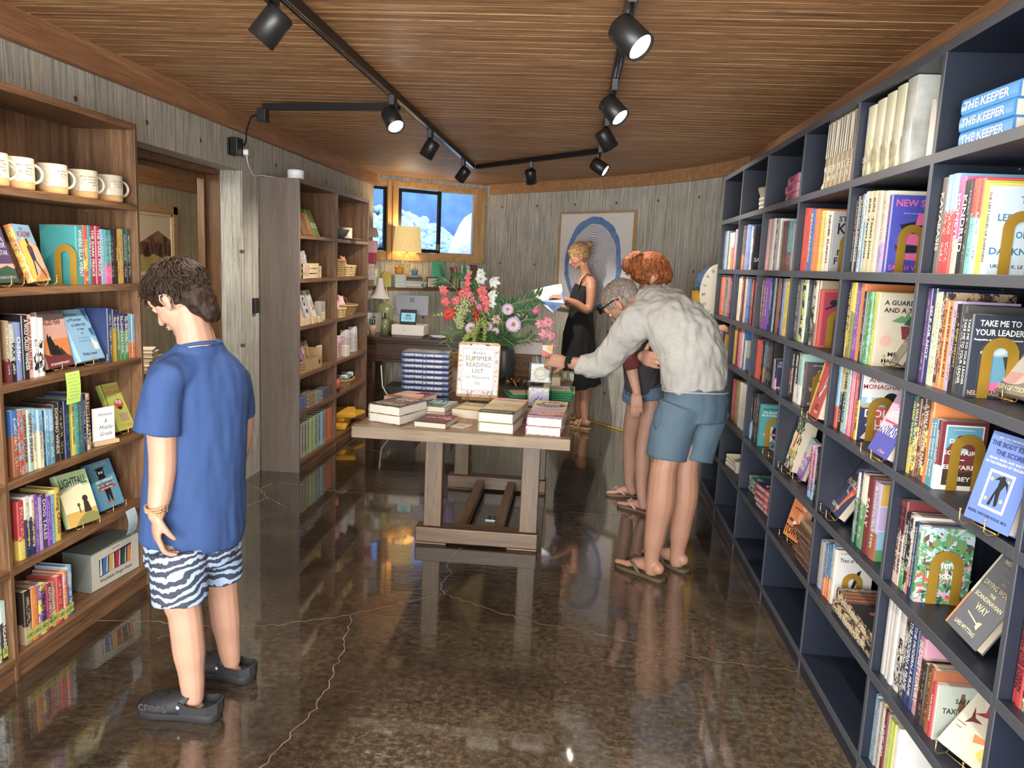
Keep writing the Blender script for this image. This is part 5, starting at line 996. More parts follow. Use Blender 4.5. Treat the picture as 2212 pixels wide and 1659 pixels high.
display('potion', 'bright blue face-out book with spidery lettering and white goat, beside boy',.032, 'sky blue', front=[('A Potion,',.34,.90,.5,.065, 'navy'),('a POwder',.42,.80,.55,.065, 'navy'),('a Little bit',.5,.70,.55,.06, 'navy'),('of magic',.52,.61,.45,.05, 'navy'),('or',.52,.53,.1,.03, 'navy'),('Like Lightning in',.5,.44,.5,.035, 'steel blue'),('an Umbrella Storm',.5,.38,.5,.035, 'steel blue'),('Philip Stead',.48,.12,.55,.07, 'navy')], art=[('r', 'cyan',(.03,.01,.97,.99)),('r', 'sky blue',(.03,.01,.95,.985)),('p', 'white',[(.74,.20),(.92,.18),(.96,.30),(.84,.38),(.78,.44),(.74,.36)]),('p', 'ocean blue',[(.78,.99),(.86,.8),(.96,.72),(.97,.99)]),('p', 'ocean blue',[(.8,.6),(.84,.48),(.96,.44),(.97,.62)])], w=.155)
display('academy', 'yellow and sky-blue face-out book with a football player, beside the boy',.026, 'yellow', 'orange', 'n', front=[('THE',.42,.92,.2,.05, 'purple'),('ACADEMY',.5,.83,.8,.10, 'crimson')], art=[('r', 'sky blue',(.03,.66,1,1)),('p', 'peach',[(.03,.1),(1,.1),(1,.6),(.6,.74),(.03,.7)]),('p', 'yellow',[(.1,0),(.5,.3),(.7,.6),(.3,.8),(.03,.6),(.03,0)]),('p', 'orange',[(.4,.02),(.95,.05),(.95,.22),(.6,.2)]),('p', 'navy',[(.38,.36),(.60,.36),(.66,.6),(.52,.66),(.36,.6)]),('p', 'maroon',[(.40,.5),(.58,.5),(.6,.62),(.42,.64)]),('p', 'navy',[(.40,.38),(.48,.38),(.34,.10),(.28,.12)]),('p', 'navy',[(.5,.38),(.6,.36),(.86,.06),(.8,.04)]),('e', 'dark brown',(.50,.70,.07,.08))], w=.155)
display('soccer', 'purple face-out book with a moon above pink hills, beside the boy',.026, 'purple', front=[('ETHAN',.6,.92,.6,.06, 'lilac blue'),('STARS',.6,.80,.6,.07, 'pale blue'),('AND THE',.64,.70,.5,.06, 'pale blue'),('SOCCER',.6,.60,.7,.075, 'pale blue'),('SUPERSTAR',.52,.48,.8,.08, 'pale blue'),('CATHERINE RUDOLPH',.5,.08,.8,.045, 'silver')], art=[('r', 'galaxy purple',(0,0,1,1)),('r', 'salmon',(0,.22,1,.30)),('p', 'dark green',[(0,0),(1,0),(1,.2),(.7,.27),(.3,.22),(0,.27)]),('e', 'cream',(.86,.66,.05,.06)),('e', 'galaxy purple',(.84,.67,.05,.06))], w=.16)
display('green', 'lime face-out book with an orange tomato face, fourth shelf beside the boy',.030, 'lime', front=[('SAVING',.5,.90,.7,.09, 'orange'),('SQUASH',.5,.80,.8,.09, 'scarlet'),('YOUNG',.56,.09,.6,.08, 'orange')], art=[('r', 'olive',(.0,0,.06,1)),('e', 'scarlet',(.52,.54,.20,.20)),('e', 'white',(.46,.60,.06,.07)),('e', 'white',(.6,.58,.06,.07)),('e', 'black',(.47,.60,.02,.025)),('e', 'black',(.59,.58,.02,.025)),('p', 'black',[(.42,.50),(.64,.48),(.56,.42),(.46,.43)]),('p', 'tan',[(.35,.18),(.75,.16),(.75,.34),(.35,.36)])], w=.12)
display('lightfall', 'yellow-green face-out book with two tiny cloaked walkers, fifth shelf beside boy',.030, 'soft green', front=[('LIGHTFALL',.5,.82,.86,.16, 'dark green')], art=[('r', 'gold',(.0,.0,1,.30)),('r', 'pale yellow',(0,.26,1,.70)),('e', 'pale yellow',(.5,.55,.36,.36)),('p', 'olive',[(.2,0),(1,0),(1,.14),(.7,.22),(.4,.12)]),('p', 'dark brown',[(.58,.20),(.82,.20),(.78,.40),(.64,.42)]),('e', 'dark brown',(.71,.46,.09,.09)),('r', 'brown',(.44,.22,.48,.34)),('e', 'brown',(.46,.37,.05,.05))], w=.14)
display('spy', 'blue face-out book with a black hatted figure, fifth shelf beside boy',.026, 'bright blue', front=[('STUART GIBBS',.48,.93,.7,.05, 'silver'),('spy school',.5,.58,.85,.09, 'white'),('SECRET SERVICE',.5,.49,.7,.05, 'white'),('NEW YORK TIMES',.5,.415,.5,.025, 'white')], art=[('r', 'steel blue',(.02,.01,.98,.99)),('e', 'black',(.46,.76,.15,.13)),('e', 'black',(.46,.84,.2,.04)),('p', 'black',[(.3,.62),(.62,.62),(.58,.72),(.34,.72)]),('r', 'black',(.2,.45,.82,.53)),('r', 'red',(.18,.39,.86,.44)),('p', 'black',[(.40,.14),(.47,.14),(.50,.30),(.54,.14),(.61,.14),(.64,.40),(.38,.40)]),('e', 'red',(.42,.13,.08,.03)),('e', 'red',(.60,.13,.08,.03)),('e', 'white',(.41,.76,.04,.04)),('e', 'white',(.51,.76,.04,.04))], w=.14)
# ---------------------------------------------------------------- display table
TT = .74
M_oak = wood('weathered_oak_end',(.11,.06,.026),(.38,.225,.095), 'x',.9,.5,1.3,.3, weather=(.24,.19,.13))
M_oaktop = wood('warm_plank_top',(.16,.07,.032),(.38,.19,.095), 'y',.7,.38,1.1,.2)
M_oakleg = wood('brown_oak_leg',(.065,.036,.017),(.21,.13,.065), 'z',.8,.4,1.4,.3)
M_oakfoot = wood('brown_oak_foot',(.055,.028,.013),(.20,.115,.055), 'x',.8,.4,1.2,.2)
def table():
 r = thing('display_table', 'heavy oak trestle table in the middle of the shop, covered with books', 'table',(-.48,4.40,0)); O = Vector((-.48,4.40,0)); L = -O
 def p(n, m, mt, b=.004): o = m.build(n, mt, r, bevel=b); o.location = L; return o
 m = MB(); xs = [-.975,-.78,-.59,-.39,-.19,-.0]
 for a, b in zip(xs, xs[1:]): m.box((a + .0008,3.41,.69),(b - .0008,5.36, TT))
 p('tabletop', m, M_oaktop,.003)
 p('breadboard_end', MB().box((-.985,3.345,.688),(.008,3.41, TT)), M_oak); p('breadboard_end', MB().box((-.985,5.36,.688),(.008,5.425, TT)), M_oak)
 for (x0, x1, y) in ((-.745,-.655,3.93),(-.232,-.142,3.93),(-.745,-.655,4.96),(-.232,-.142,4.96)): p('leg', MB().box((x0 + .04 - .045, y - .03,.095),(x1, y + .03,.64)), M_oakleg,.005)
 for y in (3.93,4.96):
  p('foot', MB().box((-.79, y - .05,.012),(-.135, y + .05,.095)).box((-.79, y - .05,0),(-.62, y + .05,.012)).box((-.30, y - .05,0),(-.135, y + .05,.012)), M_oakfoot,.006)
  p('bearer', MB().box((-.82, y - .04,.64),(-.10, y + .04,.688)), M_oakfoot)
 for x in (-.565,-.36): p('stretcher', MB().box((x - .028,3.985,.02),(x + .028,4.905,.075)), wood('stretcher_timber',(.10,.045,.022),(.26,.13,.07), 'y',.8,.35),.005)
 fo = thing('floor_outlet', 'small square steel floor outlet under the display table', 'floor outlet',(-.425,4.37,0)); MB().box((-.04,-.04,0),(.04,.04,.006)).build('cover_plate', mat('brushed_steel',(.35,.37,.4),.35,.9, var=.05), fo, bevel=.001)
 m = MB()
 for dx in (-.016,.016):
  for dy in (-.018,.018): m.cyl((dx, dy,.006),.011,.002, n=14)
 m.build('sockets', M_black, fo)
table()
def flat(x, y, z, yaw, t, h, d, label, c1, c2='white', st='p', title=None, tcol=None, M=None,**k):
 R_ = rz(yaw) @ M0; up = Vector((0,0, t / 2)); return book(Vector((x, y, z)) + up, R_, t, h, d, label, c1, c2, st, title, tcol,**k)
def pile(n, x, y, z, yaw, t, h, d, lab, c1, c2='white', st='p', title=None, tcol=None, front=None, art=None, jit=4, group=None, hard=True, pg=None, where='the pile'):
 """n copies piled up; only the top one shows its cover print"""
 nm = ['lowest', 'second from bottom', 'third from bottom', 'fourth from bottom', 'fifth from bottom', 'sixth from bottom', 'seventh from bottom', 'eighth from bottom', 'ninth from bottom', 'tenth from bottom']
 rs = random.Random(int(abs(x) * 1000 + abs(y) * 77)); out = []
 for i in range(n):
  top = i == n - 1; tx = 'topmost' if top else nm[i]
  if n == 1: tx = 'single'
  out.append(flat(x + (rs.uniform(-.004,.004) if i else 0), y + (rs.uniform(-.004,.004) if i else 0), z + i * (t + .0006), yaw + (rs.uniform(-jit, jit) if i else 0), t, h, d, lab + (', %s of pile' % tx if n > 1 else ''), c1, c2, st, title, tcol, front=front if top else None, art=art if top else None, hard=hard, pg=pg, group=group or lab[:40]))
 return out
pile(2,-.945,3.485, TT,-20,.042,.235,.175, 'brown hardback with white lettering, front left corner of the table', 'dark brown', 'tan', 'n', front=[('WILD DARK',.55,.88,.6,.10, 'white'),('SHORE',.5,.74,.55,.12, 'white'),('A NOVEL',.5,.56,.3,.05, 'white'),('CHARLOTTE',.5,.30,.8,.09, 'white'),('McCONAGHY',.5,.17,.85,.10, 'white')], art=[('r', 'dark brown',(.0,0,1,.40)),('p', 'brown',[(0,.4),(1,.4),(1,.66),(.4,.60),(0,.66)]),('p', 'rust',[(.05,.44),(.6,.42),(1,.50),(.5,.50)]),('r', 'plum grey',(0,.66,1,1))], pg=M_pagesw, jit=3)
pile(2,-.945,3.765, TT,-16,.036,.215,.185, 'peach hardback with a reclining figure, behind the brown hardbacks', 'peach', 'maroon', 'p', front=[('THE',.3,.88,.2,.08, 'white'),('UNDER',.4,.55,.5,.1, 'white'),('STORY',.4,.40,.5,.1, 'white')], art=[('r', 'crimson',(.5,.4,1,1)),('r', 'rust',(0,0,.6,.3)),('p', 'peach',[(.3,.3),(.6,.25),(.9,.5),(.75,.75),(.5,.6)]),('e', 'dark brown',(.75,.8,.16,.12)),('p', 'orange',[(.4,.1),(1,.1),(1,.35),(.5,.3)])])
pile(9,-.665,4.045, TT,90 + 1.5,.0292,.252,.165, 'navy hardback reading COUNTRY PEOPLE in the tall stack', 'navy blue', 'white', 'p', 'COUNTRY PEOPLE  (o)  DANIEL MASON', 'white', art=[('r', 'pale blue',(.0,.0,1,1)),('p', 'white',[(.1,.3),(.5,.2),(.9,.4),(.6,.6),(.2,.5)]),('p', 'white',[(.3,.7),(.8,.65),(.9,.9),(.4,.95)]),('p', 'periwinkle',[(.0,.0),(.4,.1),(.3,.25),(0,.2)]),('p', 'steel blue',[(.6,.2),(.95,.1),(.95,.3)])], jit=1.2)
pile(1,-.718,3.425, TT,-8,.024,.200,.155, 'dark maroon paperback with pink flowers, at the front edge of the table', 'plum grey', 'maroon', 'p', front=[('NATALIE',.5,.88,.6,.04, 'pink'),('CALYPSO',.55,.60,.8,.12, 'cream'),('SUNSET',.48,.35,.7,.10, 'taupe')], art=[('r', 'maroon',(.0,0,1,1)),('e', 'hot pink',(.86,.55,.12,.12)),('e', 'pink',(.80,.8,.06,.05)),('e', 'hot pink',(.7,.72,.06,.04)),('p', 'dark grey',[(0,0),(.6,0),(.3,.3),(0,.4)])], hard=False)
pile(2,-.755,3.675, TT,-12,.026,.190,.150, 'teal and black paperback with cream lettering, in front of the navy stack', 'dark green', 'teal', 'n', front=[('KATE',.55,.80,.7,.2, 'cream'),('DEATH',.55,.55,.7,.18, 'cream'),('Katherine Faulkner',.45,.14,.85,.09, 'yellow')], art=[('r', 'dark green',(0,0,1,.9)),('r', 'teal',(.4,.3,.95,.7)),('r', 'sky blue',(.88,0,1,1)),('r', 'orange',(.92,0,.96,1))], hard=False)
pile(1,-.585,3.695, TT,-12,.042,.200,.150, 'thick golden paperback with cream lettering, before the easel', 'gold', 'olive', 'n', front=[('Everyone',.55,.90,.7,.09, 'cream'),('IN THE',.55,.72,.5,.09, 'cream'),('ANCIENT',.5,.38,.75,.12, 'cream'),('NIGHTS',.5,.2,.7,.1, 'cream')], art=[('r', 'olive',(.0,.0,1,1)),('r', 'gold',(.1,.1,.9,.5)),('r', 'brown',(.7,.6,1,.9))], hard=False)
pile(2,-.415,3.400, TT,-7,.045,.235,.165, 'olive hardback reading THE GREAT WHEREVER, front of the table', 'olive', 'gold', 'p', front=[('THE',.35,.88,.28,.12, 'cream',.3),('GREAT',.62,.68,.55,.13, 'cream',.3),('WHEREVER',.5,.47,.92,.15, 'cream',.3),('SHANNON SANDERS',.5,.14,.85,.08, 'cream',.2)], art=[('r', 'olive',(0,0,1,1)),('r', 'gold',(0,.6,1,.98)),('p', 'grey green',[(0,.3),(1,.45),(1,.62),(0,.6)]),('p', 'dark brown',[(0,0),(1,0),(1,.25),(0,.3)])], pg=M_pagesw, jit=2)
pile(2,-.405,3.665, TT,-6,.038,.215,.170, 'cream hardback with a coral band, behind the olive hardbacks', 'cream', 'tan', 'p', front=[('DAVID',.45,.9,.5,.12, 'white'),('GUTERSON',.55,.72,.85,.13, 'rust'),('evelyn in transit',.4,.35,.5,.05, 'grey')], art=[('r', 'salmon',(0,.66,1,1)),('r', 'beige',(0,0,1,.66)),('r', 'tan',(.05,.2,.8,.23))])
pile(2,-.198,3.400, TT,-4,.040,.235,.160, 'pink and violet striped hardback at the front right corner', 'lavender', 'crimson', 'n', front=[('CARLEY FORTUNE',.52,.90,.75,.08, 'crimson'),('Our Perfect',.5,.55,.8,.13, 'cream',.3),('Storm',.5,.32,.5,.15, 'cream',.3)], art=[('r', 'pink',(.0,.8,1,1)),('r', 'lavender',(0,.62,1,.8)),('r', 'purple',(.0,.52,.6,.6)),('r', 'salmon',(0,.38,1,.52)),('r', 'orange',(.3,.32,1,.42)),('r', 'crimson',(0,.22,.8,.3)),('r', 'lilac pink',(0,0,1,.2))], pg=M_pagesw, jit=3)
pile(2,-.190,3.665, TT,-4,.036,.225,.165, 'green hardback with an orange oval, behind the violet hardbacks', 'soft green', 'crimson', 'n', front=[('LAND',.55,.66,.8,.18, 'white'),('MAGGIE',.5,.40,.6,.10, 'white'),("O'FARRELL",.5,.24,.85,.11, 'white')], art=[('r', 'soft green',(0,0,1,1)),('e', 'scarlet',(.52,.5,.46,.50)),('e', 'dark brown',(.52,.5,.38,.40)),('p', 'orange',[(.25,.86),(.8,.86),(.6,.93),(.4,.93)]),('p', 'grey green',[(.3,.5),(.8,.5),(.7,.7),(.4,.7)])], jit=2)
c = thing('info_card', 'small folded cream card lying near the front edge between books', 'card',(-.505,3.49, TT),(0,0,-.35)); MB().box((-.038,-.05,0),(.038,.045,.0012)).build('card_back', ink('grey green'), c); MB().box((-.038,-.038,.0014),(.038,.05,.0024)).build('card_front', ink('beige'), c)
mb = MB(); lettering(mb, 'BOOKS', frame_m((0,.03,.0028),(1,0,0),(0,1,0)),.045,.01); mb.add([(-.03,.0,.0028),(0,.01,.0028),(.03,-.004,.0028),(0,-.004,.0028)],[(0,1,2,3)]); mb.build('card_print', ink('dark grey'), c)
# clipboard sign on an easel
def sign():
 lean = 12; r = thing('clipboard_sign', 'clipboard sign reading SUMMER READING LIST standing behind the table books', 'sign',(-.625,4.085,.775),(-math.radians(lean),0,.02))
 W, H = .228,.300; M_clip = wood('light_hardboard',(.34,.20,.08),(.52,.34,.15), 'z',.5,.5,.4)
 MB().prism([(0,.008),(.008,0),(W - .008,0),(W,.008),(W, H - .012),(W - .012, H),(.012, H),(0, H - .012)],-.003,0, M=frame_m((0,0,0),(1,0,0),(0,0,1))).build('board', M_clip, r)
 F = frame_m((0,-.0008,0),(1,0,0),(0,0,1)); m = MB(); poly(m, F,[(.006,.016),(W - .006,.016),(W - .006, H - .018),(.006, H - .018)]); m.build('paper', mat('sign_paper',(.80,.78,.74),.7, var=.02), r)
 F = frame_m((0,-.0014,0),(1,0,0),(0,0,1)); m = MB(); poly(m, F,[(.026,.036),(W - .028,.036),(W - .028, H - .034),(.026, H - .034)]); m.build('paper_border', mat('coral_border',(.75,.28,.22),.6, var=0), r)
 F = frame_m((0,-.0018,0),(1,0,0),(0,0,1)); m = MB(); poly(m, F,[(.029,.039),(W - .031,.039),(W - .031, H - .037),(.029, H - .037)]); m.build('inner_paper', mat('sign_paper_inner',(.80,.77,.73),.7, var=.02), r)
 F = frame_m((W / 2 - .001,-.0024,0),(1,0,0),(0,0,1)); m = MB()
 for s, z, w_, h_, sh, b in (("Annie's",.243,.075,.020,.35,0),('SUMMER',.212,.148,.026,0,-.004),('READING',.177,.134,.024,0,-.004),('LIST',.144,.062,.022,0,-.004),('for Moonshine',.110,.132,.018,.35,-.004),('Ink',.078,.030,.018,.35,-.004)): lettering(m, s, F @ Matrix.Translation((0, z,0)), w_, h_,0, b, sh)
 m.build('sign_lettering', ink('dark grey'), r)
 F = frame_m((0,-.0013,0),(1,0,0),(0,0,1)); m = MB(); rs = random.Random(2)
 for i in range(26):
  if i < 18: x = .015 if i % 2 else W - .017; y = .04 + .026 * (i // 2)
  else: x = .04 + .022 * (i - 18); y = .026
  a = rs.uniform(0,3); l_ = rs.uniform(.006,.010); ca, sa = math.cos(a), math.sin(a)
  m_ = rs.choice([0,0,0,1,2])
  P = [(x + u * ca - v * sa, y + u * sa + v * ca) for u, v in ((-l_,-l_ * .6),(l_,-l_ * .6),(l_, l_ * .6),(-l_, l_ * .6))]
  for j in range(4):
   a_, b_ = Vector(P[j]), Vector(P[(j + 1) % 4]); n_ = (b_ - a_).normalized().orthogonal() * .0007; poly(m, F,[tuple(a_ - n_), tuple(b_ - n_), tuple(b_ + n_), tuple(a_ + n_)],0)
  if m_: poly(m, F, P, m_)
 m.build('book_doodles',[ink('slate'), ink('salmon'), ink('lilac blue')], r)
 m = MB().box((.055,-.008, H - .026),(W - .06,-.003, H - .012)).box((.075,-.014, H - .022),(W - .08,-.008, H - .014)).cyl((.055,-.008, H - .016),.004, W - .115, axis=(1,0,0), n=10); m.build('clip', M_chrome, r)
 e = thing('easel', 'small gold-brown easel holding the clipboard sign', 'easel',(-.49,4.03, TT)); m = MB()
 for x in (-.065,.055): m.tube([(x,.045,.0),(x,.075,.045),(x,.125,.26)],.0045, n=8); m.tube([(x,.045,.028),(x,-.004,.022),(x,.004,.062)],.0045, n=8)
 m.box((-.10,.035,.022),(.10,.085,.034)); m.tube([(0,.22,0),(0,.12,.24)],.004, n=8); m.build('easel_frame', wood('easel_timber',(.22,.12,.04),(.40,.25,.10), 'z',1,.5), e)
sign()
# clear acrylic sticker tower
def acrylic():
 g = mat('clear_acrylic',(.95,.97,.97),.04, trans=1, var=0, ior=1.2); r = thing('acrylic_display', 'clear acrylic two-tier stand of sticker packs beside the man\'s hand', 'display stand',(-.17,4.12, TT)); m = MB()
 def bx(x0, x1, y0, y1, z0, z1, t=.0025):
  for A, B in (((x0, y0, z0),(x1, y0 + t, z1)),((x0, y1 - t, z0),(x1, y1, z1)),((x0, y0 + t, z0),(x0 + t, y1 - t, z1)),((x1 - t, y0 + t, z0),(x1, y1 - t, z1)),((x0 + t, y0 + t, z0),(x1 - t, y1 - t, z0 + t))): m.box(A, B)
 bx(-.075,.065,-.05,.0,0,.115); bx(-.070,.06,.005,.055,.125,.235); bx(-.06,.055,.06,.09,.0,.26); m.build('tier', g, r)
 m = MB(); m.box((-.06,-.042,.006),(.05,-.010,.105)); m.build('sticker_packs', mat('pale_packets',(.62,.66,.60),.25, var=.4, vscale=90), r); F = frame_m((.0,-.0535,.042),(1,0,0),(0,0,1)); m = MB(); disc(m, F,0,0,.045,.045,0,30); m.build('round_sticker', ink('lavender'), r)
 m = MB(); F.translation.y -= .0004
 for i,(x, y, a) in enumerate(((-.02,.0,.6),(-.005,.012,.6),(.01,.005,.6),(.018,-.012,.6),(.0,-.018,.6))): poly(m, F,[(x - .014, y - .012),(x - .008, y - .014),(x + .006, y + .012),(x, y + .014)], i % 2)
 m.build('sticker_print',[ink('slate'), ink('blue')], r)
 m = MB().box((-.055,.012,.132),(.045,.048,.228)); m.build('sticker_packs', mat('pale_packets_2',(.60,.60,.50),.25, var=.4, vscale=90), r); F = frame_m((.0,.0035,.178),(1,0,0),(0,0,1)); m = MB(); disc(m, F,0,0,.038,.038,0,26); disc(m, F,-.006,.004,.022,.016,1,20, z=.0003); m.build('swirl_sticker',[ink('grey green'), ink('beige')], r)
 mb = MB(); lettering(mb, 'THE FASCO', frame_m((.004,.0028,.158),(1,.0,.12),(0,0,1)),.05,.009); mb.build('swirl_lettering', ink('pale yellow'), r)
 cd = thing('postcard', 'small red and yellow landscape card propped on the acrylic stand', 'card',(-.145,4.23, TT + .262)); MB().box((-.028,0,0),(.028,.0015,.062)).build('card', ink('beige'), cd)
 F = frame_m((0,-.0006,0),(1,0,0),(0,0,1)); m = MB(); poly(m, F,[(-.027,.001),(.027,.001),(.018,.012),(-.004,.026),(-.027,.034)],0); poly(m, F,[(-.002,.034),(.027,.028),(.027,.061),(-.002,.061)],1); m.build('card_print',[ink('scarlet'), ink('gold')], cd)
acrylic()
# tea towels, boxes and clutter toward the far end
gt = mat('green_linen',(.04,.24,.10),.9, bump=.3, bscale=400); ct = mat('cream_linen',(.70,.62,.48),.9, bump=.2, bscale=400)
for k in range(4):
 t_ = thing('tea_towel', 'green-edged folded tea towel, %s of the pile at table right' % ['lowest', 'second', 'third', 'topmost'][k], 'tea towel',(-.055,4.42, TT + .014 * k),(0,0,.06 * (k - 1.5)), 'folded green tea towels')
 MB().box((-.075,-.09,0),(.062,.09,.0128)).build('fold', gt, t_, bevel=.005)
 if k == 3:
  MB().box((-.074,-.075,.0129),(.046,.085,.0139)).build('cream_face', ct, t_); m = MB(); rs = random.Random(8)
  for i in range(16): a = rs.uniform(0,3); x, y = rs.uniform(-.06,.03), rs.uniform(-.05,.06); disc(m, Matrix.Translation((x, y,.0144)) @ Matrix.Rotation(a,4, 'Z'),0,0,.013,.0035,0,8)
  m.build('leaf_print', ink('dark green'), t_)
for k,(x, y, a) in enumerate(((-.30,4.42,.3),(-.06,4.66,.0))):
 t_ = thing('tea_towel',['green folded towel with a cream label lying left of the acrylic stand', 'cream and green towel roll behind the green towels'][k], 'tea towel',(x, y, TT),(0,0, a)); MB().box((-.08,-.10,0),(.08,.10,.02)).build('fold',[gt, ct][k], t_, bevel=.006); MB().box((-.055,-.08,.0205),(.075,.07,.0215)).build('label',[ct, gt][k], t_)
def box_thing(name, lab, cat, loc, sx, sy, sz, m, rot=0, bevel=.003, mb=None):
 r = MB().box((-sx / 2,-sy / 2,0),(sx / 2, sy / 2, sz)).build(name, m, loc=loc, bevel=bevel, label=lab, cat=cat); r.rotation_euler.z = rot; return r
box_thing('card_box', 'cream wooden block of cards behind the acrylic stand', 'box',(-.13,4.83, TT),.10,.14,.07, mat('cream_card',(.72,.62,.44),.7),.1)
box_thing('card_box', 'mint-topped small box near the table\'s far right corner', 'box',(-.035,5.18, TT),.085,.12,.05, mat('mint_card',(.50,.68,.55),.7),.05)
box_thing('slate_sign', 'small dark slate tile lying at the table\'s right edge', 'tile',(-.045,4.86, TT),.085,.09,.008, ink('slate'),.1,.001)
bxr = thing('cardboard_box', 'brown cardboard carton printed TOURNANT KITCHEN behind the vase', 'box',(-.35,5.28, TT)); kb = mat('kraft_board',(.22,.12,.055),.85, var=.1)
MB().box((-.135,-.08,0),(.125,.08,.15)).build('carton', kb, bxr, bevel=.002); m = MB(); F = frame_m((0,-.081,0),(1,0,0),(0,0,1)); lettering(m, 'TOURNANT', F @ Matrix.Translation((-.02,.128,0)),.16,.020); lettering(m, 'KITCHEN', F @ Matrix.Translation((0,.085,0)),.20,.042); lettering(m, 'PRESS', F @ Matrix.Translation((.0,.035,0)),.10,.028); m.build('carton_lettering', ink('dark brown'), bxr)
wb = thing('gift_box', 'open white box with pink tissue standing on the brown carton', 'box',(-.30,5.30, TT + .151)); MB().box((-.11,-.06,0),(.085,-.057,.085)).box((-.11,.05,0),(.085,.053,.085)).box((-.11,-.057,0),(-.107,.05,.085)).box((.082,-.057,0),(.085,.05,.085)).box((-.107,-.057,0),(.082,.05,.003)).build('box_walls', mat('white_card',(.62,.58,.55),.7), wb)
m = MB(); rs = random.Random(4)
for i in range(14): m.ell((rs.uniform(-.08,.06), rs.uniform(-.03,.03),.075 + rs.uniform(0,.02)),(.022,.018,.016),(rs.random() * 3, rs.random() * 3,0),0,8,6)
m.build('tissue', mat('pink_tissue',(.72,.48,.44),.9, bump=.8, bscale=60), wb)
def basket(loc, w_, d_, h, label, flare=1.25, round_=False, rows=9, handle=False, m_=None):
 r = thing('basket', label, 'basket', loc); bm_ = m_ or mat('wicker',(.40,.25,.10),.7, var=.25, vscale=60); m = MB(); n = 40
 for k in range(rows):
  z = h * (k + .5) / rows; s = 1 + (flare - 1) * z / h; pts = []
  for i in range(n):
   a = 2 * PI * i / n; e = (abs(math.cos(a)) ** (.35 if not round_ else 1) * (1 if math.cos(a) > 0 else -1), abs(math.sin(a)) ** (.35 if not round_ else 1) * (1 if math.sin(a) > 0 else -1)); o_ = 1 + .025 * (1 if (i + k) % 2 else -1); pts.append(Vector((w_ / 2 * s * e[0] * o_, d_ / 2 * s * e[1] * o_, z)))
  m.tube(pts + [pts[0]], h / rows * .56, n=6)
 m.build('weave', bm_, r); m = MB(); pts = []
 for i in range(n + 1): a = 2 * PI * i / n; e = (abs(math.cos(a)) ** (.35 if not round_ else 1) * (1 if math.cos(a) > 0 else -1), abs(math.sin(a)) ** (.35 if not round_ else 1) * (1 if math.sin(a) > 0 else -1)); pts.append(Vector((w_ / 2 * flare * e[0], d_ / 2 * flare * e[1], h)))
 m.tube(pts, h / rows * .7, n=8); m.build('rim', bm_, r); MB().box((-w_ * .42,-d_ * .42,.001),(w_ * .42, d_ * .42,.004)).build('base', bm_, r)
 if handle: MB().tube([Vector((0, d_ / 2 * flare * math.cos(a), h + .75 * h * math.sin(a))) for a in [PI * k / 12 for k in range(13)]],.005, n=8).build('handle', bm_, r)
 return r
basket((-.70,4.82, TT),.13,.12,.19, 'tall square wicker basket between the navy stack and the sign',1.12, rows=14)
trs = random.Random(9)
for k,(c_, lab) in enumerate((('red', 'red-spined'),('white', 'white'),('tan', 'tan'),('black', 'black'),('white', 'cream-edged'),('salmon', 'salmon'))):
 flat(-.76,4.42, TT + .0205 * k,4 * trs.uniform(-1,1),.020,.17,.13, '%s paperback in the low pile behind the navy stack, layer %s' % (lab, ORD[k]), c_, 'grey', 'p', hard=False)
tr = thing('accessory_tray', 'black wire tray of keychains and ribbons right of the sign', 'tray',(-.33,4.78, TT)); m = MB()
for i in range(9): m.tube([(-.11,-.10 + .025 * i,.035),(-.10,-.10 + .025 * i,.004),(.10,-.10 + .025 * i,.004),(.11,-.10 + .025 * i,.035)],.002, n=6)
for x in (-.11,.11): m.tube([(x,-.10,.035),(x,.10,.035)],.0025, n=6)
m.build('wires', M_black, tr); m = MB(); rs = random.Random(6)
for i in range(46): x, y = rs.uniform(-.1,.1), rs.uniform(-.09,.09); a = rs.uniform(0,6); m.tube([(x, y,.012),(x + .02 * math.cos(a), y + .02 * math.sin(a),.03 + rs.random() * .02),(x + .045 * math.cos(a + .5), y + .045 * math.sin(a + .5),.01)],.003, rs.choice([0,1,2]), n=6)
o = m.build('keychains',[M_black, M_brass, ink('plum grey')], tr); o['kind'] = 'stuff'
pc = thing('pen_cup', 'jar of pens and a rolled strap beside the brown carton', 'pen cup',(-.20,5.02, TT)); MB().lathe([(.03,0),(.032,.09),(.029,.09),(.027,.003),(0,.003)], n=18).build('cup', kb, pc); m = MB(); rs = random.Random(12)
for i in range(12): a = rs.uniform(0,6.3); m.tube([(.012 * math.cos(a),.012 * math.sin(a),.006),(.045 * math.cos(a),.045 * math.sin(a),.15 + rs.random() * .03)],.0035, i % 3, n=6)
m.build('pens',[ink('salmon'), ink('black'), ink('beige')], pc)
for k,(x, y) in enumerate(((-.065,4.98),(-.10,5.05),(-.03,5.03))):
 s = thing('mini_easel',['nearest', 'left', 'rear'][k] + ' tiny gold easel at the right side of the table', 'easel',(x, y, TT)); m = MB()
 for sx in (-.018,.018): m.tube([(sx,0,0),(0,.02,.085)],.0025, n=6)
 m.tube([(0,.05,0),(0,.02,.085)],.0025, n=6).tube([(-.02,-.003,.02),(.02,-.003,.02)],.0025, n=6); m.build('legs', M_brass, s)
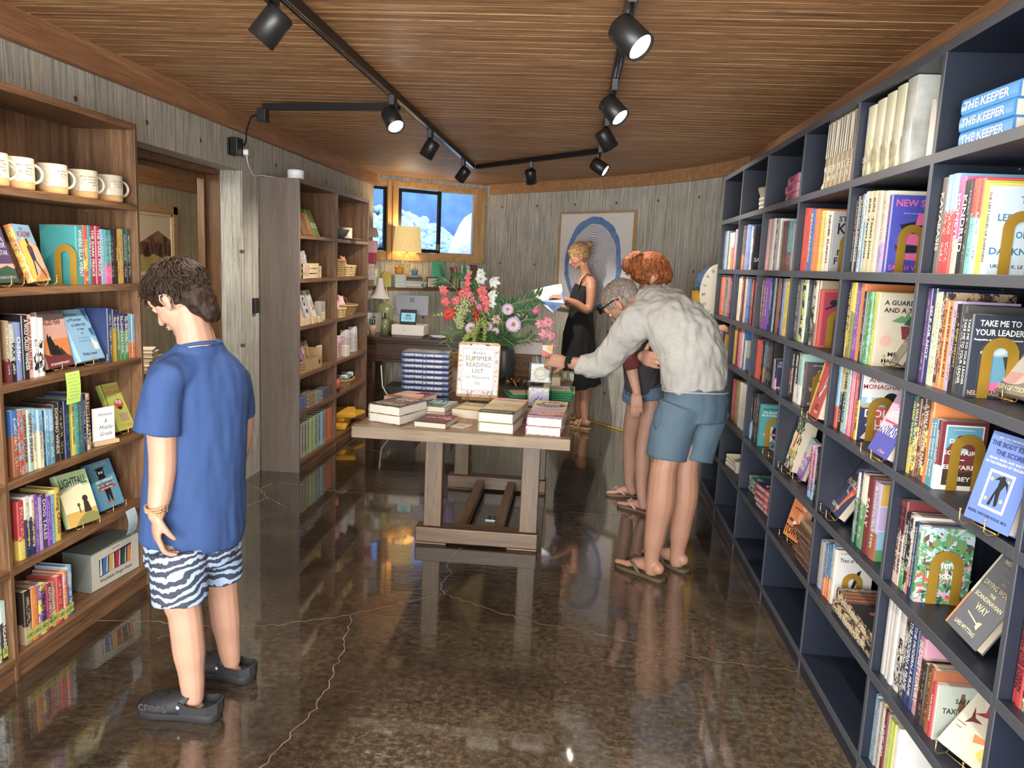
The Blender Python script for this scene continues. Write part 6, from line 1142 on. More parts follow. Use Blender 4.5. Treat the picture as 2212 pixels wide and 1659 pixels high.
# ---------------------------------------------------------------- flowers
FY = 4.93
def petalfan(m, M, R, n, lobe, depth, ruffle, mi=0, seed=0, rows=6, seg=10, inner=.12):
 """n overlapping ruffled petals opening from the centre"""
 rs = random.Random(seed)
 for k in range(n):
  a0 = 2 * PI * k / n + rs.uniform(-.1,.1); w_ = lobe * PI / n; R_ = R * rs.uniform(.88,1.08); dz = .002 * (k % 2); P = []
  for i in range(rows + 1):
   t = i / rows; row = []
   for j in range(seg + 1):
    s = j / seg * 2 - 1; wid = w_ * math.sin(PI * min(1,.12 + t * .72)) ** .7; a = a0 + s * wid / max(.35, t + .25) * .75; r = R_ * (inner + (1 - inner) * t) * (1 - .18 * s * s * t)
    z = depth * (1 - (1 - t) ** 2) * (1 - .9 * t) * 1.6 + ruffle * t * t * math.sin(s * 7 + k * 1.7) + dz - .25 * R_ * t ** 3
    row.append(M @ Vector((r * math.cos(a), r * math.sin(a), z)))
   P.append(row)
  for i in range(rows):
   q = len(m.v); m.add(P[i] + P[i + 1],[(j, j + 1, seg + 2 + j, seg + 1 + j) for j in range(seg)], mi, True)
def look(d): return Vector(d).normalized().to_track_quat('Z', 'Y').to_matrix().to_4x4()
def fcol(n, c, r=.55): return mat('petal_' + n, c, r, var=.18, vscale=45, sss=.1)
PC = {'coral': fcol('coral',(.86,.16,.17)), 'scarlet': fcol('scarlet',(.85,.07,.05)), 'pink': fcol('pink',(.88,.33,.38)), 'white': fcol('white',(.84,.82,.70)), 'hot': fcol('hot_pink',(.86,.16,.34)), 'lilac': fcol('lilac',(.72,.52,.68)), 'blush': fcol('blush',(.78,.48,.50))}
M_stem = mat('flower_stem_green',(.22,.36,.07),.6, var=.15); M_leaf = mat('deep_leaf_green',(.035,.10,.035),.45, var=.25, vscale=20); M_lime = mat('lime_bud',(.42,.50,.14),.6, var=.2, vscale=60)
VB = Vector((-.45, FY, TT))
vs_ = thing('flower_vase', 'dark grey vase of the big bouquet at the far end of the table', 'vase', tuple(VB)); MB().lathe([(0,0),(.055,0),(.07,.02),(.078,.10),(.070,.20),(.060,.235),(.056,.235),(.066,.20),(.072,.10),(.06,.012),(0,.01)], n=32).build('vase_body', mat('charcoal_ceramic',(.05,.052,.055),.4, var=.1), vs_)
def bloomstem(kind, label, blooms, top=None, cat='flower', budc=6, colr='coral', bend=.0, leaf=True):
 """one stem rising from the vase; blooms = [(px, py, r_px, depth offset)]"""
 r = thing(kind, label, cat,(VB.x, VB.y, VB.z + .02), group=None); L = -Vector(r.location)
 P = [at(x, y, FY + dy) for x, y, _, dy in blooms]; P.sort(key=lambda p: p.z if top is None else (p - Vector((VB.x, VB.y, TT + .22))).length); base = Vector((VB.x, VB.y, VB.z + .03)); neck = Vector((VB.x + (P[0].x - VB.x) * .12, VB.y, TT + .23))
 tipv = at(*top[:2], FY + (top[2] if len(top) > 2 else 0)) if top else P[-1] + Vector((0,0,.03)); pts = [base, neck] + [p + Vector((0,.022,-.01)) for p in P] + [tipv]
 o = MB().tube(pts,[.004] * (len(pts) - 1) + [.002], n=8).build('stem', M_stem, r); o.location = L
 rs = random.Random(int(blooms[0][0]))
 for x, y, rp, dy in blooms:
  c = at(x, y, FY + dy - .015); R = rp / 338.0; d = Vector((rs.uniform(-.5,.5) + (c.x - VB.x) * 1.2,-1, rs.uniform(-.15,.45))); M = look(d); M.translation = c + L
  m = MB(); petalfan(m, M, R,6,1.55, R * .5, R * .10,0, int(x),6,10); petalfan(m, M, R * .62,4,1.6, R * .8, R * .10,0, int(y),5,8)
  b = m.build('blossom', PC[colr], r); st = MB()
  for k in range(3): st.tube([M @ Vector((0,0,0)), M @ Vector((.006 * (k - 1),.004 * k, R * .7))],.0012, n=5)
  st.build('stamens', PC['white'], b)
 if budc and top:
  m = MB(); a, b = P[-1], tipv
  for k in range(budc):
   t = .25 + .75 * k / budc; c = a.lerp(b, t) + L; s = .011 * (1.2 - t * .7); m.ell(c + Vector((.008 * (-1) ** k,-.004,0)),(s * .6, s * .6, s * 1.5),(0,.5 * (-1) ** k,0),0,8,6)
  m.build('buds', M_lime, r)
bloomstem('gladiolus', 'coral gladiolus leaning left with three open blooms',[(959,628,13,.0),(962,652,13,-.02)],(949,618), colr='coral', budc=2)
bloomstem('gladiolus', 'scarlet bloom hanging lowest at the left of the bouquet',[(970,677,16,-.04)],(938,682,-.02), colr='scarlet')
bloomstem('gladiolus', 'large coral gladiolus at the upper middle left of the bouquet',[(1004,634,18,-.02),(985,649,13,-.05)],(1015,622), colr='coral', budc=2)
bloomstem('gladiolus', 'upright coral gladiolus spike rising above the others',[(1010,612,9,.02),(1010,600,9,.02),(1014,592,6,.02)],(1016,584), colr='coral', budc=2)
bloomstem('gladiolus', 'coral gladiolus with four stacked blooms in the bouquet centre',[(1041,628,13,-.02),(1043,642,13,-.04),(1049,655,11,-.05),(1051,668,8,-.05)],(1036,612), colr='coral', budc=2)
bloomstem('gladiolus', 'white gladiolus at the upper right with a green tip',[(1039,602,15,.03),(1038,588,10,.03)],(1048,592,.03), colr='white', budc=3)
bloomstem('gladiolus', 'white gladiolus right of the others with lime buds',[(1067,609,15,.01),(1064,637,13,-.03),(1062,655,12,-.04)],(1077,655,-.02), colr='white', budc=5)
bloomstem('gladiolus', 'pink gladiolus arching down at the far right of the bouquet',[(1167,699,12,-.10),(1184,696,14,-.10),(1177,723,14,-.12),(1192,725,13,-.12),(1196,750,9,-.12)],(1193,762,-.12), colr='pink', budc=2)
bloomstem('gladiolus', 'hot pink small bloom near the open magazine',[(1158,672,9,-.05)],(1150,640,-.03), colr='hot', budc=4)
bloomstem('gladiolus', 'pink bud stem crossing the front of the bouquet',[(1035,662,8,-.08),(1018,648,9,-.02)],(1088,700,-.10), colr='hot', budc=7)
bloomstem('protea', 'dusty rose bloom among the foliage right of the daisies',[(1134,684,10,-.04)], colr='blush', budc=0); bloomstem('protea', 'dusty rose bloom at the bouquet\'s lower middle',[(1072,690,12,-.03)], colr='blush', budc=0)
def daisy(label, x, y, rp, dy):
 r = thing('daisy', label, 'flower',(VB.x, VB.y, VB.z + .02)); L = -Vector(r.location); c = at(x, y, FY + dy); R = rp / 335; base = Vector((VB.x, VB.y, VB.z + .03)); neck = Vector((VB.x + (c.x - VB.x) * .1, VB.y, TT + .23))
 o = MB().tube([base, neck, c + Vector((0,.04,-.02)), c],.0025, n=6).build('stem', M_stem, r); o.location = L; M = look((.1 + (c.x - VB.x) * .6,-1,.25)); M.translation = c + L; m = MB(); n = 22
 for k in range(n):
  a = 2 * PI * k / n; q = M @ Matrix.Rotation(a,4, 'Z'); w_ = R * .105; m.add([q @ Vector(p) for p in ((R * .15,0,.002),(R * .6,-w_,.006),(R * .95,-w_ * .7,.002),(R,0,.0),(R * .95, w_ * .7,.002),(R * .6, w_,.006))],[(0,1,2,3,4,5)])
 m.build('petals', PC['lilac'], r); MB().lathe([(R * .22,0),(R * .2,.006),(R * .1,.009),(0,.0095)], M=M, n=16).build('flower_centre', mat('daisy_centre',(.50,.45,.05),.8, bump=1, bscale=300), r)
for a in (('large lilac daisy with a yellow-green centre, front right of the bouquet',1109,701,17,-.12),('lilac daisy above the largest daisy',1097,668,13,-.08),('lilac daisy at the lower left of the bouquet',1017,709,13,-.12),('lilac daisy behind the green trailing flower',1054,705,11,-.10),('lilac daisy half hidden to the upper right of the largest',1121,687,11,-.06),('small lilac daisy low in the bouquet centre',1070,716,9,-.10)): daisy(*a)
def trail(label, pts, n, r0, m_, seed, spread=.012, kind='amaranth'):
 r = thing(kind, label, 'flower',(VB.x, VB.y, VB.z + .02)); L = -Vector(r.location); P = [at(x, y, FY + d) for x, y, d in pts]; o = MB().tube([Vector((VB.x, VB.y, VB.z + .03)), Vector((VB.x + (P[0].x - VB.x) * .2, VB.y - .01, TT + .24))] + P,.0025, n=6).build('stem', M_stem, r); o.location = L
 m = MB(); rs = random.Random(seed)
 for i in range(n):
  t = rs.random() * (len(P) - 1); k = min(int(t), len(P) - 2); c = P[k].lerp(P[k + 1], t - k); s = spread * (1.3 - .9 * t / (len(P) - 1)); m.ell(c + L + Vector((rs.gauss(0, s), rs.gauss(0, s), rs.gauss(0, s))), r0 * rs.uniform(.7,1.3), None,0,6,5)
 o = m.build('florets', m_, r); o['kind'] = 'stuff'
M_gpan = mat('pale_green_floret',(.50,.56,.26),.7, var=.25, vscale=80)
trail('pale green flower panicle on the left of the bouquet',[(1008,650,-.08),(1000,668,-.10),(992,690,-.12),(996,706,-.12)],420,.0058, M_gpan,1,.018)
trail('green amaranth trailing down in front of the sign',[(1040,690,-.14),(1028,712,-.25),(1024,735,-.5),(1022,760,-.78),(1021,778,-.80)],320,.0042, M_lime,2,.009)
trail('green amaranth drooping at the bouquet front left',[(1035,700,-.14),(1022,718,-.2),(1008,728,-.22),(1000,742,-.22)],260,.0042, M_lime,3,.010); trail('green amaranth drooping left of the flower daisy',[(1045,690,-.14),(1048,712,-.2),(1046,736,-.22)],200,.004, M_lime,4,.009)
trail('red berry sprig in the middle of the bouquet',[(1030,672,-.08),(1028,688,-.10),(1032,700,-.1)],70,.005, PC['scarlet'],5,.012, 'berry_sprig')
def frond(label, pts, ln, wd, n, m_=None, kind='foliage_branch', droop=0):
 r = thing(kind, label, 'foliage',(VB.x, VB.y, VB.z + .02)); L = -Vector(r.location); P = [at(x, y, FY + d) for x, y, d in pts]; path = [Vector((VB.x, VB.y, VB.z + .03)), Vector((VB.x + (P[0].x - VB.x) * .2, VB.y, TT + .24))] + P
 o = MB().tube(path,.0022, n=6).build('stem', M_stem, r); o.location = L; m = MB(); rs = random.Random(int(pts[0][0] * 3 + pts[-1][1]))
 for i in range(n):
  t = (i + .5) / n * (len(P) - 1); k = min(int(t), len(P) - 2); c = P[k].lerp(P[k + 1], t - k) + L; d = (P[k + 1] - P[k]).normalized(); sd = d.cross(Vector((0,1,0))).normalized() * (1 if i % 2 else -1); dr = (d * .7 + sd * .9 + Vector((0, rs.uniform(-.5,.3), rs.uniform(-.2,.2) - droop))).normalized(); q = dr.cross(Vector((.2,1,.1))).normalized() * wd * rs.uniform(.8,1.2); l_ = ln * rs.uniform(.7,1.15); up = Vector((0,-.006,0))
  m.add([c, c + dr * l_ * .3 - q + up * 0, c + dr * l_ * .35 + up, c + dr * l_ * .3 + q, c + dr * l_ * .7 - q * .7, c + dr * l_ * .72 + up, c + dr * l_ * .7 + q * .7, c + dr * l_],[(0,1,2),(0,2,3),(1,4,5,2),(2,5,6,3),(4,7,5),(5,7,6)],0, True)
 m.build('leaves', m_ or M_leaf, r)
frond('dark leafy branch reaching right toward the magazine',[(1085,668,-.04),(1110,655,-.06),(1140,648,-.06),(1165,642,-.06)],.085,.010,18); frond('dark leafy branch under the one reaching right',[(1085,680,-.04),(1120,672,-.06),(1150,668,-.06)],.07,.009,14)
frond('spiky dark leaves at the upper left of the bouquet',[(985,625,.08),(965,605,.10),(955,600,.10)],.11,.008,12); frond('dark leaves rising behind the coral spike',[(1000,615,.08),(1005,598,.1),(998,590,.1)],.10,.008,12); frond('dark leaves in the middle of the bouquet',[(1020,640,.05),(1030,620,.06),(1022,608,.06)],.09,.010,12)
frond('fern frond drooping at the lower right',[(1095,725,-.14),(1115,738,-.18),(1138,735,-.2),(1150,722,-.2)],.05,.003,40, kind='fern_frond'); frond('fern frond spreading low in the centre',[(1075,720,-.12),(1095,735,-.16),(1110,745,-.18)],.05,.003,34, kind='fern_frond'); frond('long blade leaf hanging at the far left',[(985,712,-.05),(968,722,-.06),(964,745,-.06)],.07,.004,6, M_stem)
frond('feathery greenery at the lower left',[(1005,715,-.05),(985,718,-.06),(972,728,-.06)],.06,.003,40, mat('grey_green_fern',(.12,.17,.09),.7, var=.2), 'fern_frond'); frond('green leaves between the white and lilac flowers',[(1070,690,-.02),(1085,670,-.02),(1092,650,-.02)],.08,.010,14); frond('feathery greenery beside the rose blooms',[(1115,700,-.06),(1135,690,-.08),(1155,690,-.08)],.06,.0035,40, M_leaf, 'fern_frond'); frond('leaves low at the bouquet front',[(1060,715,-.12),(1065,735,-.16),(1075,748,-.18)],.06,.008,22)
frond('leaves filling behind the blooms',[(1000,690,.02),(1040,700,.02),(1080,700,.02),(1110,690,.02)],.09,.012,40); frond('leaves low at the rear of the bouquet',[(990,720,.02),(1030,730,.0),(1080,735,.0),(1105,725,.0)],.08,.012,40)
# ---------------------------------------------------------------- mugs on the walnut bookcase
M_glaze = None
def glaze():
 g = G('speckled_cream_glaze'); o = g.tc.outputs['Object']; vo = g.n('ShaderNodeTexVoronoi'); vo.inputs['Scale'].default_value = 170; g.l(o, vo.inputs['Vector']); n = g.noise(o,40,2)
 f = g.math('MULTIPLY', g.math('LESS_THAN', vo.outputs['Distance'],.22), g.math('GREATER_THAN', n,.56)); g.col(g.mix(f,(.58,.53,.41),(.14,.10,.06))); return g.p(Roughness=.22, Coat_Weight=.4)
M_glaze = glaze(); M_clay = mat('bare_tan_clay',(.50,.29,.12),.8, var=.1, bump=.2)
def mug(label, y, x, rot, txt, z=ZL[1]):
 r = thing('mug', label, 'mug',(x, y, z + .0005),(0,0, rot), 'speckled mugs on the walnut bookcase'); R = .051; H = .105
 MB().lathe([(0,.001),(R - .004,0),(R - .001,.004),(R,.026)], n=36).build('clay_foot', M_clay, r); MB().lathe([(R,.026),(R + .0005,.03),(R, H - .002),(R - .002, H),(R - .005, H - .003),(R - .006,.012),(0,.010)], n=36, cap=False).build('mug_body', M_glaze, r)
 MB().tube([(R - .004 + .034 * math.sin(a) * 1.0,0,.056 + .031 * math.cos(a)) for a in [PI * k / 12 for k in range(13)]],(.0055), n=10).build('handle', M_glaze, r)
 mb = MB()
 for i, s in enumerate(txt):
  a0 = math.radians(-62 + 5 * (i % 2)); me, x0, x1, y0, y1 = text_mesh(s,.0); sc = .0052 / max(y1 - y0,.01)
  mb.add([((R + .0009) * math.cos(a0 + (v.co.x - x1) * sc / R),(R + .0009) * math.sin(a0 + (v.co.x - x1) * sc / R),.079 - .010 * i + (v.co.y) * sc) for v in me.vertices],[tuple(p.vertices) for p in me.polygons])
 mb.build('mug_lettering', ink('dark grey'), r)
for i,(px, t_) in enumerate(((-20,['SOMETHING', 'TO BE', 'READ', 'EVERY DAY']),(38,['ANY THING IS', 'A HUMAN', 'POSSIBLE IN', 'A BOOK'][:4]),(113,['ONE MORE', 'OR TEA', 'PAGE']),(180,['BOOKS AND TEA', 'ARE MY THING', 'CHAPTER', 'BOOK']),(236,['A LITTLE BIT', 'OF COFFEE', 'PLEASE']))):
 p = at(px,(388,393,412,416,426)[i], XLf - .055,0); mug(['leftmost speckled mug, cut by the picture edge', 'second speckled mug from left on the walnut bookcase', 'middle speckled mug, widest of the row', 'fourth speckled mug from left on the walnut bookcase', 'rightmost speckled mug on the walnut bookcase'][i], p.y, XLf - .055, math.radians(62), t_)
mug('speckled mug hidden behind the second mug', at(60,400, XLf - .16,0).y, XLf - .16, math.radians(62),[])
# paper notes stuck to shelf edges
def note(label, loc, w_, h, rot, col, curl, lines, name='paper_note'):
 r = thing(name, label, 'note', loc,(0,0, math.radians(rot))); n = 8; m = MB(); P = [Vector((-w_ / 2,-curl * math.sin(PI * k / n) - .0,-h * k / n)) for k in range(n + 1)]; Q = [p + Vector((w_,0,0)) for p in P]; T_ = Vector((0,.0006,0)); m.strip(P, Q); m.strip([q + T_ for q in Q],[p + T_ for p in P]); m.build('paper', mat('note_' + name + str(col[0]), col,.8, var=.03), r)
 m = MB(); rs = random.Random(int(h * 1000))
 for i in range(lines):
  z = -h * (.10 + .85 * i / lines); x0 = -w_ * .42 + rs.uniform(0,.1) * w_; k = z / -h; y = -curl * math.sin(PI * k) - .0012
  while x0 < w_ * rs.uniform(.2,.42):
   l_ = rs.uniform(.004,.011); a = rs.uniform(-.0012,.0012); m.add([(x0, y, z),(x0 + l_, y, z + a),(x0 + l_, y, z + a + .0009),(x0, y, z + .0011)],[(0,1,2,3)]); x0 += l_ + .003
 m.build('handwriting', ink('slate'), r)
p = at(156,803, XLf + .004,0); note('lime green handwritten note hanging from the third shelf',(XLf + .004, p.y, p.z),.080,.118,90,(.52,.76,.16),.004,8)
p = at(281,1100, XLf + .004,0); note('pale blue handwritten note hanging from the fifth shelf beside the boy',(XLf + .004, p.y, p.z),.068,.105,90,(.46,.58,.66),.012,7)
# finger paint box
fp = thing('paint_box', 'grey boxed washable finger paint set with five tubes showing', 'toy box',(XLf - .05,2.985, ZL[6] + .0005),(0,0, math.radians(84))); W, H, Dp = .30,.165,.13
MB().box((-W / 2,0,0),(W / 2, Dp, H)).build('carton', mat('grey_carton',(.17,.19,.17),.6), fp, bevel=.002); F = frame_m((0,-.0006,0),(1,0,0),(0,0,1)); m = MB(); poly(m, F,[(-W / 2 + .004,.004),(W / 2 - .004,.004),(W / 2 - .004, H - .004),(-W / 2 + .004, H - .004)]); m.build('front_label', mat('cream_grey_label',(.50,.49,.42),.6), fp)
F.translation.y -= .0006; m = MB(); B = [(-.10,.050),(.095,.062),(.095,.135),(-.10,.125)]; poly(m, F, B,0); cs = ['white', 'blue', 'gold', 'crimson', 'dark green', 'orange']; F2 = F.copy(); F2.translation.y -= .0006
for k,(a, b) in enumerate(((-.098,-.085),(-.083,-.045),(-.045,-.010),(-.008,.030),(.032,.066),(.068,.094))): poly(m, F2,[(a,.054),(b,.056),(b - .002,.128),(a + .004,.126)],1 + k)
for k in range(5): poly(m, Matrix.Translation((0,-.0004,0)) @ F2,[(-.062 + .038 * k,.06),(-.056 + .038 * k,.06),(-.050 + .038 * k,.126),(-.054 + .038 * k,.126)],1)
m.build('tube_window',[ink('black')] + [ink(c) for c in cs], fp); m = MB(); lettering(m, 'Washable Finger Paint', F @ Matrix.Translation((.0,.030,0)),.20,.018); lettering(m, 'Inspired Kids', F @ Matrix.Translation((0,.148,0)),.05,.007); m.build('label_lettering', ink('dark grey'), fp)
# sign card on a wood block
sc = thing('shelf_sign', 'white card reading Fantasy & Middle Grade in a wooden block', 'sign',(XLf - .03,2.905, ZL[4] + .0005),(0,0, math.radians(70))); MB().box((-.055,-.022,0),(.055,.022,.016)).build('sign_block', wood('pale_block',(.50,.36,.20),(.66,.50,.30), 'x',1,.6), sc, bevel=.002); MB().box((-.05,-.001,.012),(.05,.001,.150)).build('card', mat('white_card_stock',(.80,.79,.78),.6, var=.02), sc)
m = MB(); F = frame_m((0,-.0014,0),(1,0,0),(0,0,1))
for s, z, w_ in (('Fantasy',.120,.07),('&',.095,.012),('Middle',.068,.062),('Grade',.042,.055)): lettering(m, s, F @ Matrix.Translation((.01, z,0)), w_,.016,0,0,.3)
m.build('sign_lettering', ink('black'), sc)
# ---------------------------------------------------------------- gift bookcase near the desk
def lean_box(name, label, cat, x, y, z, w_, h, t, lean, m, rot=90, front=None, group=None):
 mt = rz(rot) @ Matrix.Rotation(-math.radians(lean),3, 'X'); r = thing(name, label, cat,(x, y, z + t * math.sin(math.radians(lean)) + .0005), tuple(mt.to_euler()), group); MB().box((-w_ / 2,0,0),(w_ / 2, t, h)).build('body', m, r, bevel=.0008)
 if front:
  F = frame_m((0,-.0006,0),(1,0,0),(0,0,1)); mb = MB(); cols = []
  for k, c, A in front:
   if c not in cols: cols.append(c)
   if k == 'r': poly(mb, F,[(A[0] * w_, A[1] * h),(A[2] * w_, A[1] * h),(A[2] * w_, A[3] * h),(A[0] * w_, A[3] * h)], cols.index(c))
   else: disc(mb, F, A[0] * w_, A[1] * h, A[2] * w_, A[3] * w_, cols.index(c),10)
   F = F.copy(); F.translation.y -= .0004
  mb.build('front_print',[ink(c) for c in cols], r)
 return r
XG = -1.90
lean_box('notecard_pack', 'cream card pack with a grey label at the left of the top gift shelf', 'stationery', XG + .01,5.13, ZB[1],.09,.17,.02,14, ink('cream'), front=[('r', 'dark grey',(-.5,.58,.5,.8)),('e', 'tan',(0,.3,.2,.2))])
lean_box('notebook', 'tall cream notebook leaning at the left end of the top gift shelf', 'stationery', XG - .05,5.12, ZB[1],.12,.24,.012,10, ink('cream')); lean_box('notebook', 'tan notebook behind the kraft folders on the top gift shelf', 'stationery', XG - .06,5.22, ZB[1],.10,.20,.012,12, ink('tan'))
lean_box('folder', 'brown kraft folder on the top gift shelf', 'stationery', XG - .01,5.35, ZB[1],.13,.125,.02,20, kb); lean_box('bookmark_pack', 'orange and gold bookmark pack beside the green notebook', 'stationery', XG - .02,5.47, ZB[1],.08,.16,.03,18, ink('burnt orange'), front=[('r', 'gold',(-.4,.2,-.1,.9)),('r', 'pale yellow',(.1,.3,.3,.95))])
for k in range(2): lean_box('notebook',['green notebook with white paper band on the top gift shelf', 'green notebook leaning behind the banded one'][k], 'stationery', XG - .012 - .02 * k,5.58 - .03 * k, ZB[1],.12,.20,.014,22, ink('olive') if k else mat('moss_green_cloth',(.22,.34,.07),.6), front=None if k else [('r', 'cream',(-.5,.30,.5,.50)),('r', 'grey',(-.1,.38,.1,.42))])
cr = thing('wooden_crate', 'pale slatted wooden crate of cards with coloured stickers', 'crate',(XG,5.33, ZB[2])); wm = wood('pale_pine',(.62,.45,.24),(.80,.64,.40), 'y',1,.6,.5); m = MB()
for z0 in (.002,.038,.074): m.box((.03,-.19, z0),(.036,.15, z0 + .028)).box((-.12,-.19, z0),(-.114,.15, z0 + .028))
m.box((-.12,-.19,0),(.036,-.182,.105)).box((-.12,.142,0),(.036,.15,.105)).box((-.114,-.182,0),(.03,.142,.004)); m.build('slats', wm, cr); MB().box((.0365,-.15,.015),(.0375,-.06,.10)).build('stickers', mat('sticker_mix',(.70,.35,.30),.6, var=.5, vscale=70), cr)
for k in range(7): lean_box('greeting_cards', '%s group of wrapped cards standing in the wooden crate' % ORD[k], 'cards', XG - .03 + .004 * (k % 3),5.18 + .042 * k, ZB[2] + .005,.036,.155 + .012 * (k % 3),.05,8, mat('card_mix_%d' % (k % 4),[(.45,.40,.35),(.70,.66,.60),(.35,.42,.50),(.68,.45,.40)][k % 4],.3, var=.6, vscale=60), group='wrapped cards in the wooden crate')
for k in range(3): lean_box('magazine', '%s dark periodical standing behind the wooden crate' % ORD[k], 'magazine', XG - .15,5.42 + .05 * k, ZB[2],.045,.20 - .015 * k,.02,5, ink(['black', 'dark grey', 'silver'][k]))
lean_box('small_box', 'white second crate end beside the pale slatted crate', 'crate', XG + .005,5.55, ZB[2],.15,.085,.10,0, wm)
for k,(y, c, ar) in enumerate(((5.12, 'blush',[('r', 'scarlet',(.1,.3,.2,.9)),('r', 'salmon',(-.3,.05,.3,.3))]),(5.22, 'salmon',[('r', 'maroon',(-.2,.3,-.1,.9)),('r', 'maroon',(.1,.35,.2,.85)),('r', 'peach',(-.4,.1,.4,.3))]),(5.36, 'pale grey',[('e', 'dark grey',(0,.6,.3,.4)),('e', 'pale grey',(0,.6,.15,.2)),('e', 'dark grey',(.1,.25,.25,.2))]),(5.50, 'cream',[('e', 'slate',(-.15,.85,.16,.16)),('e', 'lavender',(.05,.5,.22,.35)),('e', 'crimson',(.15,.3,.18,.12))]))):
 lean_box('greeting_cards',['leftmost pink', 'second peach', 'third grey patterned', 'fourth flowered'][k] + ' card stack in a wooden holder', 'cards', XG + .0, y, ZB[3] + .03,.085,.20,.03,18, ink(c), front=ar); box_thing('card_holder',['leftmost', 'second', 'third', 'fourth'][k] + ' small wooden card holder on the third gift shelf', 'holder',(XG + .022, y, ZB[3]),.05,.09,.045, wm)
for k in range(2): lean_box('wrapped_print',['left', 'right'][k] + ' black and white wrapped print behind the card holders', 'print', XG - .10,5.2 + .16 * k, ZB[3],.12,.235,.01,10, mat('snowy_print_%d' % k,(.12,.13,.15),.3, var=1.5, vscale=30))
lean_box('gift_carton', 'small pale box with a feather print right of the card holders', 'box', XG + .0,5.68, ZB[3],.10,.14,.05,0, ink('pale taupe'), front=[('r', 'cream',(-.45,.05,.45,.45)),('r', 'slate',(-.1,.5,-.02,.85))])
kc = thing('kraft_tray', 'kraft cardboard counter tray holding patterned notebooks', 'tray',(XG,5.36, ZB[4])); m = MB(); Y = [(-.28,.075),(.18,.085),(.22,.10)]; km = mat('kraft_tray_board',(.46,.30,.16),.8)
m.box((.025,-.29,0),(.03,.21,.085)).box((-.16,-.29,0),(.03,-.285,.11)).box((-.16,.205,0),(.03,.21,.14)).box((-.155,-.285,0),(.025,.205,.004)); m.build('tray', km, kc); m = MB(); F = frame_m((.0308,-.19,0),(0,1,0),(0,0,1))
for k, s in enumerate(('HARDCOVER', 'NOTEBOOKS', 'NOTEBOOK')): lettering(m, s, F @ Matrix.Translation((-.0,.062 - .018 * k,0)),.09,.009)
poly(m, frame_m((.0308,.155,.045),(0,1,0),(0,0,1)),[(-.022,0),(0,-.022),(.022,0),(0,.022)]); m.build('tray_print', ink('dark brown'), kc)
for k,(c1, c2) in enumerate((('scarlet', 'cream'),('cream', 'slate'),('cream', 'navy'),('navy', 'slate'),('salmon', 'purple'),('cream', 'crimson'),('gold', 'dark brown'),('tan', 'olive'))):
 lean_box('notebook', '%s %s patterned notebook from left in the kraft tray' % (ORD[k], c1), 'notebook', XG - .02,5.125 + .052 * k, ZB[4] + .005,.046,.185,.05,15, cover_mat(c1, c2, 'n'), group='patterned notebooks in the kraft tray')
lean_box('notebook', 'dark marbled notebook at the back left above the kraft tray', 'notebook', XG - .11,5.22, ZB[4] + .005,.16,.26,.02,10, mat('dark_marbled_paper',(.06,.06,.055),.5, var=1.2, vscale=14)); lean_box('sign_block', 'small white sign block at the right of the kraft tray', 'sign', XG - .02,5.68, ZB[4],.085,.14,.02,0, ink('cream'))
for g_,(y0, n, c, lab) in enumerate(((5.17,6, 'periwinkle', 'blue plastic-wrapped card pack'),(5.36,4, 'tan', 'tan wooden puzzle block'),(5.53,5, 'silver', 'grey wrapped card pack'),(5.70,5, 'slate', 'dark wrapped card pack'))):
 for k in range(n): box_thing('card_pack', '%s, layer %s of its stack on the fifth gift shelf' % (lab, ORD[k]), 'stationery',(XG - .05, y0, ZB[5] + .0165 * k * (1.6 if g_ == 1 else 1)),.15,.15,.015 * (1.6 if g_ == 1 else 1), mat('pack_' + c, tuple(v * .8 for v in CL[c]),.22, var=.5, vscale=30),.04 * (-1) ** k,.001)
# right bay
bw = thing('serving_bowl', 'dark stone bowl holding a pink cloth on the upper gift shelf', 'bowl',(XG - .02,6.03, ZB[1])); sm_ = mat('dark_stone',(.10,.085,.07),.5, var=.2, vscale=40)
MB().lathe([(0,0),(.05,.0),(.085,.03),(.11,.075),(.105,.075),(.08,.035),(.045,.01),(0,.008)], n=28).build('bowl', sm_, bw); MB().ell((.0,-.05,.085),(.05,.05,.05),(.4,.3,0)).build('pink_cloth', mat('pink_knit',(.66,.30,.30),.95, bump=1, bscale=120), bw)
MB().lathe([(0,0),(.09,.004),(.10,.014),(.09,.010),(0,.006)], n=24).build('stone_tray', sm_, loc=(XG + .02,6.28, ZB[1]), label='flat dark stone dish before the mug on the upper gift shelf', cat='dish')
tm = thing('mug', 'cream ceramic mug with clay foot on the upper gift shelf', 'mug',(XG - .06,6.43, ZB[1])); MB().lathe([(.05,0),(.053,.02)], n=28).build('clay_foot', M_clay, tm); MB().lathe([(.053,.02),(.054,.105),(.050,.105),(.049,.012),(0,.01)], n=28, cap=False).build('mug_body', M_glaze, tm)
basket((XG - .03,6.02, ZB[2]),.11,.16,.13, 'small upright wicker basket at the left of the second gift shelf',1.3, rows=9)
basket((XG - .05,6.30, ZB[2]),.15,.24,.085, 'wide pale basket with a pink cloth on the second gift shelf',1.15, rows=6, m_=mat('pale_seagrass',(.52,.36,.17),.75, var=.25, vscale=50))
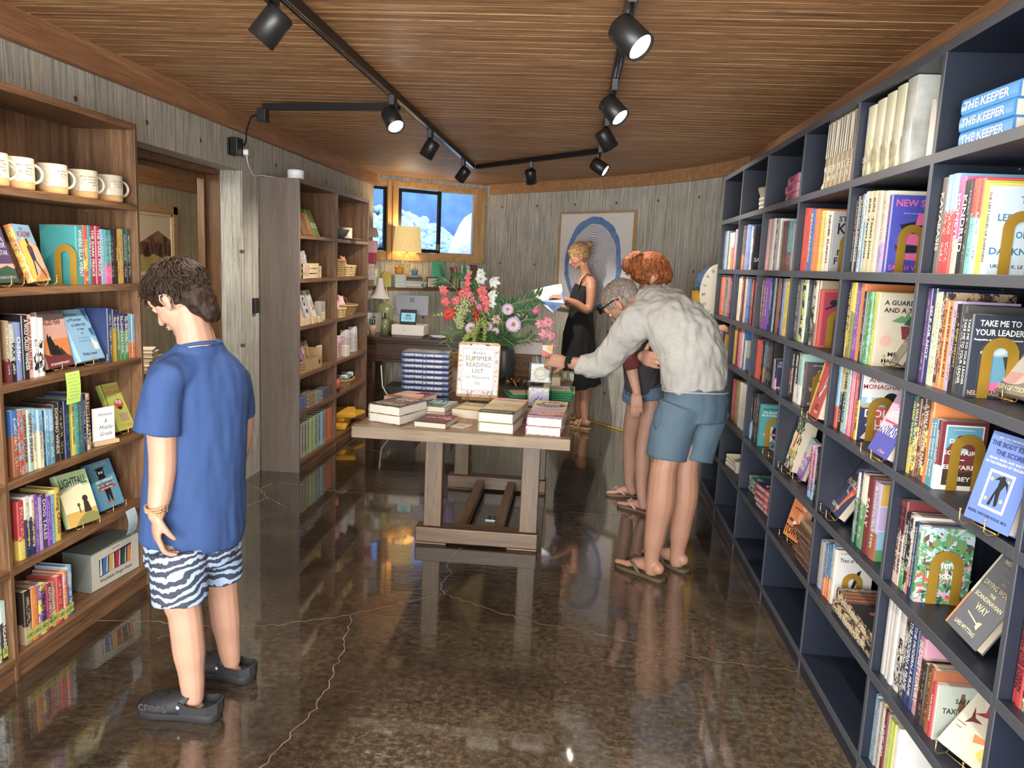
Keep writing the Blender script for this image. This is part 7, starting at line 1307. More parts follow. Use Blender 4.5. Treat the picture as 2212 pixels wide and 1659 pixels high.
for k,(y, z, c) in enumerate(((6.04, ZB[2] + .13,(.70,.22,.17)),(6.26, ZB[2] + .10,(.74,.27,.20)),(6.06, ZB[3] + .09,(.75,.42,.42)),(6.22, ZB[3] + .10,(.76,.45,.46)))):
 m = MB(); rs = random.Random(k); R_ = []
 for i in range(7):
  t = i / 6; R_.append([Vector(((.035 + .01 * math.sin(3 * t + a)) * math.cos(a) * (1.1 - .5 * t),(.065 - .02 * t) * math.sin(a) * (1.0 - .3 * t),.09 * t - .03 + .008 * math.sin(a * 3 + i))) for a in [2 * PI * j / 14 for j in range(14)]])
 m.rings(R_); m.build('folded_cloth', mat('folded_cloth_%d' % k, c,.95, bump=.8, bscale=90), loc=(XG - .04, y, z), label=['coral patterned cloth in the small upright basket', 'coral patterned cloth standing in the wide pale basket', 'pink cloth folded at the left of the handled basket', 'pink cloth rising from the handled basket'][k], cat='cloth')
basket((XG - .05,6.30, ZB[3]),.17,.20,.085, 'round wicker basket with a loop handle and pink cloths',1.5, True, rows=7, handle=True); basket((XG + .0,6.02, ZB[3]),.09,.12,.07, 'small square basket before the round handled one',1.2, rows=5, m_=MATS['pale_seagrass'])
for k,(y, c, h) in enumerate(((5.98,(.66,.34,.38),.19),(6.10,(.72,.42,.44),.18),(6.33,(.70,.56,.58),.21),(6.56,(.66,.60,.64),.22))):
 r = thing('gift_bag',['leftmost pink striped', 'second pink striped', 'third pale pink', 'rightmost pale'][k] + ' paper gift bag on the fourth gift shelf', 'gift bag',(XG - .03, y, ZB[4]),(0,0, PI / 2)); m = MB()
 m.prism([(-.05,0),(.05,0),(.046, h * .75),(.03, h),(-.028, h * .98),(-.046, h * .75)],-.03,.03, M=frame_m((0,0,0),(1,0,0),(0,0,1))); m.build('bag', mat('bag_%d' % k, c,.6, var=.3, vscale=50), r, bevel=.004); m = MB(); F = frame_m((0,-.0312,0),(1,0,0),(0,0,1))
 for j in range(4): poly(m, F,[(-.04 + .024 * j,.01),(-.032 + .024 * j,.01),(-.030 + .02 * j, h * .7),(-.036 + .02 * j, h * .7)])
 m.build('stripes', ink('maroon' if k < 2 else 'gold'), r)
box_thing('candle_box', 'small cream box in front of the gift bags', 'box',(XG + .01,6.22, ZB[4]),.05,.09,.09, ink('cream'))
basket((XG - .05,6.33, ZB[5]),.14,.24,.06, 'shallow basket of rolled patterned socks on the fifth gift shelf',1.35, True, rows=5)
for k in range(5):
 m = MB().tube([(-.05,0,0),(.05,0,0)],[(.02,.028)] * 2, n=12); o = m.build('socks',[mat('sock_%d' % (k % 3),[(.10,.14,.11),(.62,.60,.52),(.20,.24,.20)][k % 3],.95, var=.6, vscale=60, bump=.6)], loc=(XG - .04,6.21 + .06 * k, ZB[5] + .075 + .008 * math.sin(k * 2)), label='%s rolled sock pair from left in the shallow basket' % ORD[k], cat='socks', group='rolled socks in the shallow basket'); o.rotation_euler = (.2,0,.3)
cn = thing('tin_can', 'red tin can at the left of the sock basket', 'can',(XG + .01,5.97, ZB[5])); MB().cyl((0,0,0),.033,.11, n=24).build('can', ink('red'), cn); MB().cyl((0,0,.015),.0335,.035, n=24).build('label_band', ink('dark brown'), cn)
for k,(y, z, a, sy) in enumerate(((6.22,.0,.15,.16),(6.42,.045,-.2,.20),(6.30,.085,.3,.15))):
 m = MB(); P = [(0,0),(.19,0),(.20,.02),(.19,.042),(0,.042),(-.01,.02)]; m.prism(P,-sy, sy, M=frame_m((0,0,0),(1,0,0),(0,0,1))); o = m.build('folded_garment', mat('mustard_fleece',(.62,.33,.03),.95, bump=.5, bscale=200), loc=(XG - .16 + .02 * k, y, ZB[6] + z + .002), bevel=.015, label=['lowest mustard yellow folded garment on the bottom gift shelf', 'middle mustard yellow folded garment on the bottom gift shelf', 'topmost mustard yellow folded garment, bottom gift shelf'][k], cat='garment', group='mustard folded garments'); o.rotation_euler = (0,0, a)
# ---------------------------------------------------------------- top row of the navy bookcase
def stackN(n, y, z, t, h, d, lab, c, c2, st, title, tc, x=.965, yaw=0, front=None, art=None, jit=2, hard=True, pg=None): return pile(n, x, y, z, yaw, t, h, d, lab, c, c2, st, title, tc, front=front, art=art, jit=jit, hard=hard, pg=pg)
stackN(3,1.905, ZN[1] + .0005,.040,.235,.16, 'glossy blue hardback reading THE KEEPER, top navy shelf', 'bright blue', 'sky blue', 'p', 'THE KEEPER      ', 'white', x=.962, yaw=2, jit=2.5, pg=M_pagesw)
stackN(3,3.66, ZN[1] + .0005,.040,.225,.15, 'hot pink hardback with a cream spine end, top navy shelf', 'hot pink', 'pink', 'p', 'CIRCE', 'black', x=.955, yaw=-4, jit=2)
stone = mat('speckled_stoneware',(.38,.31,.24),.85, var=.25, vscale=90, bump=.5, bscale=120)
for k,(y, z, r_) in enumerate(((4.42,0,.095),(4.44,.03,.10))): MB().lathe([(0,0),(.03,0),(.06,.02),(r_ * .92,.07),(r_,.10),(r_ - .006,.10),(.055,.03),(0,.012)], n=30).build('bowl', stone, loc=(1.06, y, ZN[1] + z), label=['lower speckled stone bowl on the top navy shelf', 'upper speckled stone bowl nested in the lower one'][k], cat='bowl', group='nested stone bowls')
MB().lathe([(0,0),(.025,0),(.05,.02),(.07,.055),(.066,.055),(.045,.025),(0,.01)], n=28).build('bowl', mat('cream_stoneware',(.62,.55,.45),.8, var=.15, vscale=60), loc=(1.03,3.60, ZN[1] + .125), label='small cream bowl resting on the hot pink books', cat='bowl')
stackN(3,4.20, ZN[1] + .0005,.022,.13,.12, 'small cream book right of the stone bowls', 'cream', 'taupe', 'l', None, None, x=.96, yaw=6)
hd = thing('brass_fork_sculpture', 'brass spoon and fork heads standing upright on the top navy shelf', 'ornament',(1.0,4.93, ZN[1])); m = MB()
for k, dy in enumerate((.02,-.035)): m.tube([(0, dy * .4,.0),(0, dy * .6,.09),(0, dy,.13),(0, dy * 1.1,.19),(-.01, dy * 1.0,.235)],[(.007,.007),(.007,.006),(.02,.006),(.016,.005),(.003,.003)], n=12, side=(0,1,0))
m.cyl((0,0,0),.03,.012, n=20); m.build('prongs', M_brass, hd)
gc = thing('info_card', 'pale green printed card before the brass ornament', 'card',(.965,4.85, ZN[1]),(0,0,-PI / 2)); MB().box((-.05,0,0),(.05,.001,.09)).build('card', ink('mint'), gc); m = MB()
for k in range(5): m.box((-.04,-.0008,.075 - .014 * k),(.03 - .01 * (k % 2),-.0002,.078 - .014 * k))
m.build('card_print', ink('dark grey'), gc)
ms = mat('white_marble',(.66,.62,.55),.45, var=.08, vscale=20)
def wedgex(label, y):
 MB().prism([(0,0),(.075,0),(.075,.005),(.018,.165),(.0,.165)],-.09,0, M=frame_m((.96, y, ZN[1] + .0005),(0,-1,0),(0,0,1)) @ Matrix.Translation((0,0,-.0))).build('marble_bookend', ms, bevel=.003, label=label, cat='bookend')
wedgex('wedge-shaped pale marble bookend right of the cream landscape books',2.345)
MB().prism([(0,0),(.10,0),(.10,.03),(.07,.045),(.085,.10),(.03,.09),(.035,.05),(0,.03)],-.05,0, M=frame_m((.98,3.375, ZN[1] + .0005),(0,-1,0),(0,0,1))).build('marble_bookend', ms, bevel=.008, label='curled pale stone bookend at the left of the tan books', cat='bookend')
MB().prism([(0,0),(.022,0),(.022,.20),(.012,.20)],0,.16, M=frame_m((.958,3.272, ZN[1] + .0005),(0,-1,0),(0,0,1)) @ Matrix.Translation((0,0,-.16))).build('book_divider', ms, bevel=.002, label='slanted cream divider against the tan books on the top shelf', cat='bookend')
for k in range(6):
 y = 3.225 - .052 * k; r = thing('book', 'tan grained book, %s from left, top shelf, fourth navy bay' % ORD[k], 'book',(.952, y, ZN[1] + .0003), group='tan grained books on the top shelf'); book_parts(r,.050,.262,.175, 'tan', 'dark brown', 'n', None, None, pg=M_pagesw, cm=wood('bark_print_jacket',(.14,.10,.05),(.55,.46,.30), 'z',1.5,.5,1))
 mb = MB(); F = frame_m((-.0022,0,0),(0,-1,0),(0,0,1)); lettering(mb,['WI', 'NE', 'RW', 'OR', 'KS', 'E'][k], F @ Matrix.Translation((0,.075,0)),.040,.026); lettering(mb,['LI', 'BR', 'AR', 'Y', 'S', 'R'][k], F @ Matrix.Translation((0,.040,0)),.036,.018); poly(mb, F,[(-.018 + .005 * (k % 2),.12),(-.006,.12),(-.002 + .008 * (k % 3),.25),(-.014,.25)]); poly(mb, F,[(.008,.12),(.018,.12),(.020,.25),(.010,.25)]); mb.build('spine_print', ink('white'), r)
g = G('marbled_ice_jacket'); o_ = g.tc.outputs['Object']; n1 = g.noise(g.mp(o_,(1,1,.7)),22,7,.7,1.5); n2 = g.noise(o_,5,3); _, _, zz_ = g.sep(o_); c_ = g.mix(g.ramp(n1,[(.42,(0,0,0)),(.6,(1,1,1))]),(.72,.66,.40),(.20,.17,.09)); c_ = g.mix(g.ramp(g.math('ADD', zz_, g.math('MULTIPLY', n2,.2)),[(.16,(0,0,0)),(.24,(1,1,1))]), c_,(.74,.72,.52)); g.col(c_); M_ice = g.p(Roughness=.35, Coat_Weight=.4)
for k in range(5):
 y = 2.790 - .078 * k; r = thing('book', 'thick cream book with marbled landscape spine, %s from left, top shelf' % ORD[k], 'book',(.952, y, ZN[1] + .0003), group='thick marbled landscape books on the top shelf'); book_parts(r,.076,(.235,.24,.245,.25,.255)[k],.20, 'cream', 'tan', 'n', None, None, pg=M_pagesw, cm=M_ice if k < 4 else mat('icy_grey_jacket',(.50,.52,.48),.35, var=.4, vscale=12))
 if k == 0: mb = MB(); F = frame_m((-.0022,0,0),(0,-1,0),(0,0,1)); lettering(mb, 'ORKS', F @ Matrix.Translation((0,.06,0)),.06,.022); lettering(mb, 'CE', F @ Matrix.Translation((-.01,.035,0)),.03,.02); mb.build('spine_print', ink('white'), r)
# lower cells: stacks lying flat
pile(3,.975,3.88, ZN[6] + .0005,0,.026,.225,.165, 'green hardback lying on sixth shelf, third navy bay', 'grey green', 'dark green', 'n', front=[('Playground',.5,.88,.85,.10, 'pale yellow'),('RICHARD',.5,.3,.7,.09, 'mint'),('POWERS',.5,.15,.8,.12, 'mint')], art=[('r', 'dark green',(0,0,1,.76)),('e', 'teal',(.5,.55,.4,.3))], jit=3)
pile(4,.965,3.60, ZN[6] + .0005,4,.030,.22,.16, 'red hardback lying on sixth shelf, third navy bay', 'crimson', 'scarlet', 'b', 'ALMOST LIFE', 'white', front=[('ALMOST',.5,.6,.8,.15, 'white')], art=[('r', 'navy',(0,.4,1,.9)),('r', 'crimson',(0,0,1,.4))], jit=3)
pile(3,.97,4.42, ZN[6] + .0005,6,.022,.20,.14, 'cream small book on sixth shelf, second navy bay', 'cream', 'tan', 'l', jit=5); pile(3,.99,4.20, ZN[6] + .0005,-3,.032,.20,.16, 'black hardback on sixth shelf, second navy bay', 'black', 'grey', 'l', front=[('THE LAST',.5,.7,.6,.1, 'silver')], jit=2)
pile(9,.955,2.905, ZN[6] + .0005,0,.0165,.22,.16, 'slim brown book, sixth shelf, fourth navy bay', 'brown', 'silver', 'l', jit=5, hard=False, art=[('r', 'tan',(.0,0,1,1)),('r', 'brown',(.1,.1,.9,.5))])
pile(2,.945,2.275, ZN[6] + .0005,0,.042,.345,.205, 'dark hardback reading MOUNTAIN HOUSE before the white book', 'black', 'tan', 'n', 'MOUNTAIN HOUSE', 'pale yellow', front=[('MOUNTAIN HOUSE',.5,.95,.8,.04, 'cream')], art=[('r', 'brown',(0,.62,1,.92)),('r', 'rust',(0,.84,1,.88)),('r', 'rust',(0,.76,1,.79)),('r', 'burnt orange',(0,.68,1,.70)),('r', 'black',(0,0,1,.62)),('p', 'orange',[(.3,.3),(.85,.42),(.85,.47),(.3,.36)]),('p', 'orange',[(.45,.2),(.50,.2),(.6,.5),(.55,.5)]),('r', 'cream',(.4,.44,.6,.54)),('r', 'crimson',(.2,.38,.4,.44))], jit=1.5)
# ---------------------------------------------------------------- framed print on the rear wall
def artwork():
 A, B = Vector((-.186,7.886,0)), Vector((.514,7.175,0)); X = (B - A).normalized(); N_ = Vector((X.y,-X.x,0)); W = (B - A).length; c = (A + B) / 2 + N_ * .012; H = .945
 r = thing('framed_print', 'large oak-framed print of a blue tree-ring slice on the rear wall', 'framed print',(c.x, c.y,1.55),(0,0, math.atan2(X.y, X.x))); m = MB()
 for a, b in (((-W / 2,-.03,-H / 2),(W / 2,.0,-H / 2 + .018)),((-W / 2,-.03, H / 2 - .018),(W / 2,0, H / 2)),((-W / 2,-.03,-H / 2 + .018),(-W / 2 + .018,0, H / 2 - .018)),((W / 2 - .018,-.03,-H / 2 + .018),(W / 2,0, H / 2 - .018))): m.box(a, b)
 m.build('picture_frame', wood('pale_oak_frame',(.42,.25,.11),(.60,.40,.20), 'x',1,.5), r); g = G('tree_ring_print'); x, y, z = g.sep(g.tc.outputs['Object'])
 nz = g.noise(g.tc.outputs['Object'],5,3); n2 = g.noise(g.tc.outputs['Object'],22,4); dx, dz = g.math('ADD', x,.02), g.math('ADD', z,.03)
 rr = g.math('SQRT', g.math('ADD', g.math('POWER', g.math('MULTIPLY', dx,1.06),2), g.math('POWER', g.math('MULTIPLY', dz,.88),2))); rn = g.math('ADD', rr, g.math('MULTIPLY', g.math('SUBTRACT', nz,.5),.07))
 ring = g.math('FRACT', g.math('ADD', g.math('MULTIPLY', rn,62), g.math('MULTIPLY', g.math('SUBTRACT', n2,.5),.5))); c = g.mix(g.math('LESS_THAN', ring,.34),(.78,.76,.76),(.13,.18,.32))
 wash = g.mix(n2,(.05,.12,.38),(.22,.38,.62)); c = g.mix(g.math('GREATER_THAN', rn,.345), c, wash); c = g.mix(g.ramp(nz,[(.60,(0,0,0)),(.72,(.6,.6,.6))]), c,(.20,.30,.58)); c = g.mix(g.math('GREATER_THAN', rn,.405), c,(.78,.75,.72)); g.col(c); MB().box((-W / 2 + .018,-.018,-H / 2 + .018),(W / 2 - .018,-.012, H / 2 - .018)).build('print_sheet', g.p(Roughness=.6), r)
artwork()
MB().tube([(-.2,7.80,.01),(.0,7.62,.008),(.17,7.50,.008),(.35,7.27,.008),(.53,7.05,.008),(.78,6.66,.008),(.97,6.2,.008)],.006, n=8).build('extension_cable', mat('yellow_cable',(.75,.55,.05),.5, var=0), label='yellow extension cord lying along the foot of the rear wall', cat='cord')
# ---------------------------------------------------------------- counter desk
M_dark = wood('dark_stained_desk',(.022,.010,.006),(.10,.042,.020), 'x',.9,.3,1.2,.25)
dk = thing('desk', 'dark antique writing desk below the rear window', 'desk',(-1.45,7.3,0)); L = -dk.location
for n, a, b in (('desktop',(-2.0,7.07,.735),(-.93,7.56,.765)),('apron',(-1.97,7.10,.53),(-.96,7.13,.735)),('apron',(-1.97,7.50,.53),(-.96,7.53,.735)),('side_panel',(-1.97,7.13,.53),(-1.94,7.50,.735)),('side_panel',(-.99,7.13,.53),(-.96,7.50,.735)),('drawer_front',(-1.86,7.09,.56),(-1.08,7.10,.71))): o = MB().box(a, b).build(n, M_dark, dk, bevel=.004); o.location = L
for x in (-1.96,-1.04):
 for y in (7.10,7.46): o = MB().box((x, y,0),(x + .07, y + .07,.53)).build('leg', M_dark, dk, bevel=.004); o.location = L
box_thing('storage_box', 'black storage box standing under the desk', 'box',(-1.62,7.25,.0),.30,.28,.30, M_black); box_thing('waste_bin', 'dark metal bin under the right side of the desk', 'bin',(-1.25,7.28,0),.24,.24,.32, mat('bin_grey',(.06,.06,.065),.4))
MB().tube([(-1.60,7.05,.02),(-1.66,7.04,.12),(-1.78,7.05,.30),(-1.80,7.06,.5)],.006, n=6).build('electrical_cable', mat('white_cable2',(.7,.68,.6),.5, var=0), label='pale cord hanging below the desk\'s left side', cat='cord')
def P_(px, py, d=7.25): return at(px, py, d)
gl = mat('sage_green_enamel',(.17,.18,.085),.35, coat=.3); ml = thing('mushroom_lamp', 'sage green mushroom lamp on the desk', 'table lamp',(-1.825,7.28,.765)); MB().lathe([(0,0),(.045,0),(.036,.17),(0,.172)], n=28).build('base', gl, ml); MB().cyl((0,0,.17),.008,.06, n=10).build('stem', M_black, ml); MB().lathe([(.098,.222),(.092,.255),(.070,.29),(.035,.312),(0,.318)], n=36, cap=False).lathe([(.098,.222),(.090,.250),(.065,.284),(0,.310)], n=36, cap=False).build('lamp_shade', gl, ml)
mo = thing('monitor', 'grey point-of-sale screen seen from behind with a black square mark', 'screen',(-1.60,7.42,.90),(-.22,0,.1)); sg = mat('space_grey',(.20,.21,.24),.35,.6, var=.03); MB().box((-.165,0,.06),(.165,.014,.26)).build('screen_back', sg, mo, bevel=.005)
m = MB(); F = frame_m((.0,-.0006,.21),(1,0,0),(0,0,1))
for a, b in (((-.018,-.018),(.018,-.012)),((-.018,.012),(.018,.018)),((-.018,-.012),(-.012,.012)),((.012,-.012),(.018,.012)),((-.004,-.004),(.004,.004))): poly(m, F,[(a[0], a[1]),(b[0], a[1]),(b[0], b[1]),(a[0], b[1])])
m.build('square_mark', M_black, mo); MB().box((-.04,.004,-.0),(.04,.012,.09)).build('bracket', sg, mo)
cd = thing('cash_drawer', 'white cash drawer box on the desk', 'cash drawer',(-1.58,7.28,.765)); wp_ = mat('warm_white_plastic',(.66,.61,.54),.4, var=.02); MB().box((-.155,-.11,.018),(.155,.14,.115)).build('drawer_housing', wp_, cd, bevel=.006); MB().box((-.145,-.10,0),(.145,.13,.018)).build('drawer_base', mat('grey_base',(.2,.19,.18),.6), cd)
m = MB(); F = frame_m((-.03,-.1106,.07),(1,0,0),(0,0,1)); poly(m, F,[(-.010,.002),(-.007,.004),(-.002,-.003),(.010,.008),(.011,.005),(-.002,-.008)]); m.build('tick_mark', ink('taupe'), cd)
tb_ = thing('tablet', 'black tablet on the cash drawer showing a pale blue logo screen', 'tablet',(-1.595,7.25,.881),(-.25,0,.06)); MB().box((-.078,0,0),(.078,.014,.145)).build('tablet_body', M_black, tb_, bevel=.004); MB().box((-.067,-.0010,.028),(.067,-.0004,.112)).build('display', mat('lit_display',(.1,.2,.25),.2, var=0, emit=(.22,.50,.58), es=.55), tb_)
m = MB(); F = frame_m((0,-.0016,.078),(1,0,0),(0,0,1))
for s in (1,-1):
 poly(m, F,[(0,-.006),(s * .012,.006),(s * .030,-.008),(s * .016,-.002)][::s]); poly(m, F,[(0,.0),(s * .008,.026),(s * .016,.010)][::s]); poly(m, F,[(s * .002,-.016),(s * .042,-.012),(s * .030,-.020),(s * .003,-.022)][::s]); poly(m, F,[(s * .018,.008),(s * .022,.016),(s * .032,-.002)][::s])
lettering(m, 'THE BOOKSHOP', F @ Matrix.Translation((0,-.031,0)),.07,.006); m.build('screen_logo', mat('logo_dark',(.01,.03,.02),.5, var=0), tb_)
for k in range(3): box_thing('receipt_papers', '%s bundle of papers right of the cash drawer' % ['lowest', 'middle', 'topmost'][k], 'papers',(-1.30,7.24,.765 + .008 * k),.13,.16,.007, ink(['dark grey', 'slate', 'pale blue'][k]),.2 * k)
pj = thing('pen_cup', 'striped jar of pens at the left end of the desk', 'pen cup',(-1.93,7.22,.765)); MB().lathe([(0,0),(.032,0),(.033,.10),(.029,.10),(.028,.005),(0,.004)], n=18).build('cup', mat('striped_jar',(.40,.22,.15),.5, var=.9, vscale=30), pj)
m = MB()
for k in range(6): a = k; m.tube([(.01 * math.cos(a),.01 * math.sin(a),.01),(.025 * math.cos(a),.025 * math.sin(a),.15)],.004, n=6)
m.build('pens', M_black, pj); box_thing('paper_rack', 'white paper standing at the far left of the desk', 'papers',(-2.0,7.34,.765),.08,.02,.20, ink('white')); box_thing('card_reader', 'small dark card reader behind the mushroom lamp', 'card reader',(-1.76,7.40,.765),.08,.10,.03, M_black)
# floor lamp with a bell shade, pink textile and hanging papers at the left edge of the desk
fl_ = thing('floor_lamp', 'white bell-shaded lamp on a yellow pole at the left end of the ledge', 'floor lamp',(-1.90,7.60,0)); MB().tube([(-.02,0,0),(.06,.0,.74),(.0,.0,1.22)],.006, n=8).build('pole', mat('yellow_pole',(.62,.50,.12),.4), fl_); MB().cyl((-.02,0,0),.11,.012, n=24).build('base', M_black, fl_); MB().lathe([(.105,1.10),(.06,1.15),(.038,1.22),(.030,1.30)], c=(-.06,0,0), n=28, cap=False).build('lamp_shade', mat('white_shade',(.62,.58,.54),.8), fl_)
tx = thing('hanging_textile', 'pink, red and speckled textiles hanging beside the window', 'textile',(-2.02,7.42,1.38)); m_ = [ink('pink'), ink('crimson'), mat('speckled_cloth',(.35,.28,.26),.9, var=.9, vscale=60)]
for k,(z0, z1) in enumerate(((.16,.28),(.06,.16),(-.10,.06))): MB().box((-.109,0, z0),(.065 - .012 * k,.05, z1)).build('textile_band', m_[k], tx, bevel=.01)
MB().prism([(-.05,.0),(.09,.02),(.07,.10),(-.05,.12)],0,.03, M=frame_m((-2.03,7.44,1.68),(1,0,0),(0,0,1))).build('paper_bag', ink('tan'), label='tan paper bag pinned above the pink textile', cat='bag')
# ---------------------------------------------------------------- window ledge
LZ = 1.2055
def ledge(px, dep=-.12):   # ledge point under a pixel column, dep metres before the glazing
 n = WN; q = at(px,612,7.9); d = q - EYE; t = ((WA + WN * dep - EYE).dot(WN)) / d.dot(WN); p = EYE + d * t; return Vector((p.x, p.y, LZ))
ya = math.atan2(WD.y, WD.x)
tl = thing('table_lamp', 'glass-based table lamp with a golden linen shade before the window', 'table lamp', tuple(ledge(878,-.10))); cg = mat('clear_glass_base',(.9,.95,.92),.05, trans=1, var=0, ior=1.3); m = MB(); m.lathe([(0,0),(.06,0),(.06,.012),(.02,.02),(.02,.06),(.03,.075),(.03,.10),(.02,.115),(.02,.15),(.034,.17),(.034,.23),(.02,.25),(.02,.29),(.032,.305),(.032,.34),(.012,.36),(0,.37)], n=22); m.build('base', cg, tl)
MB().cyl((0,0,.36),.006,.06).build('stem', M_brass, tl); lm = mat('golden_linen',(.66,.48,.20),.9, var=.25, vscale=60, trans=0, emit=(1,.70,.30), es=.35); m = MB(); m.lathe([(.150,.365),(.128,.625)], n=48, cap=False); m.build('lamp_shade', lm, tl); MB().ell((0,0,.50),.032).build('bulb', mat('lit_bulb',(1,1,1),.3, var=0, emit=(1,.85,.6), es=14), tl)
l = bpy.data.lights.new('lamp_glow', 'POINT'); l.energy = 7; l.color = (1,.78,.48); l.shadow_soft_size = .04; o = bpy.data.objects.new('lamp_glow', l); COL.objects.link(o); o.parent = tl; o.location = (0,0,.56)
rd = thing('desk_radio', 'rounded yellow-green speaker with a circular face on the ledge', 'speaker', tuple(ledge(832,-.16)),(0,0,.35)); P = [(-.045,0),(.055,0),(.055,.11)] + [(.005 + .05 * math.cos(a),.11 + .05 * math.sin(a)) for a in [PI * k / 10 for k in range(1,10)]] + [(-.045,.11)]
MB().prism(P,-.03,.08, M=frame_m((0,0,0),(1,0,0),(0,0,1)) @ Matrix.Translation((0,0,0))).build('housing', mat('olive_yellow_shell',(.42,.42,.12),.5), rd, bevel=.006); m = MB(); F = frame_m((.005,-.0806,.105),(1,0,0),(0,0,1)); disc(m, F,0,0,.042,.042,0,26); m.build('round_face', mat('mustard_face',(.55,.38,.05),.6), rd)
for k,(c, w_, h_) in enumerate((('grey green',.20,.016),('cream',.19,.028),('beige',.20,.026),('slate',.17,.018),('black',.18,.020),('tan',.12,.018))):
 p = ledge(893,-.17); z = LZ + sum((.016,.028,.026,.018,.020,.018)[:k]) + .0005 * k; t_ = thing('hardback_book', '%s hardback, %s layer of the pile on the ledge' % (c, ORD[k]), 'book',(p.x, p.y, z),(0,0, ya - .5 + .06 * (-1) ** k)); MB().box((-w_ / 2 + .003,-.062,.002),(w_ / 2 - .003,.062, h_ - .002)).build('page_block', M_pagesw, t_); MB().box((-w_ / 2,-.066,0),(w_ / 2,.066,.002)).box((-w_ / 2,-.066, h_ - .002),(w_ / 2,.066, h_)).box((-w_ / 2,-.067,0),(w_ / 2,-.064, h_)).build('cover', ink(c), t_)
for k in range(6): p = ledge(862,-.17); box_thing('paper_stack', 'white booklet, %s layer of the pale pile behind the lamp base' % ORD[k], 'booklet',(p.x - .01, p.y, LZ + .022 * k),.12,.14,.021, mat('pale_booklet',(.62,.66,.60),.7, var=.05), ya + .05 * (-1) ** k)
p = ledge(934,-.18); fc = thing('framed_card', 'small dark-framed handwritten card leaning on the ledge', 'framed card', tuple(p),(-.2,0, ya - .45)); MB().box((-.062,0,0),(.062,.01,.118)).build('picture_frame', M_black, fc, bevel=.003); MB().box((-.048,-.0012,.014),(.048,-.0002,.104)).build('card', ink('blush'), fc); m = MB()
for k in range(5): m.box((-.036,-.002,.088 - .015 * k),(.030 - .012 * (k % 2),-.0014,.090 - .015 * k))
m.build('handwriting', ink('taupe'), fc)
def plant(label, px, dep, z, s, pot, seed, n=16, hang=.5):
 p = ledge(px, dep); r = thing('spider_plant', label, 'plant',(p.x, p.y, z)); MB().lathe([(0,0),(.035 * s,0),(.048 * s,.07 * s),(.042 * s,.07 * s),(.03 * s,.01),(0,.01)], n=20).build('pot', pot, r); rs = random.Random(seed); m = MB()
 for i in range(n):
  a = rs.uniform(0,6.3); ln = s * rs.uniform(.09,.17); u = Vector((math.cos(a), math.sin(a),0)); q = Vector((-u.y, u.x,0)) * .0045 * s; Lf, Rt, Md = [],[],[]
  for j in range(7): t = j / 6; c = u * ln * t + Vector((0,0,.065 * s + ln * (1.2 * t - hang * 2 * t * t))); w = (1 - t ** 2) + .05; Lf.append(c - q * w); Rt.append(c + q * w)
  m.strip(Lf, Rt, i % 2)
 m.build('leaves',[mat('variegated_leaf',(.36,.52,.14),.5, var=.3, vscale=60), mat('pale_leaf',(.62,.72,.38),.5, var=.2)], r)
plant('spider plant in an orange pot behind the lamp on the ledge',862,-.19, LZ + .1325,1.1, mat('orange_glaze',(.70,.30,.05),.4),1,22,.45); plant('small spider plant in a blue pot on top of the ledge books',895,-.17, LZ + .128,.8, mat('blue_glaze',(.08,.28,.48),.4),2,14,.55); plant('broad-leaved spider plant right of the pile on the ledge',915,-.12, LZ,.85, mat('pale_pot',(.6,.6,.55),.6),3,12,.5)
p = ledge(812,-.10); box_thing('water_carafe', 'pale green glass carafe at the left end of the ledge', 'carafe', tuple(p),.07,.07,.20, mat('green_tinted_glass',(.45,.52,.28),.15, var=.1),.3,.02)
for k,(px, w_, h_, c, lab) in enumerate(((946,.13,.285, 'green', 'tall green folder board standing on the ledge'),(957,.05,.19, 'mint', 'white notepad leaning on the green folder'),(974,.022,.225, 'crimson', 'red spine standing on the ledge beside the green folder'),(980,.028,.215, 'salmon', 'pink spine standing on the ledge'),(987,.020,.235, 'gold', 'yellow spine leaning on the ledge'),(1004,.10,.25, 'white', 'white framed sheet standing at the right of the ledge'),(1020,.07,.26, 'brown', 'brown rolled cylinder at the ledge\'s right end'))):
 p = ledge(px,-.09 - .01 * k); col = {'green': (.06,.40,.24)}.get(c, CL[c]); o = box_thing(['folder', 'notepad', 'hardback_book', 'hardback_book', 'hardback_book', 'framed_sheet', 'roll'][k], lab,['folder', 'notepad', 'book', 'book', 'book', 'frame', 'roll'][k], tuple(p), w_,.02 if k in (0,1,5) else .12, h_, mat('ledge_' + c, col,.6), ya - .3,.002)
# ---------------------------------------------------------------- garment and tote hanging past the navy shelves
hg = thing('hanging_jacket', 'mustard jacket with a navy floral collar hanging past the navy bookcase', 'jacket',(1.0,5.72,1.1)); m = MB(); R_ = []
for z, w_, d_ in ((.42,.05,.04),(.38,.11,.06),(.30,.14,.07),(.05,.15,.08),(-.25,.17,.09),(-.55,.18,.09)):
 R_.append([Vector((w_ * math.cos(a) * (1 + .06 * math.sin(a * 9)) - .02, d_ * math.sin(a) * (1 + .25 * math.sin(a * 11 + z * 3)), z)) for a in [2 * PI * j / 44 for j in range(44)]])
m.rings(R_); m.build('jacket_body', mat('mustard_pleated_cloth',(.46,.27,.03),.85, bump=.2, bscale=200), hg); m = MB(); m.rings([[Vector((w_ * math.cos(a) - .02, d_ * math.sin(a), z)) for a in [2 * PI * j / 24 for j in range(24)]] for z, w_, d_ in ((.44,.06,.05),(.38,.125,.075),(.27,.15,.083))]); m.build('collar', mat('navy_floral_cloth',(.03,.05,.10),.8, var=1.8, vscale=70), hg)
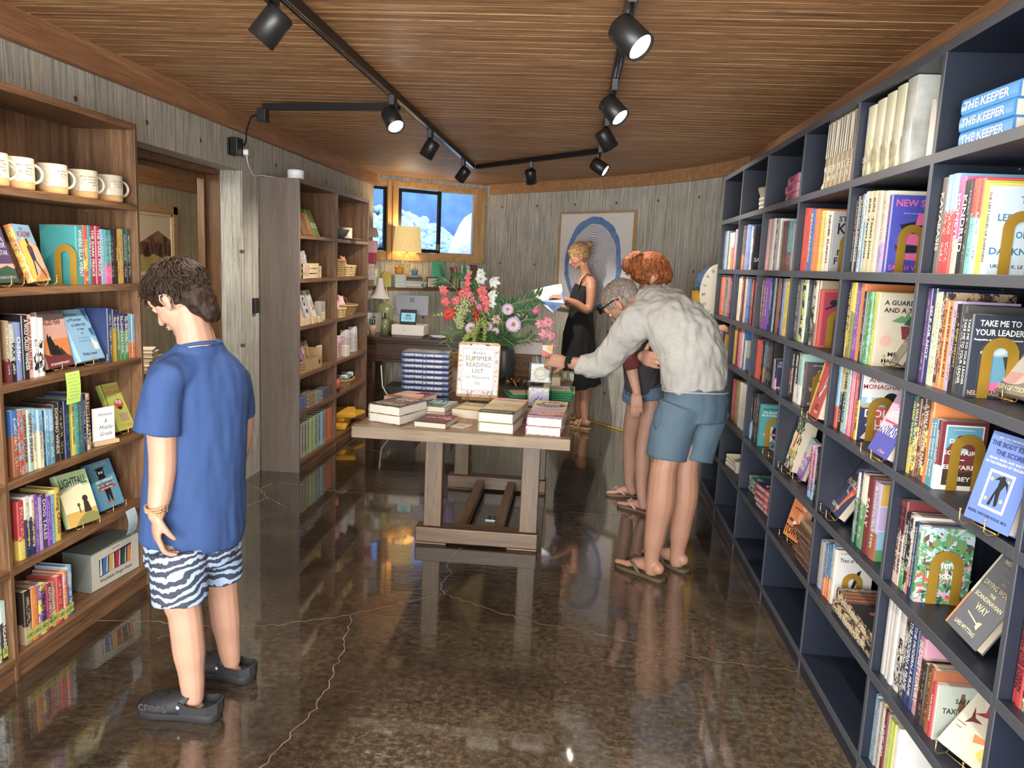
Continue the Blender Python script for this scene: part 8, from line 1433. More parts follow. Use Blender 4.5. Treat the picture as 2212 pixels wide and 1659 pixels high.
tt = thing('tote_bag', 'cream round-printed tote hanging beside the mustard jacket', 'tote bag',(.985,5.60,1.36),(0,0,.0)); m = MB(); F = frame_m((0,0,0),(1,0,0),(0,0,1)); m.prism([(.12 * math.cos(a),.20 * math.sin(a)) for a in [2 * PI * k / 30 for k in range(30)]],0,.012, M=F); m.build('bag', ink('cream'), tt); m = MB()
for k, c in enumerate('WAYROUNDT'): a = 2.0 + .42 * k; lettering(m, c, frame_m((.095 * math.cos(a),-.0126,.165 * math.sin(a)),(-math.sin(a),0, math.cos(a)),(-math.cos(a),0,-math.sin(a))),.022,.028)
m.build('bag_lettering', ink('slate'), tt); MB().cyl((1.10,5.62,1.86),.012,-.06, axis=(1,0,0)).build('wall_hook', M_black, label='black hook on the wall beside the end of the navy bookcase', cat='hook')
# ---------------------------------------------------------------- people
def bake(mb, name, mats, parent, voxel=.006, smooth=4, loc=None, folds=None, deco=None):
 """union the closed pieces into one continuous surface"""
 me0 = mb.mesh(name, mats if isinstance(mats,(list, tuple)) else [mats]); o = bpy.data.objects.new('tmp', me0); COL.objects.link(o)
 md = o.modifiers.new('r', 'REMESH'); md.mode = 'VOXEL'; md.voxel_size = voxel; md.use_smooth_shade = True
 s = o.modifiers.new('s', 'SMOOTH'); s.iterations = smooth; s.factor = .5
 bpy.context.view_layer.update(); dg = bpy.context.evaluated_depsgraph_get(); me = bpy.data.meshes.new_from_object(o.evaluated_get(dg)); me.name = name; bpy.data.objects.remove(o)
 if folds:
  amp, sc = folds[:2]; nn = [v.normal.copy() for v in me.vertices]
  for v, n_ in zip(me.vertices, nn):
   p = v.co; k = noise.noise(Vector((p.x * sc[0], p.y * sc[1], p.z * sc[2]))) + .5 * noise.noise(Vector((p.x * sc[0] * 2.3, p.y * sc[1] * 2.3, p.z * sc[2] * 2.3 + 7))); v.co += n_ * amp * k
 me.materials.clear()
 for m in (mats if isinstance(mats,(list, tuple)) else [mats]): me.materials.append(m)
 for p in me.polygons: p.use_smooth = True
 ob = bpy.data.objects.new(name, me); COL.objects.link(ob); ob.parent = parent; ob.location = -Vector(parent.location); return ob
def limb(mb, pts, rs, n=14, side=None, caps=True):
 P = [Vector(p) for p in pts]; Q, R_ = [],[]; rs = [q if isinstance(q,(tuple, list)) else (q, q) for q in rs]
 # Catmull-Rom style refinement keeps joints smooth
 for i in range(len(P) - 1):
  a, b = P[i], P[i + 1]; t0 = (P[i + 1] - P[max(i - 1,0)]) * .5; t1 = (P[min(i + 2, len(P) - 1)] - P[i]) * .5; ra, rb = rs[i], rs[i + 1]
  for k in range(4):
   t = k / 4; h = (2 * t ** 3 - 3 * t * t + 1, t ** 3 - 2 * t * t + t,-2 * t ** 3 + 3 * t * t, t ** 3 - t * t); Q.append(a * h[0] + t0 * h[1] + b * h[2] + t1 * h[3]); s = t * t * (3 - 2 * t)
   f = lambda u, v: u * (1 - s) + v * s
   R_.append((f(ra[0], rb[0]), f(ra[1], rb[1])) if isinstance(ra,(tuple, list)) else f(ra, rb))
 Q.append(P[-1]); R_.append(rs[-1]); mb.tube(Q, R_, n=n, side=side)
 for p, r in (((P[0], rs[0]),(P[-1], rs[-1])) if caps else ()):
  r = min(r) if isinstance(r,(tuple, list)) else r; mb.ell(p, r * .97)
def basis(fwd, up):
 f = Vector(fwd).normalized(); u = Vector(up); u = (u - f * u.dot(f)).normalized(); l = u.cross(f); return Matrix(((f.x, l.x, u.x),(f.y, l.y, u.y),(f.z, l.z, u.z)))
def HM(c, fwd, up, s): B = basis(fwd, up) * s; M = B.to_4x4(); M.translation = c; return M
def ellM(mb, M, c, r, rot=(0,0,0), n=16, k=11):
 Q = Euler(rot).to_matrix(); R_ = []
 for i in range(1, k):
  t = PI * i / k; R_.append([M @ (Vector(c) + Q @ Vector((r[0] * math.sin(t) * math.cos(2 * PI * j / n), r[1] * math.sin(t) * math.sin(2 * PI * j / n),-r[2] * math.cos(t)))) for j in range(n)])
 mb.rings(R_)
def head_pieces(mb, M, child=False):
 E = lambda c, r, rot=(0,0,0): ellM(mb, M, c, r, rot)
 E((-.012,0,.032),(.098,.076,.092)); E((.030,0,-.005),(.062,.064,.085)); E((.030,0,-.058),(.050,.050,.042),(0,.35,0)); E((.066,0,-.088),(.020,.022,.017)); E((.072,0,.040),(.022,.052,.030)); E((.050,.030,-.030),(.030,.026,.030)); E((.050,-.030,-.030),(.030,.026,.030))
 limb(mb,[M @ Vector((.084,0,.014)), M @ Vector((.100,0,-.012)), M @ Vector((.106,0,-.028))],[.0085 * M.to_scale()[0],.0095 * M.to_scale()[0],.0125 * M.to_scale()[0]],10)
 E((.090,.010,-.030),(.009,.008,.007)); E((.090,-.010,-.030),(.009,.008,.007)); E((.083,0,-.054),(.011,.022,.0065)); E((.081,0,-.064),(.011,.020,.0075))
 for s in (1,-1):
  E((-.004, s * .077,-.008),(.017,.006,.031),(0,-.2,0)); E((-.010, s * .083,.006),(.016,.005,.020),(0,-.2, s * .3)); E((-.002, s * .079,-.032),(.009,.006,.010)); E((.072, s * .031,.026),(.016,.020,.007))
def face_parts(root, M, skin, iris=(.10,.16,.12), lip=(.55,.22,.18), brow=(.12,.07,.04)):
 L = Matrix.Translation(-Vector(root.location)) @ M
 for s in (1,-1):
  m = MB(); ellM(m, L,(.073, s * .031,.008),(.0125,.0135,.0115)); e = m.build('eye', mat('eye_white',(.8,.78,.74),.25, var=0), root); m = MB(); ellM(m, L,(.0835, s * .031,.006),(.0035,.0055,.0055), n=10, k=6); m.build('iris', mat('iris_brown',(.05,.03,.02),.2, var=0), e)
  m = MB(); ellM(m, L,(.074, s * .031,.014),(.0155,.0165,.0085),(0,.25,0)); m.build('eyelid', skin, root)
  m = MB(); ellM(m, L,(.090, s * .030,.031),(.004,.019,.0035),(s * -.15,0,0),10,6); m.build('eyebrow', mat('brow_' + str(brow[0]), brow,.8), root)
 m = MB(); ellM(m, L,(.0905,0,-.0555),(.0045,.019,.0035)); ellM(m, L,(.089,0,-.0635),(.0045,.017,.0042)); m.build('lips', mat('lips_%s' % lip[0], lip,.45, var=.03), root)
def ear_inner(root, M, s, col):
 L = Matrix.Translation(-Vector(root.location)) @ M; m = MB(); m.tube([L @ Vector(p) for p in ((.006, s * .086,-.014),(.010, s * .088,.008),(.0, s * .090,.022),(-.015, s * .088,.018),(-.020, s * .086,-.002),(-.012, s * .085,-.024),(-.002, s * .085,-.036))],.0028 * M.to_scale()[0], n=8); m.build('ear_rim', col, root)
def hand(mb, M, s=1.0, curl=(.35,.4,.45,.5), spread=.10, thumb=(.55,.5), th_in=.35, flip=1):
 """local frame: x to the fingertips, z back of hand, y thumb side"""
 p = lambda x, y, z: M @ Vector((x * s, y * s * flip, z * s)); side = (M.to_3x3() @ Vector((0,1,0))).normalized()
 mb.tube([p(-.02,0,0), p(.005,0,0), p(.035,0,.001),(p(.065,0,.003)), p(.092,-.002,.001), p(.100,-.002,-.001)],[(.026 * s,.020 * s),(.028 * s,.019 * s),(.038 * s,.016 * s),(.042 * s,.014 * s),(.041 * s,.012 * s),(.034 * s,.008 * s)], n=16, side=side)
 ln = ((.040,.025,.020),(.045,.029,.021),(.041,.027,.020),(.032,.020,.018)); ys = (.030,.010,-.011,-.030); x0 = (.090,.094,.090,.082)
 for k in range(4):
  q = Vector((x0[k], ys[k],0)); a = -curl[k] * .55; az = (1.5 - k) * spread * .5; P = [q.copy()]
  for j, l_ in enumerate(ln[k]):
   d = Vector((math.cos(a) * math.cos(az), math.sin(az), math.sin(a))); q = q + d * l_; P.append(q.copy()); a -= curl[k] * (1.0 if j == 0 else .8)
  limb(mb,[p(*v) for v in P],[.0102 * s,.0098 * s,.0090 * s,.0074 * s],10)
 q = Vector((.018,.026,-.004)); P = [q.copy()]; az = thumb[0]; a = -th_in
 for l_ in (.036,.026,.020): q = q + Vector((math.cos(az) * math.cos(a), math.sin(az) * math.cos(a), math.sin(a))) * l_; P.append(q.copy()); az -= thumb[1] * .5; a -= .12
 limb(mb,[p(*v) for v in P],[.0135 * s,.0115 * s,.0098 * s,.0078 * s],10)
 return [p(.0,0,0)]
def hmat(c, x, z): X = Vector(x).normalized(); Z = Vector(z); Z = (Z - X * Z.dot(X)).normalized(); Y = Z.cross(X); return Matrix(((X.x, Y.x, Z.x, c[0]),(X.y, Y.y, Z.y, c[1]),(X.z, Y.z, Z.z, c[2]),(0,0,0,1)))
def skin(name, c, v=.05): return mat(name, c,.5, var=v, vscale=14, sss=.12, bump=.06, bscale=180)
def hairmat(name, a, b):
 g = G(name); n = g.noise(g.mp(g.tc.outputs['Object'],(90,90,22)),1,4,.6,.6); g.col(g.mix(g.ramp(n,[(.35,(0,0,0)),(.68,(1,1,1))]), a, b)); return g.p(Roughness=.62, Specular_IOR_Level=.25)
def strands(root, M, n, flow, m_, seed=1, r=.0026, steps=7, rad=(.112,.092,.110), cen=(-.014,0,.034), zmin=-.2, name='hair_strands', tip=.3, cap=lambda d: True):
 """locks lying over the skull; flow(direction) returns the drift of the lock on the unit sphere, its length and lift"""
 rs = random.Random(seed); L = Matrix.Translation(-Vector(root.location)) @ M; m = MB(); S = M.to_scale()[0]; c = Vector(cen); k = 0
 while k < n:
  d = Vector((rs.gauss(0,1), rs.gauss(0,1), rs.gauss(0,1))).normalized()
  if d.z < zmin or not cap(d): continue
  k += 1; dr, ln, lift = flow(d, rs); P = []; q = d.copy()
  for j in range(steps):
   t = j / (steps - 1); e = 1 - .02 + lift * t ** 1.6; P.append(L @ (c + Vector((q.x * rad[0], q.y * rad[1], q.z * rad[2])) * e)); tang = dr - q * dr.dot(q)
   q = (q + tang.normalized() * ln / steps).normalized() if tang.length > 1e-4 else q
  m.tube(P,[(r * S * (1.6 - 1.0 * j / steps) * (tip if j == steps - 1 else 1), r * S * .7) for j in range(steps)], n=5)
 o = m.build(name, m_, root); o['kind'] = 'stuff'; return o
V = Vector
# ---- boy in blue T-shirt
def boy():
 r = thing('person', 'boy in a blue T-shirt and zebra-striped shorts facing the left bookcase', 'person',(-1.17,2.32,0)); sk = skin('skin_boy',(.46,.26,.18)); b = MB()
 Mh = HM(at(388,648,2.305),(-.83,.10,-.58),(-.5,.05,.86),.90); head_pieces(b, Mh)
 limb(b,[at(425,790,2.33), at(425,745,2.32), at(416,705,2.315), at(406,672,2.31)],[(.085,.06),(.060,.055),(.055,.054),.054], side=(.64,.77,0))
 shl, shr = at(360,815,2.215), at(500,812,2.44)
 limb(b,[at(430,800,2.33), at(428,900,2.33), at(424,1040,2.33), at(418,1140,2.32)],[(.11,.055),(.11,.07),(.10,.07),(.10,.07)], side=(.64,.77,0)); limb(b,[shl, at(430,800,2.33), shr],[.05,.06,.05])
 limb(b,[shl, at(350,900,2.19), at(352,1000,2.18), at(347,1060,2.16), at(338,1112,2.13)],[.052,.046,.041,.036,.0255])
 w_ = at(338,1112,2.13); hand(b, hmat(w_,(-.03,.10,-1),(-.75,-.65,-.1)),.86,(.55,.65,.7,.75),.06,(.35,.3),.45, flip=1)
 limb(b,[shr, at(520,890,2.49), at(516,965,2.50), at(500,1010,2.56), at(470,1050,2.62)],[.05,.042,.038,.032,.025]); hand(b, hmat(at(468,1052,2.62),(-.5,.3,-.6),(.5,.6,.1)),.84,(.6,.7,.7,.7),.05, flip=-1)
 for P in (((385,1180,2.23),(392,1290,2.225),(400,1330,2.225),(408,1400,2.225),(414,1460,2.225),(418,1508,2.225)),((470,1170,2.42),(476,1240,2.43),(482,1285,2.44),(487,1335,2.445),(494,1390,2.45),(499,1428,2.455))):
  limb(b,[at(*p) for p in P],[.055,.058,.052,.051,.040,.033])
  a = at(*P[-1]); ty = .0 if P[0][0] < 400 else .2; limb(b,[a + V((.014,-ty * .01,-.045)), a + V((-.03, ty * .03,-.045)), a + V((-.07, ty * .07,-.042))],[.029,.030,.022])
 bake(b, 'body', sk, r,.0045,3); face_parts(r, Mh, sk, lip=(.60,.26,.22)); ear_inner(r, Mh,1, sk)
 # T-shirt
 g = G('heather_blue_jersey'); n = g.noise(g.mp(g.tc.outputs['Object'],(1,1,2)),260,2); g.col(g.mix(n,(.016,.042,.135),(.034,.080,.225))); g.bump(n,.12,.002); jm = g.p(Roughness=.85)
 s = MB(); S = (.64,.77,0)
 rows = [(432,737,2.325,.068,.058),(432,755,2.33,.085,.060),(430,775,2.33,.128,.075),(429,800,2.33,.158,.088),(428,850,2.33,.168,.105),(427,930,2.33,.160,.112),(424,1010,2.325,.158,.115),(420,1090,2.32,.165,.122),(417,1150,2.315,.168,.126),(415,1163,2.315,.166,.124)]
 s.tube([at(x, y, d) for x, y, d, _, _ in rows],[(a, c) for *_, a, c in rows], n=30, side=S)
 limb(s,[at(425,795,2.33), shl + V((.006,0,-.004)), at(350,870,2.195), at(341,935,2.185)],[.070,.060,.063,.069],22, caps=False); limb(s,[at(440,800,2.35), shr, at(514,855,2.47), at(516,898,2.485)],[.07,.054,.052,.054],22, caps=False)
 bake(s, 'tshirt', jm, r,.0055,5, folds=(.006,(16,16,5))); m = MB(); pts = []
 for k in range(33): a = 2 * PI * k / 32; pts.append(at(432,750,2.325) - r.location + V((.64,.77,0)) * .064 * math.cos(a) + V((-.77,.64,0)) * .055 * math.sin(a) + V((0,0,-.016 * math.sin(a) + .004)))
 m.tube(pts,.006, n=8); m.build('collar', jm, r)
 # shorts with irregular stripes
 g = G('zebra_print_cloth'); o = g.mp(g.tc.outputs['Object'],(1,1,1),(.0,.22,.0)); nz = g.noise(g.mp(o,(1,1,1)),7,4,.6,.3); _, _, z = g.sep(o); st = g.math('FRACT', g.math('ADD', g.math('MULTIPLY', z,38), g.math('MULTIPLY', nz,4.2))); g.col(g.mix(g.ramp(st,[(.50,(0,0,0)),(.54,(1,1,1)),(.94,(1,1,1)),(.98,(0,0,0))]),(.035,.04,.065),(.33,.44,.62))); zm = g.p(Roughness=.8)
 s = MB(); rows = [(417,1135,2.315,.145,.105),(414,1180,2.315,.150,.112),(412,1210,2.315,.145,.11)]; s.tube([at(x, y, d) for x, y, d, _, _ in rows],[(a, c) for *_, a, c in rows], n=26, side=S)
 for P in (((385,1185,2.235),(388,1240,2.225),(391,1296,2.222)),((468,1178,2.41),(474,1215,2.425),(478,1248,2.43))): s.tube([at(*p) for p in P],[(.088,.092),(.086,.088),(.084,.082)] if P[0][0] < 400 else [(.082,.08),(.074,.074),(.070,.068)], n=24, side=(1,0,0))
 bake(s, 'shorts', zm, r,.006,4, folds=(.005,(14,14,7)))
 # hair
 hm = hairmat('dark_brown_hair',(.010,.006,.004),(.042,.022,.012)); h = MB(); ellM(h, Mh,(-.016,0,.044),(.108,.087,.092)); ellM(h, Mh,(.045,0,.075),(.062,.072,.038),(0,.5,0)); ellM(h, Mh,(-.066,0,-.022),(.052,.070,.078)); ellM(h, Mh,(-.072,0,-.078),(.034,.050,.055)); ellM(h, Mh,(-.02,.0,.03),(.06,.090,.05)); bake(h, 'hair', hm, r,.006,3, folds=(.005,(60,60,60)))
 crown = V((-.45,0,.9)).normalized()
 def flow(d, rs): f = (d - crown * d.dot(crown)); return f.normalized() + V((.30 if d.x > -.2 else 0,0,-.2)) + V((rs.gauss(0,.38), rs.gauss(0,.38), rs.gauss(0,.25))), rs.uniform(.35,.75), rs.uniform(-.02,.10) if d.x < .3 else rs.uniform(.03,.20)
 strands(r, Mh,900, flow, hm,3,.0024, rad=(.114,.092,.104), cen=(-.014,0,.040), zmin=-.75, cap=lambda d: not (d.x > .25 and d.z < .35) and not (d.z < .0 and d.x > -.25) and not (d.z < -.35 and d.x > -.45))
 # woven bracelets
 m = MB(); wl = w_ - r.location
 for k in range(3): m.tube([wl + V((.031 * math.cos(a),.031 * math.sin(a),.012 + .007 * k + .003 * math.sin(a * 2 + k))) for a in [2 * PI * j / 20 for j in range(21)]],.0032, n=6)
 m.tube([wl + V((.028,-.02,.02)), wl + V((.040,-.03,.03)), wl + V((.036,-.035,.005))],.002, n=5); m.build('bracelets', mat('tan_thread',(.52,.33,.17),.8, var=.4, vscale=200, bump=.8, bscale=300), r)
 # clogs
 cm = mat('charcoal_rubber',(.022,.022,.025),.6, var=.08, bump=.15, bscale=300)
 for k,(hx, hy, tx, ty) in enumerate(((-1.082,2.218,-1.352,2.228),(-1.070,2.447,-1.325,2.500))):
  A, B = V((hx, hy,0)), V((tx, ty,0)); d = (B - A).normalized(); q = V((-d.y, d.x,0)); F = Matrix(((d.x, q.x,0, hx - r.location.x),(d.y, q.y,0, hy - r.location.y),(0,0,1,0),(0,0,0,1))); ln = (B - A).length
  prof = [(0,.030,.0),(.06,.041,.0),(.2,.044,.0),(.38,.040,.0),(.55,.046,.0),(.72,.053,.0),(.88,.048,.0),(.97,.030,.0)]
  m = MB(); R_ = []
  for z, o_ in ((.0,-.003),(.006,.0),(.026,.002),(.034,-.002)):
   ring = [F @ V((ln * t, w2 + o_, z)) for t, w2, _ in prof] + [F @ V((ln * 1.0 + o_,0, z))] + [F @ V((ln * t,-w2 - o_, z)) for t, w2, _ in reversed(prof)] + [F @ V((-.008 - o_,0, z))]; R_.append(ring)
  m.rings(R_); o_ = m.build('clog_sole', cm, r)
  m = MB(); R_ = []; n = 22   # upper: vamp dome, open at the ankle
  for t, w2, z1 in ((.40,.043,.088),(.48,.046,.086),(.58,.050,.078),(.70,.053,.068),(.82,.050,.058),(.92,.040,.047),(.985,.022,.038)):
   R_.append([F @ V((ln * t - .035 * math.sin(PI * j / (n - 1)) * (1 - .9 * (t - .4) / .6), w2 * math.cos(PI * j / (n - 1)),.028 + (z1 - .028) * math.sin(PI * j / (n - 1)) ** .75)) for j in range(n)])
  m.add([p for q_ in R_ for p in q_],[(i * n + n + j, i * n + n + j + 1, i * n + j + 1, i * n + j) for i in range(len(R_) - 1) for j in range(n - 1)],0, True)
  up = m.build('clog_upper', cm, r); sd = up.modifiers.new('thick', 'SOLIDIFY'); sd.thickness = .0045
  m = MB(); P = [(t,(.043 + .002) * (1 if t > .2 else .95)) for t in (.42,.30,.18,.07)]; pts = [F @ V((ln * t, w2,.050)) for t, w2 in P] + [F @ V((-.006,.022,.055)), F @ V((-.012,0,.058)), F @ V((-.006,-.022,.055))] + [F @ V((ln * t,-w2,.050)) for t, w2 in reversed(P)]
  m.tube(pts,[(.0035,.018)] * len(pts), n=10, side=None);
  m2 = MB(); pl = [F @ V((ln * t, w2 + .0,0)) for t, w2 in P] + [F @ V((-.006,.022,0)), F @ V((-.012,0,0)), F @ V((-.006,-.022,0))] + [F @ V((ln * t,-w2,0)) for t, w2 in reversed(P)]
  hs = [.070,.058,.054,.060,.066,.068,.066,.060,.054,.058,.070]; lo = [p + V((0,0,.030)) for p in pl]; hi = [p + V((0,0, h_)) for p, h_ in zip(pl, hs)]; m2.strip(lo, hi); st = m2.build('heel_strap', cm, r); sd = st.modifiers.new('thick', 'SOLIDIFY'); sd.thickness = .006; sd.offset = 0
  m = MB(); side_ = 1 if (F.to_3x3() @ V((0,1,0))).y < 0 else -1; m.ell(F @ V((ln * .415, side_ * .046,.052)),(.007,.004,.007), None,0,12,6); m.build('strap_rivet', mat('rivet_white',(.55,.57,.58),.5, var=.5, vscale=200), r)
  m = MB()
  for (t, y_) in ((.60,.015),(.60,-.015),(.68,.0),(.68,.028),(.68,-.028),(.76,.015),(.76,-.015),(.84,.0),(.84,.025),(.84,-.025)):
   z1 = .078 - (t - .58) * .095; h_ = .028 + (z1 - .026) * max(.0,1 - (y_ / .052) ** 2) ** .42; m.ell(F @ V((ln * t, y_, h_ + .002)),(.0055,.0038,.002), None,0,10,4)
  m.build('vent_holes', mat('hole_black',(.002,.002,.002),.9, var=0), r)
  if k == 0:
   mb = MB(); X = F.to_3x3() @ V((-1,0,0)); o0 = F @ V((ln * .72, side_ * .0545,.045)); lettering(mb, 'crocs', frame_m(o0, X,(0,0,1)),.095,.024); q_ = mb.build('clog_lettering', mat('charcoal_rubber_raised',(.05,.05,.055),.5, var=0), r)
boy()
def sandal_foot(b, heel, toe, r=1.0, zs=.020):
 """bare foot into the body mesh: heel, arch, ball and five toes, standing on a sole zs thick"""
 d = (toe - heel).normalized(); q = V((-d.y, d.x,0)); L_ = (toe - heel).length; z = V((0,0, zs)); p = lambda t, s, h: heel + d * L_ * t + q * s * r + V((0,0, h * r)) + z
 limb(b,[p(.10,0,.032), p(.30,0,.036), p(.52,0,.028), p(.72,0,.018)],[(.028 * r,.030 * r),(.030 * r,.036 * r),(.038 * r,.026 * r),(.042 * r,.015 * r)], side=q)
 for k, s in enumerate((.030,.014,.0,-.014,-.027)): k2 = k if True else 4 - k; limb(b,[p(.70, s * .9,.014), p(.84 - .02 * k, s,.014), p(.95 - .035 * k, s,.010)],[.0115 * r,.0105 * r,.0095 * r] if k else [.014 * r,.013 * r,.0125 * r],8)
 return d, q
def flipflop(root, heel, toe, m_, strap, r=1.0, w_=.046):
 d = (toe - heel).normalized(); q = V((-d.y, d.x,0)); L_ = (toe - heel).length; P = []
 for t, s in ((-.04,.6),(0.03,.82),(.15,.88),(.35,.82),(.55,.95),(.75,1.1),(.92,.95),(1.02,.5)): P.append((t, s * w_ * r))
 ring = [(t, s) for t, s in P] + [(t,-s) for t, s in reversed(P)]; m = MB(); m.rings([[heel - root.location + d * L_ * t + q * s * k + V((0,0, z)) for t, s in ring] for z, k in ((0,.96),(.004,1),(.015,1),(.019,.97))]); m.build('sandal_sole', m_, root)
 m = MB(); pk = lambda t, s, h: heel - root.location + d * L_ * t + q * s * r + V((0,0, h))
 for s in (1,-1): m.tube([pk(.80,.006,.030), pk(.70, s * .022,.050 * r + .012), pk(.55, s * .040,.040 * r + .01), pk(.40, s * .042,.018)],[(.009 * r,.003)] * 4, n=8, side=d)
 m.build('sandal_strap', strap, root)
# ---- man bending over the table
def man():
 r = thing('person', 'grey-haired man in a pale grey hooded top bending over the table', 'person',(.52,3.72,0)); sk = skin('skin_man',(.36,.19,.125)); b = MB(); S = (.69,.72,0)
 hA, tA, hB, tB = V((.492,3.622,0)), V((.290,3.800,0)), V((.628,3.765,0)), V((.440,3.960,0))
 sandal_foot(b, hA, tA,1.12); sandal_foot(b, hB, tB,1.12)
 for P in (((1478,880,3.70),(1452,960,3.68),(1434,1010,3.66),(1428,1080,3.66),(1416,1150,3.66),(1408,1205,3.665),(1408,1232,3.665)),((1532,880,3.82),(1500,950,3.80),(1482,1000,3.79),(1478,1070,3.79),(1470,1140,3.79),(1464,1190,3.80),(1462,1215,3.80))): limb(b,[at(*p) for p in P],[.060,.066,.064,.070,.054,.038,.036])
 T_ = [(1500,835,3.78,.10,.08),(1490,780,3.80,.12,.09),(1468,715,3.86,.13,.09),(1436,672,3.95,.10,.07)]; limb(b,[at(x, y, d) for x, y, d, _, _ in T_],[(a, c) for *_, a, c in T_], side=S)
 sh, el, wr = at(1382,694,3.86), at(1296,788,3.98), at(1224,782,4.045); shr = at(1458,660,4.08)
 limb(b,[at(1440,680,3.94), sh],[.08,.06]); limb(b,[sh, at(1340,742,3.92), el, at(1260,788,4.01), wr],[.062,.055,.046,.040,.029])
 hM = hmat(wr, at(1180,776,4.10) - wr,(.05,-.85,.45)); hand(b, hM,1.0,(.95,.9,.85,.9),.05,(.55,.5),.5, flip=1)
 rw = at(1388,770,3.86); limb(b,[shr, at(1450,742,4.02), at(1412,762,3.95), rw],[.055,.045,.034,.028]); hand(b, hmat(rw,(.30,-.95,.0),(-.95,-.30,.1)),.98,(.75,.7,.7,.7),.10,(1.25,.4),.1, flip=1)
 hc = at(1346,657,4.09); Mh = HM(hc,(-.52,.28,-.80),(-.68,.30,.60),1.0); head_pieces(b, Mh); limb(b,[at(1425,668,3.97), at(1392,655,4.03), at(1362,652,4.08)],[.07,.058,.056])
 bake(b, 'body', sk, r,.0055,3); face_parts(r, Mh, sk, brow=(.2,.17,.14)); ear_inner(r, Mh,1, skin('ear_pink',(.62,.26,.22)))
 gm = G('grey_heather_knit'); o = gm.mp(gm.tc.outputs['Object'],(40,40,160)); n = gm.noise(o,1,4,.7); gm.col(gm.mix(n,(.27,.265,.245),(.42,.41,.38))); gm.bump(n,.2,.002); km_ = gm.p(Roughness=.9)
 s = MB(); T_ = [(1501,840,3.78,.172,.142),(1500,815,3.78,.178,.148),(1496,775,3.795,.190,.152),(1482,730,3.83,.200,.152),(1456,692,3.89,.200,.140),(1432,664,3.955,.150,.105),(1412,650,4.00,.105,.080),(1392,646,4.04,.082,.074)]
 s.tube([at(x, y, d) for x, y, d, _, _ in T_],[(a, c) for *_, a, c in T_], n=32, side=S); limb(s,[at(1440,684,3.93), sh + V((.0,0,-.005)), at(1340,742,3.92), el, at(1262,789,4.008), at(1248,786,4.018)],[.115,.096,.080,.068,.056,.050],22, caps=False); limb(s,[at(1450,680,3.97), shr, at(1455,742,4.02), at(1425,760,3.97)],[.1,.08,.065,.05],20)
 bake(s, 'hooded_top', km_, r,.007,5, folds=(.014,(15,15,8))); L = -r.location
 h = MB(); ellM(h, HM(at(1430,632,3.965),(-.7,.5,.35),(.3,-.3,.9),1),(0,0,0),(.065,.105,.030)); ellM(h, HM(at(1445,640,3.95),(-.7,.5,.2),(.3,-.2,.9),1),(0,0,0),(.085,.09,.028)); bake(h, 'hood', km_, r,.006,3, folds=(.008,(20,20,20)))
 m = MB(); m.tube([at(1502,841,3.78) + L + V((S[0] * .176 * math.cos(a) - S[1] * .146 * math.sin(a), S[1] * .176 * math.cos(a) + S[0] * .146 * math.sin(a),.006 * math.sin(2 * a))) for a in [2 * PI * k / 40 for k in range(41)]],.004, n=6); m.build('hem', km_, r)
 bm2 = mat('slate_blue_cloth',(.070,.115,.155),.7, var=.05, bump=.1, bscale=200); s = MB(); T_ = [(1502,832,3.78,.165,.130),(1503,870,3.78,.178,.145),(1500,905,3.78,.172,.14)]; s.tube([at(x, y, d) for x, y, d, _, _ in T_],[(a, c) for *_, a, c in T_], n=28, side=S)
 for P, R_ in ((((1470,880,3.71),(1448,940,3.69),(1438,990,3.68)),(.112,.104,.100)),(((1530,880,3.84),(1512,940,3.82),(1500,992,3.81)),(.108,.098,.092))): s.tube([at(*p) for p in P],[(q, q) for q in R_], n=26, side=S)
 bake(s, 'shorts', bm2, r,.007,5, folds=(.007,(9,9,6))); m = MB(); m.tube([at(1424,868,3.655) + L, at(1412,895,3.635) + L, at(1412,918,3.63) + L, at(1420,934,3.63) + L],.003, n=6); m.build('pocket_seam', mat('dark_seam',(.04,.07,.10),.8, var=0), r)
 hm = hairmat('short_grey_hair',(.13,.10,.08),(.34,.29,.24)); h = MB(); ellM(h, Mh,(-.016,0,.040),(.103,.082,.090)); ellM(h, Mh,(-.055,0,.0),(.055,.068,.065)); ellM(h, Mh,(-.005,0,.02),(.06,.081,.05)); bake(h, 'hair', hm, r,.006,2, folds=(.003,(90,90,90)))
 strands(r, Mh,900, lambda d, rs: (V((-.2,0,-1)) + V((rs.gauss(0,.3), rs.gauss(0,.3),0)),.16, rs.uniform(.0,.03)), hm,5,.0015, steps=3, rad=(.106,.085,.094), cen=(-.016,0,.038), zmin=-.5, cap=lambda d: not (d.x > .3 and d.z < .3) and not (d.z < -.1 and d.x > -.2))
 Lh = Matrix.Translation(L) @ Mh; m = MB()
 for sy in (1,-1):
  m.tube([Lh @ V((.092, sy * .066,.058)), Lh @ V((.05, sy * .088,.045)), Lh @ V((-.005, sy * .090,.028)), Lh @ V((-.03, sy * .088,.01))],[(.0022,.006)] * 4, n=6)
  ellM(m, Lh,(.100, sy * .036,.070),(.006,.034,.022),(0,-.4,0))
 m.tube([Lh @ V((.100,.07,.062)), Lh @ V((.108,0,.074)), Lh @ V((.100,-.07,.062))],.004, n=6); m.build('sunglasses', mat('gloss_black',(.008,.008,.01),.15, var=0), r)
 # watch and ring
 d = (at(1180,776,4.10) - wr).normalized(); c = wr - d * .012 + L; q = d.orthogonal().normalized(); u = d.cross(q); m = MB(); pts = [c + (q * math.cos(a) + u * math.sin(a)) * .031 for a in [2 * PI * k / 24 for k in range(25)]]; m.tube(pts,[(.010,.0035)] * 25, n=8, side=d); m.build('watch_strap', M_black, r)
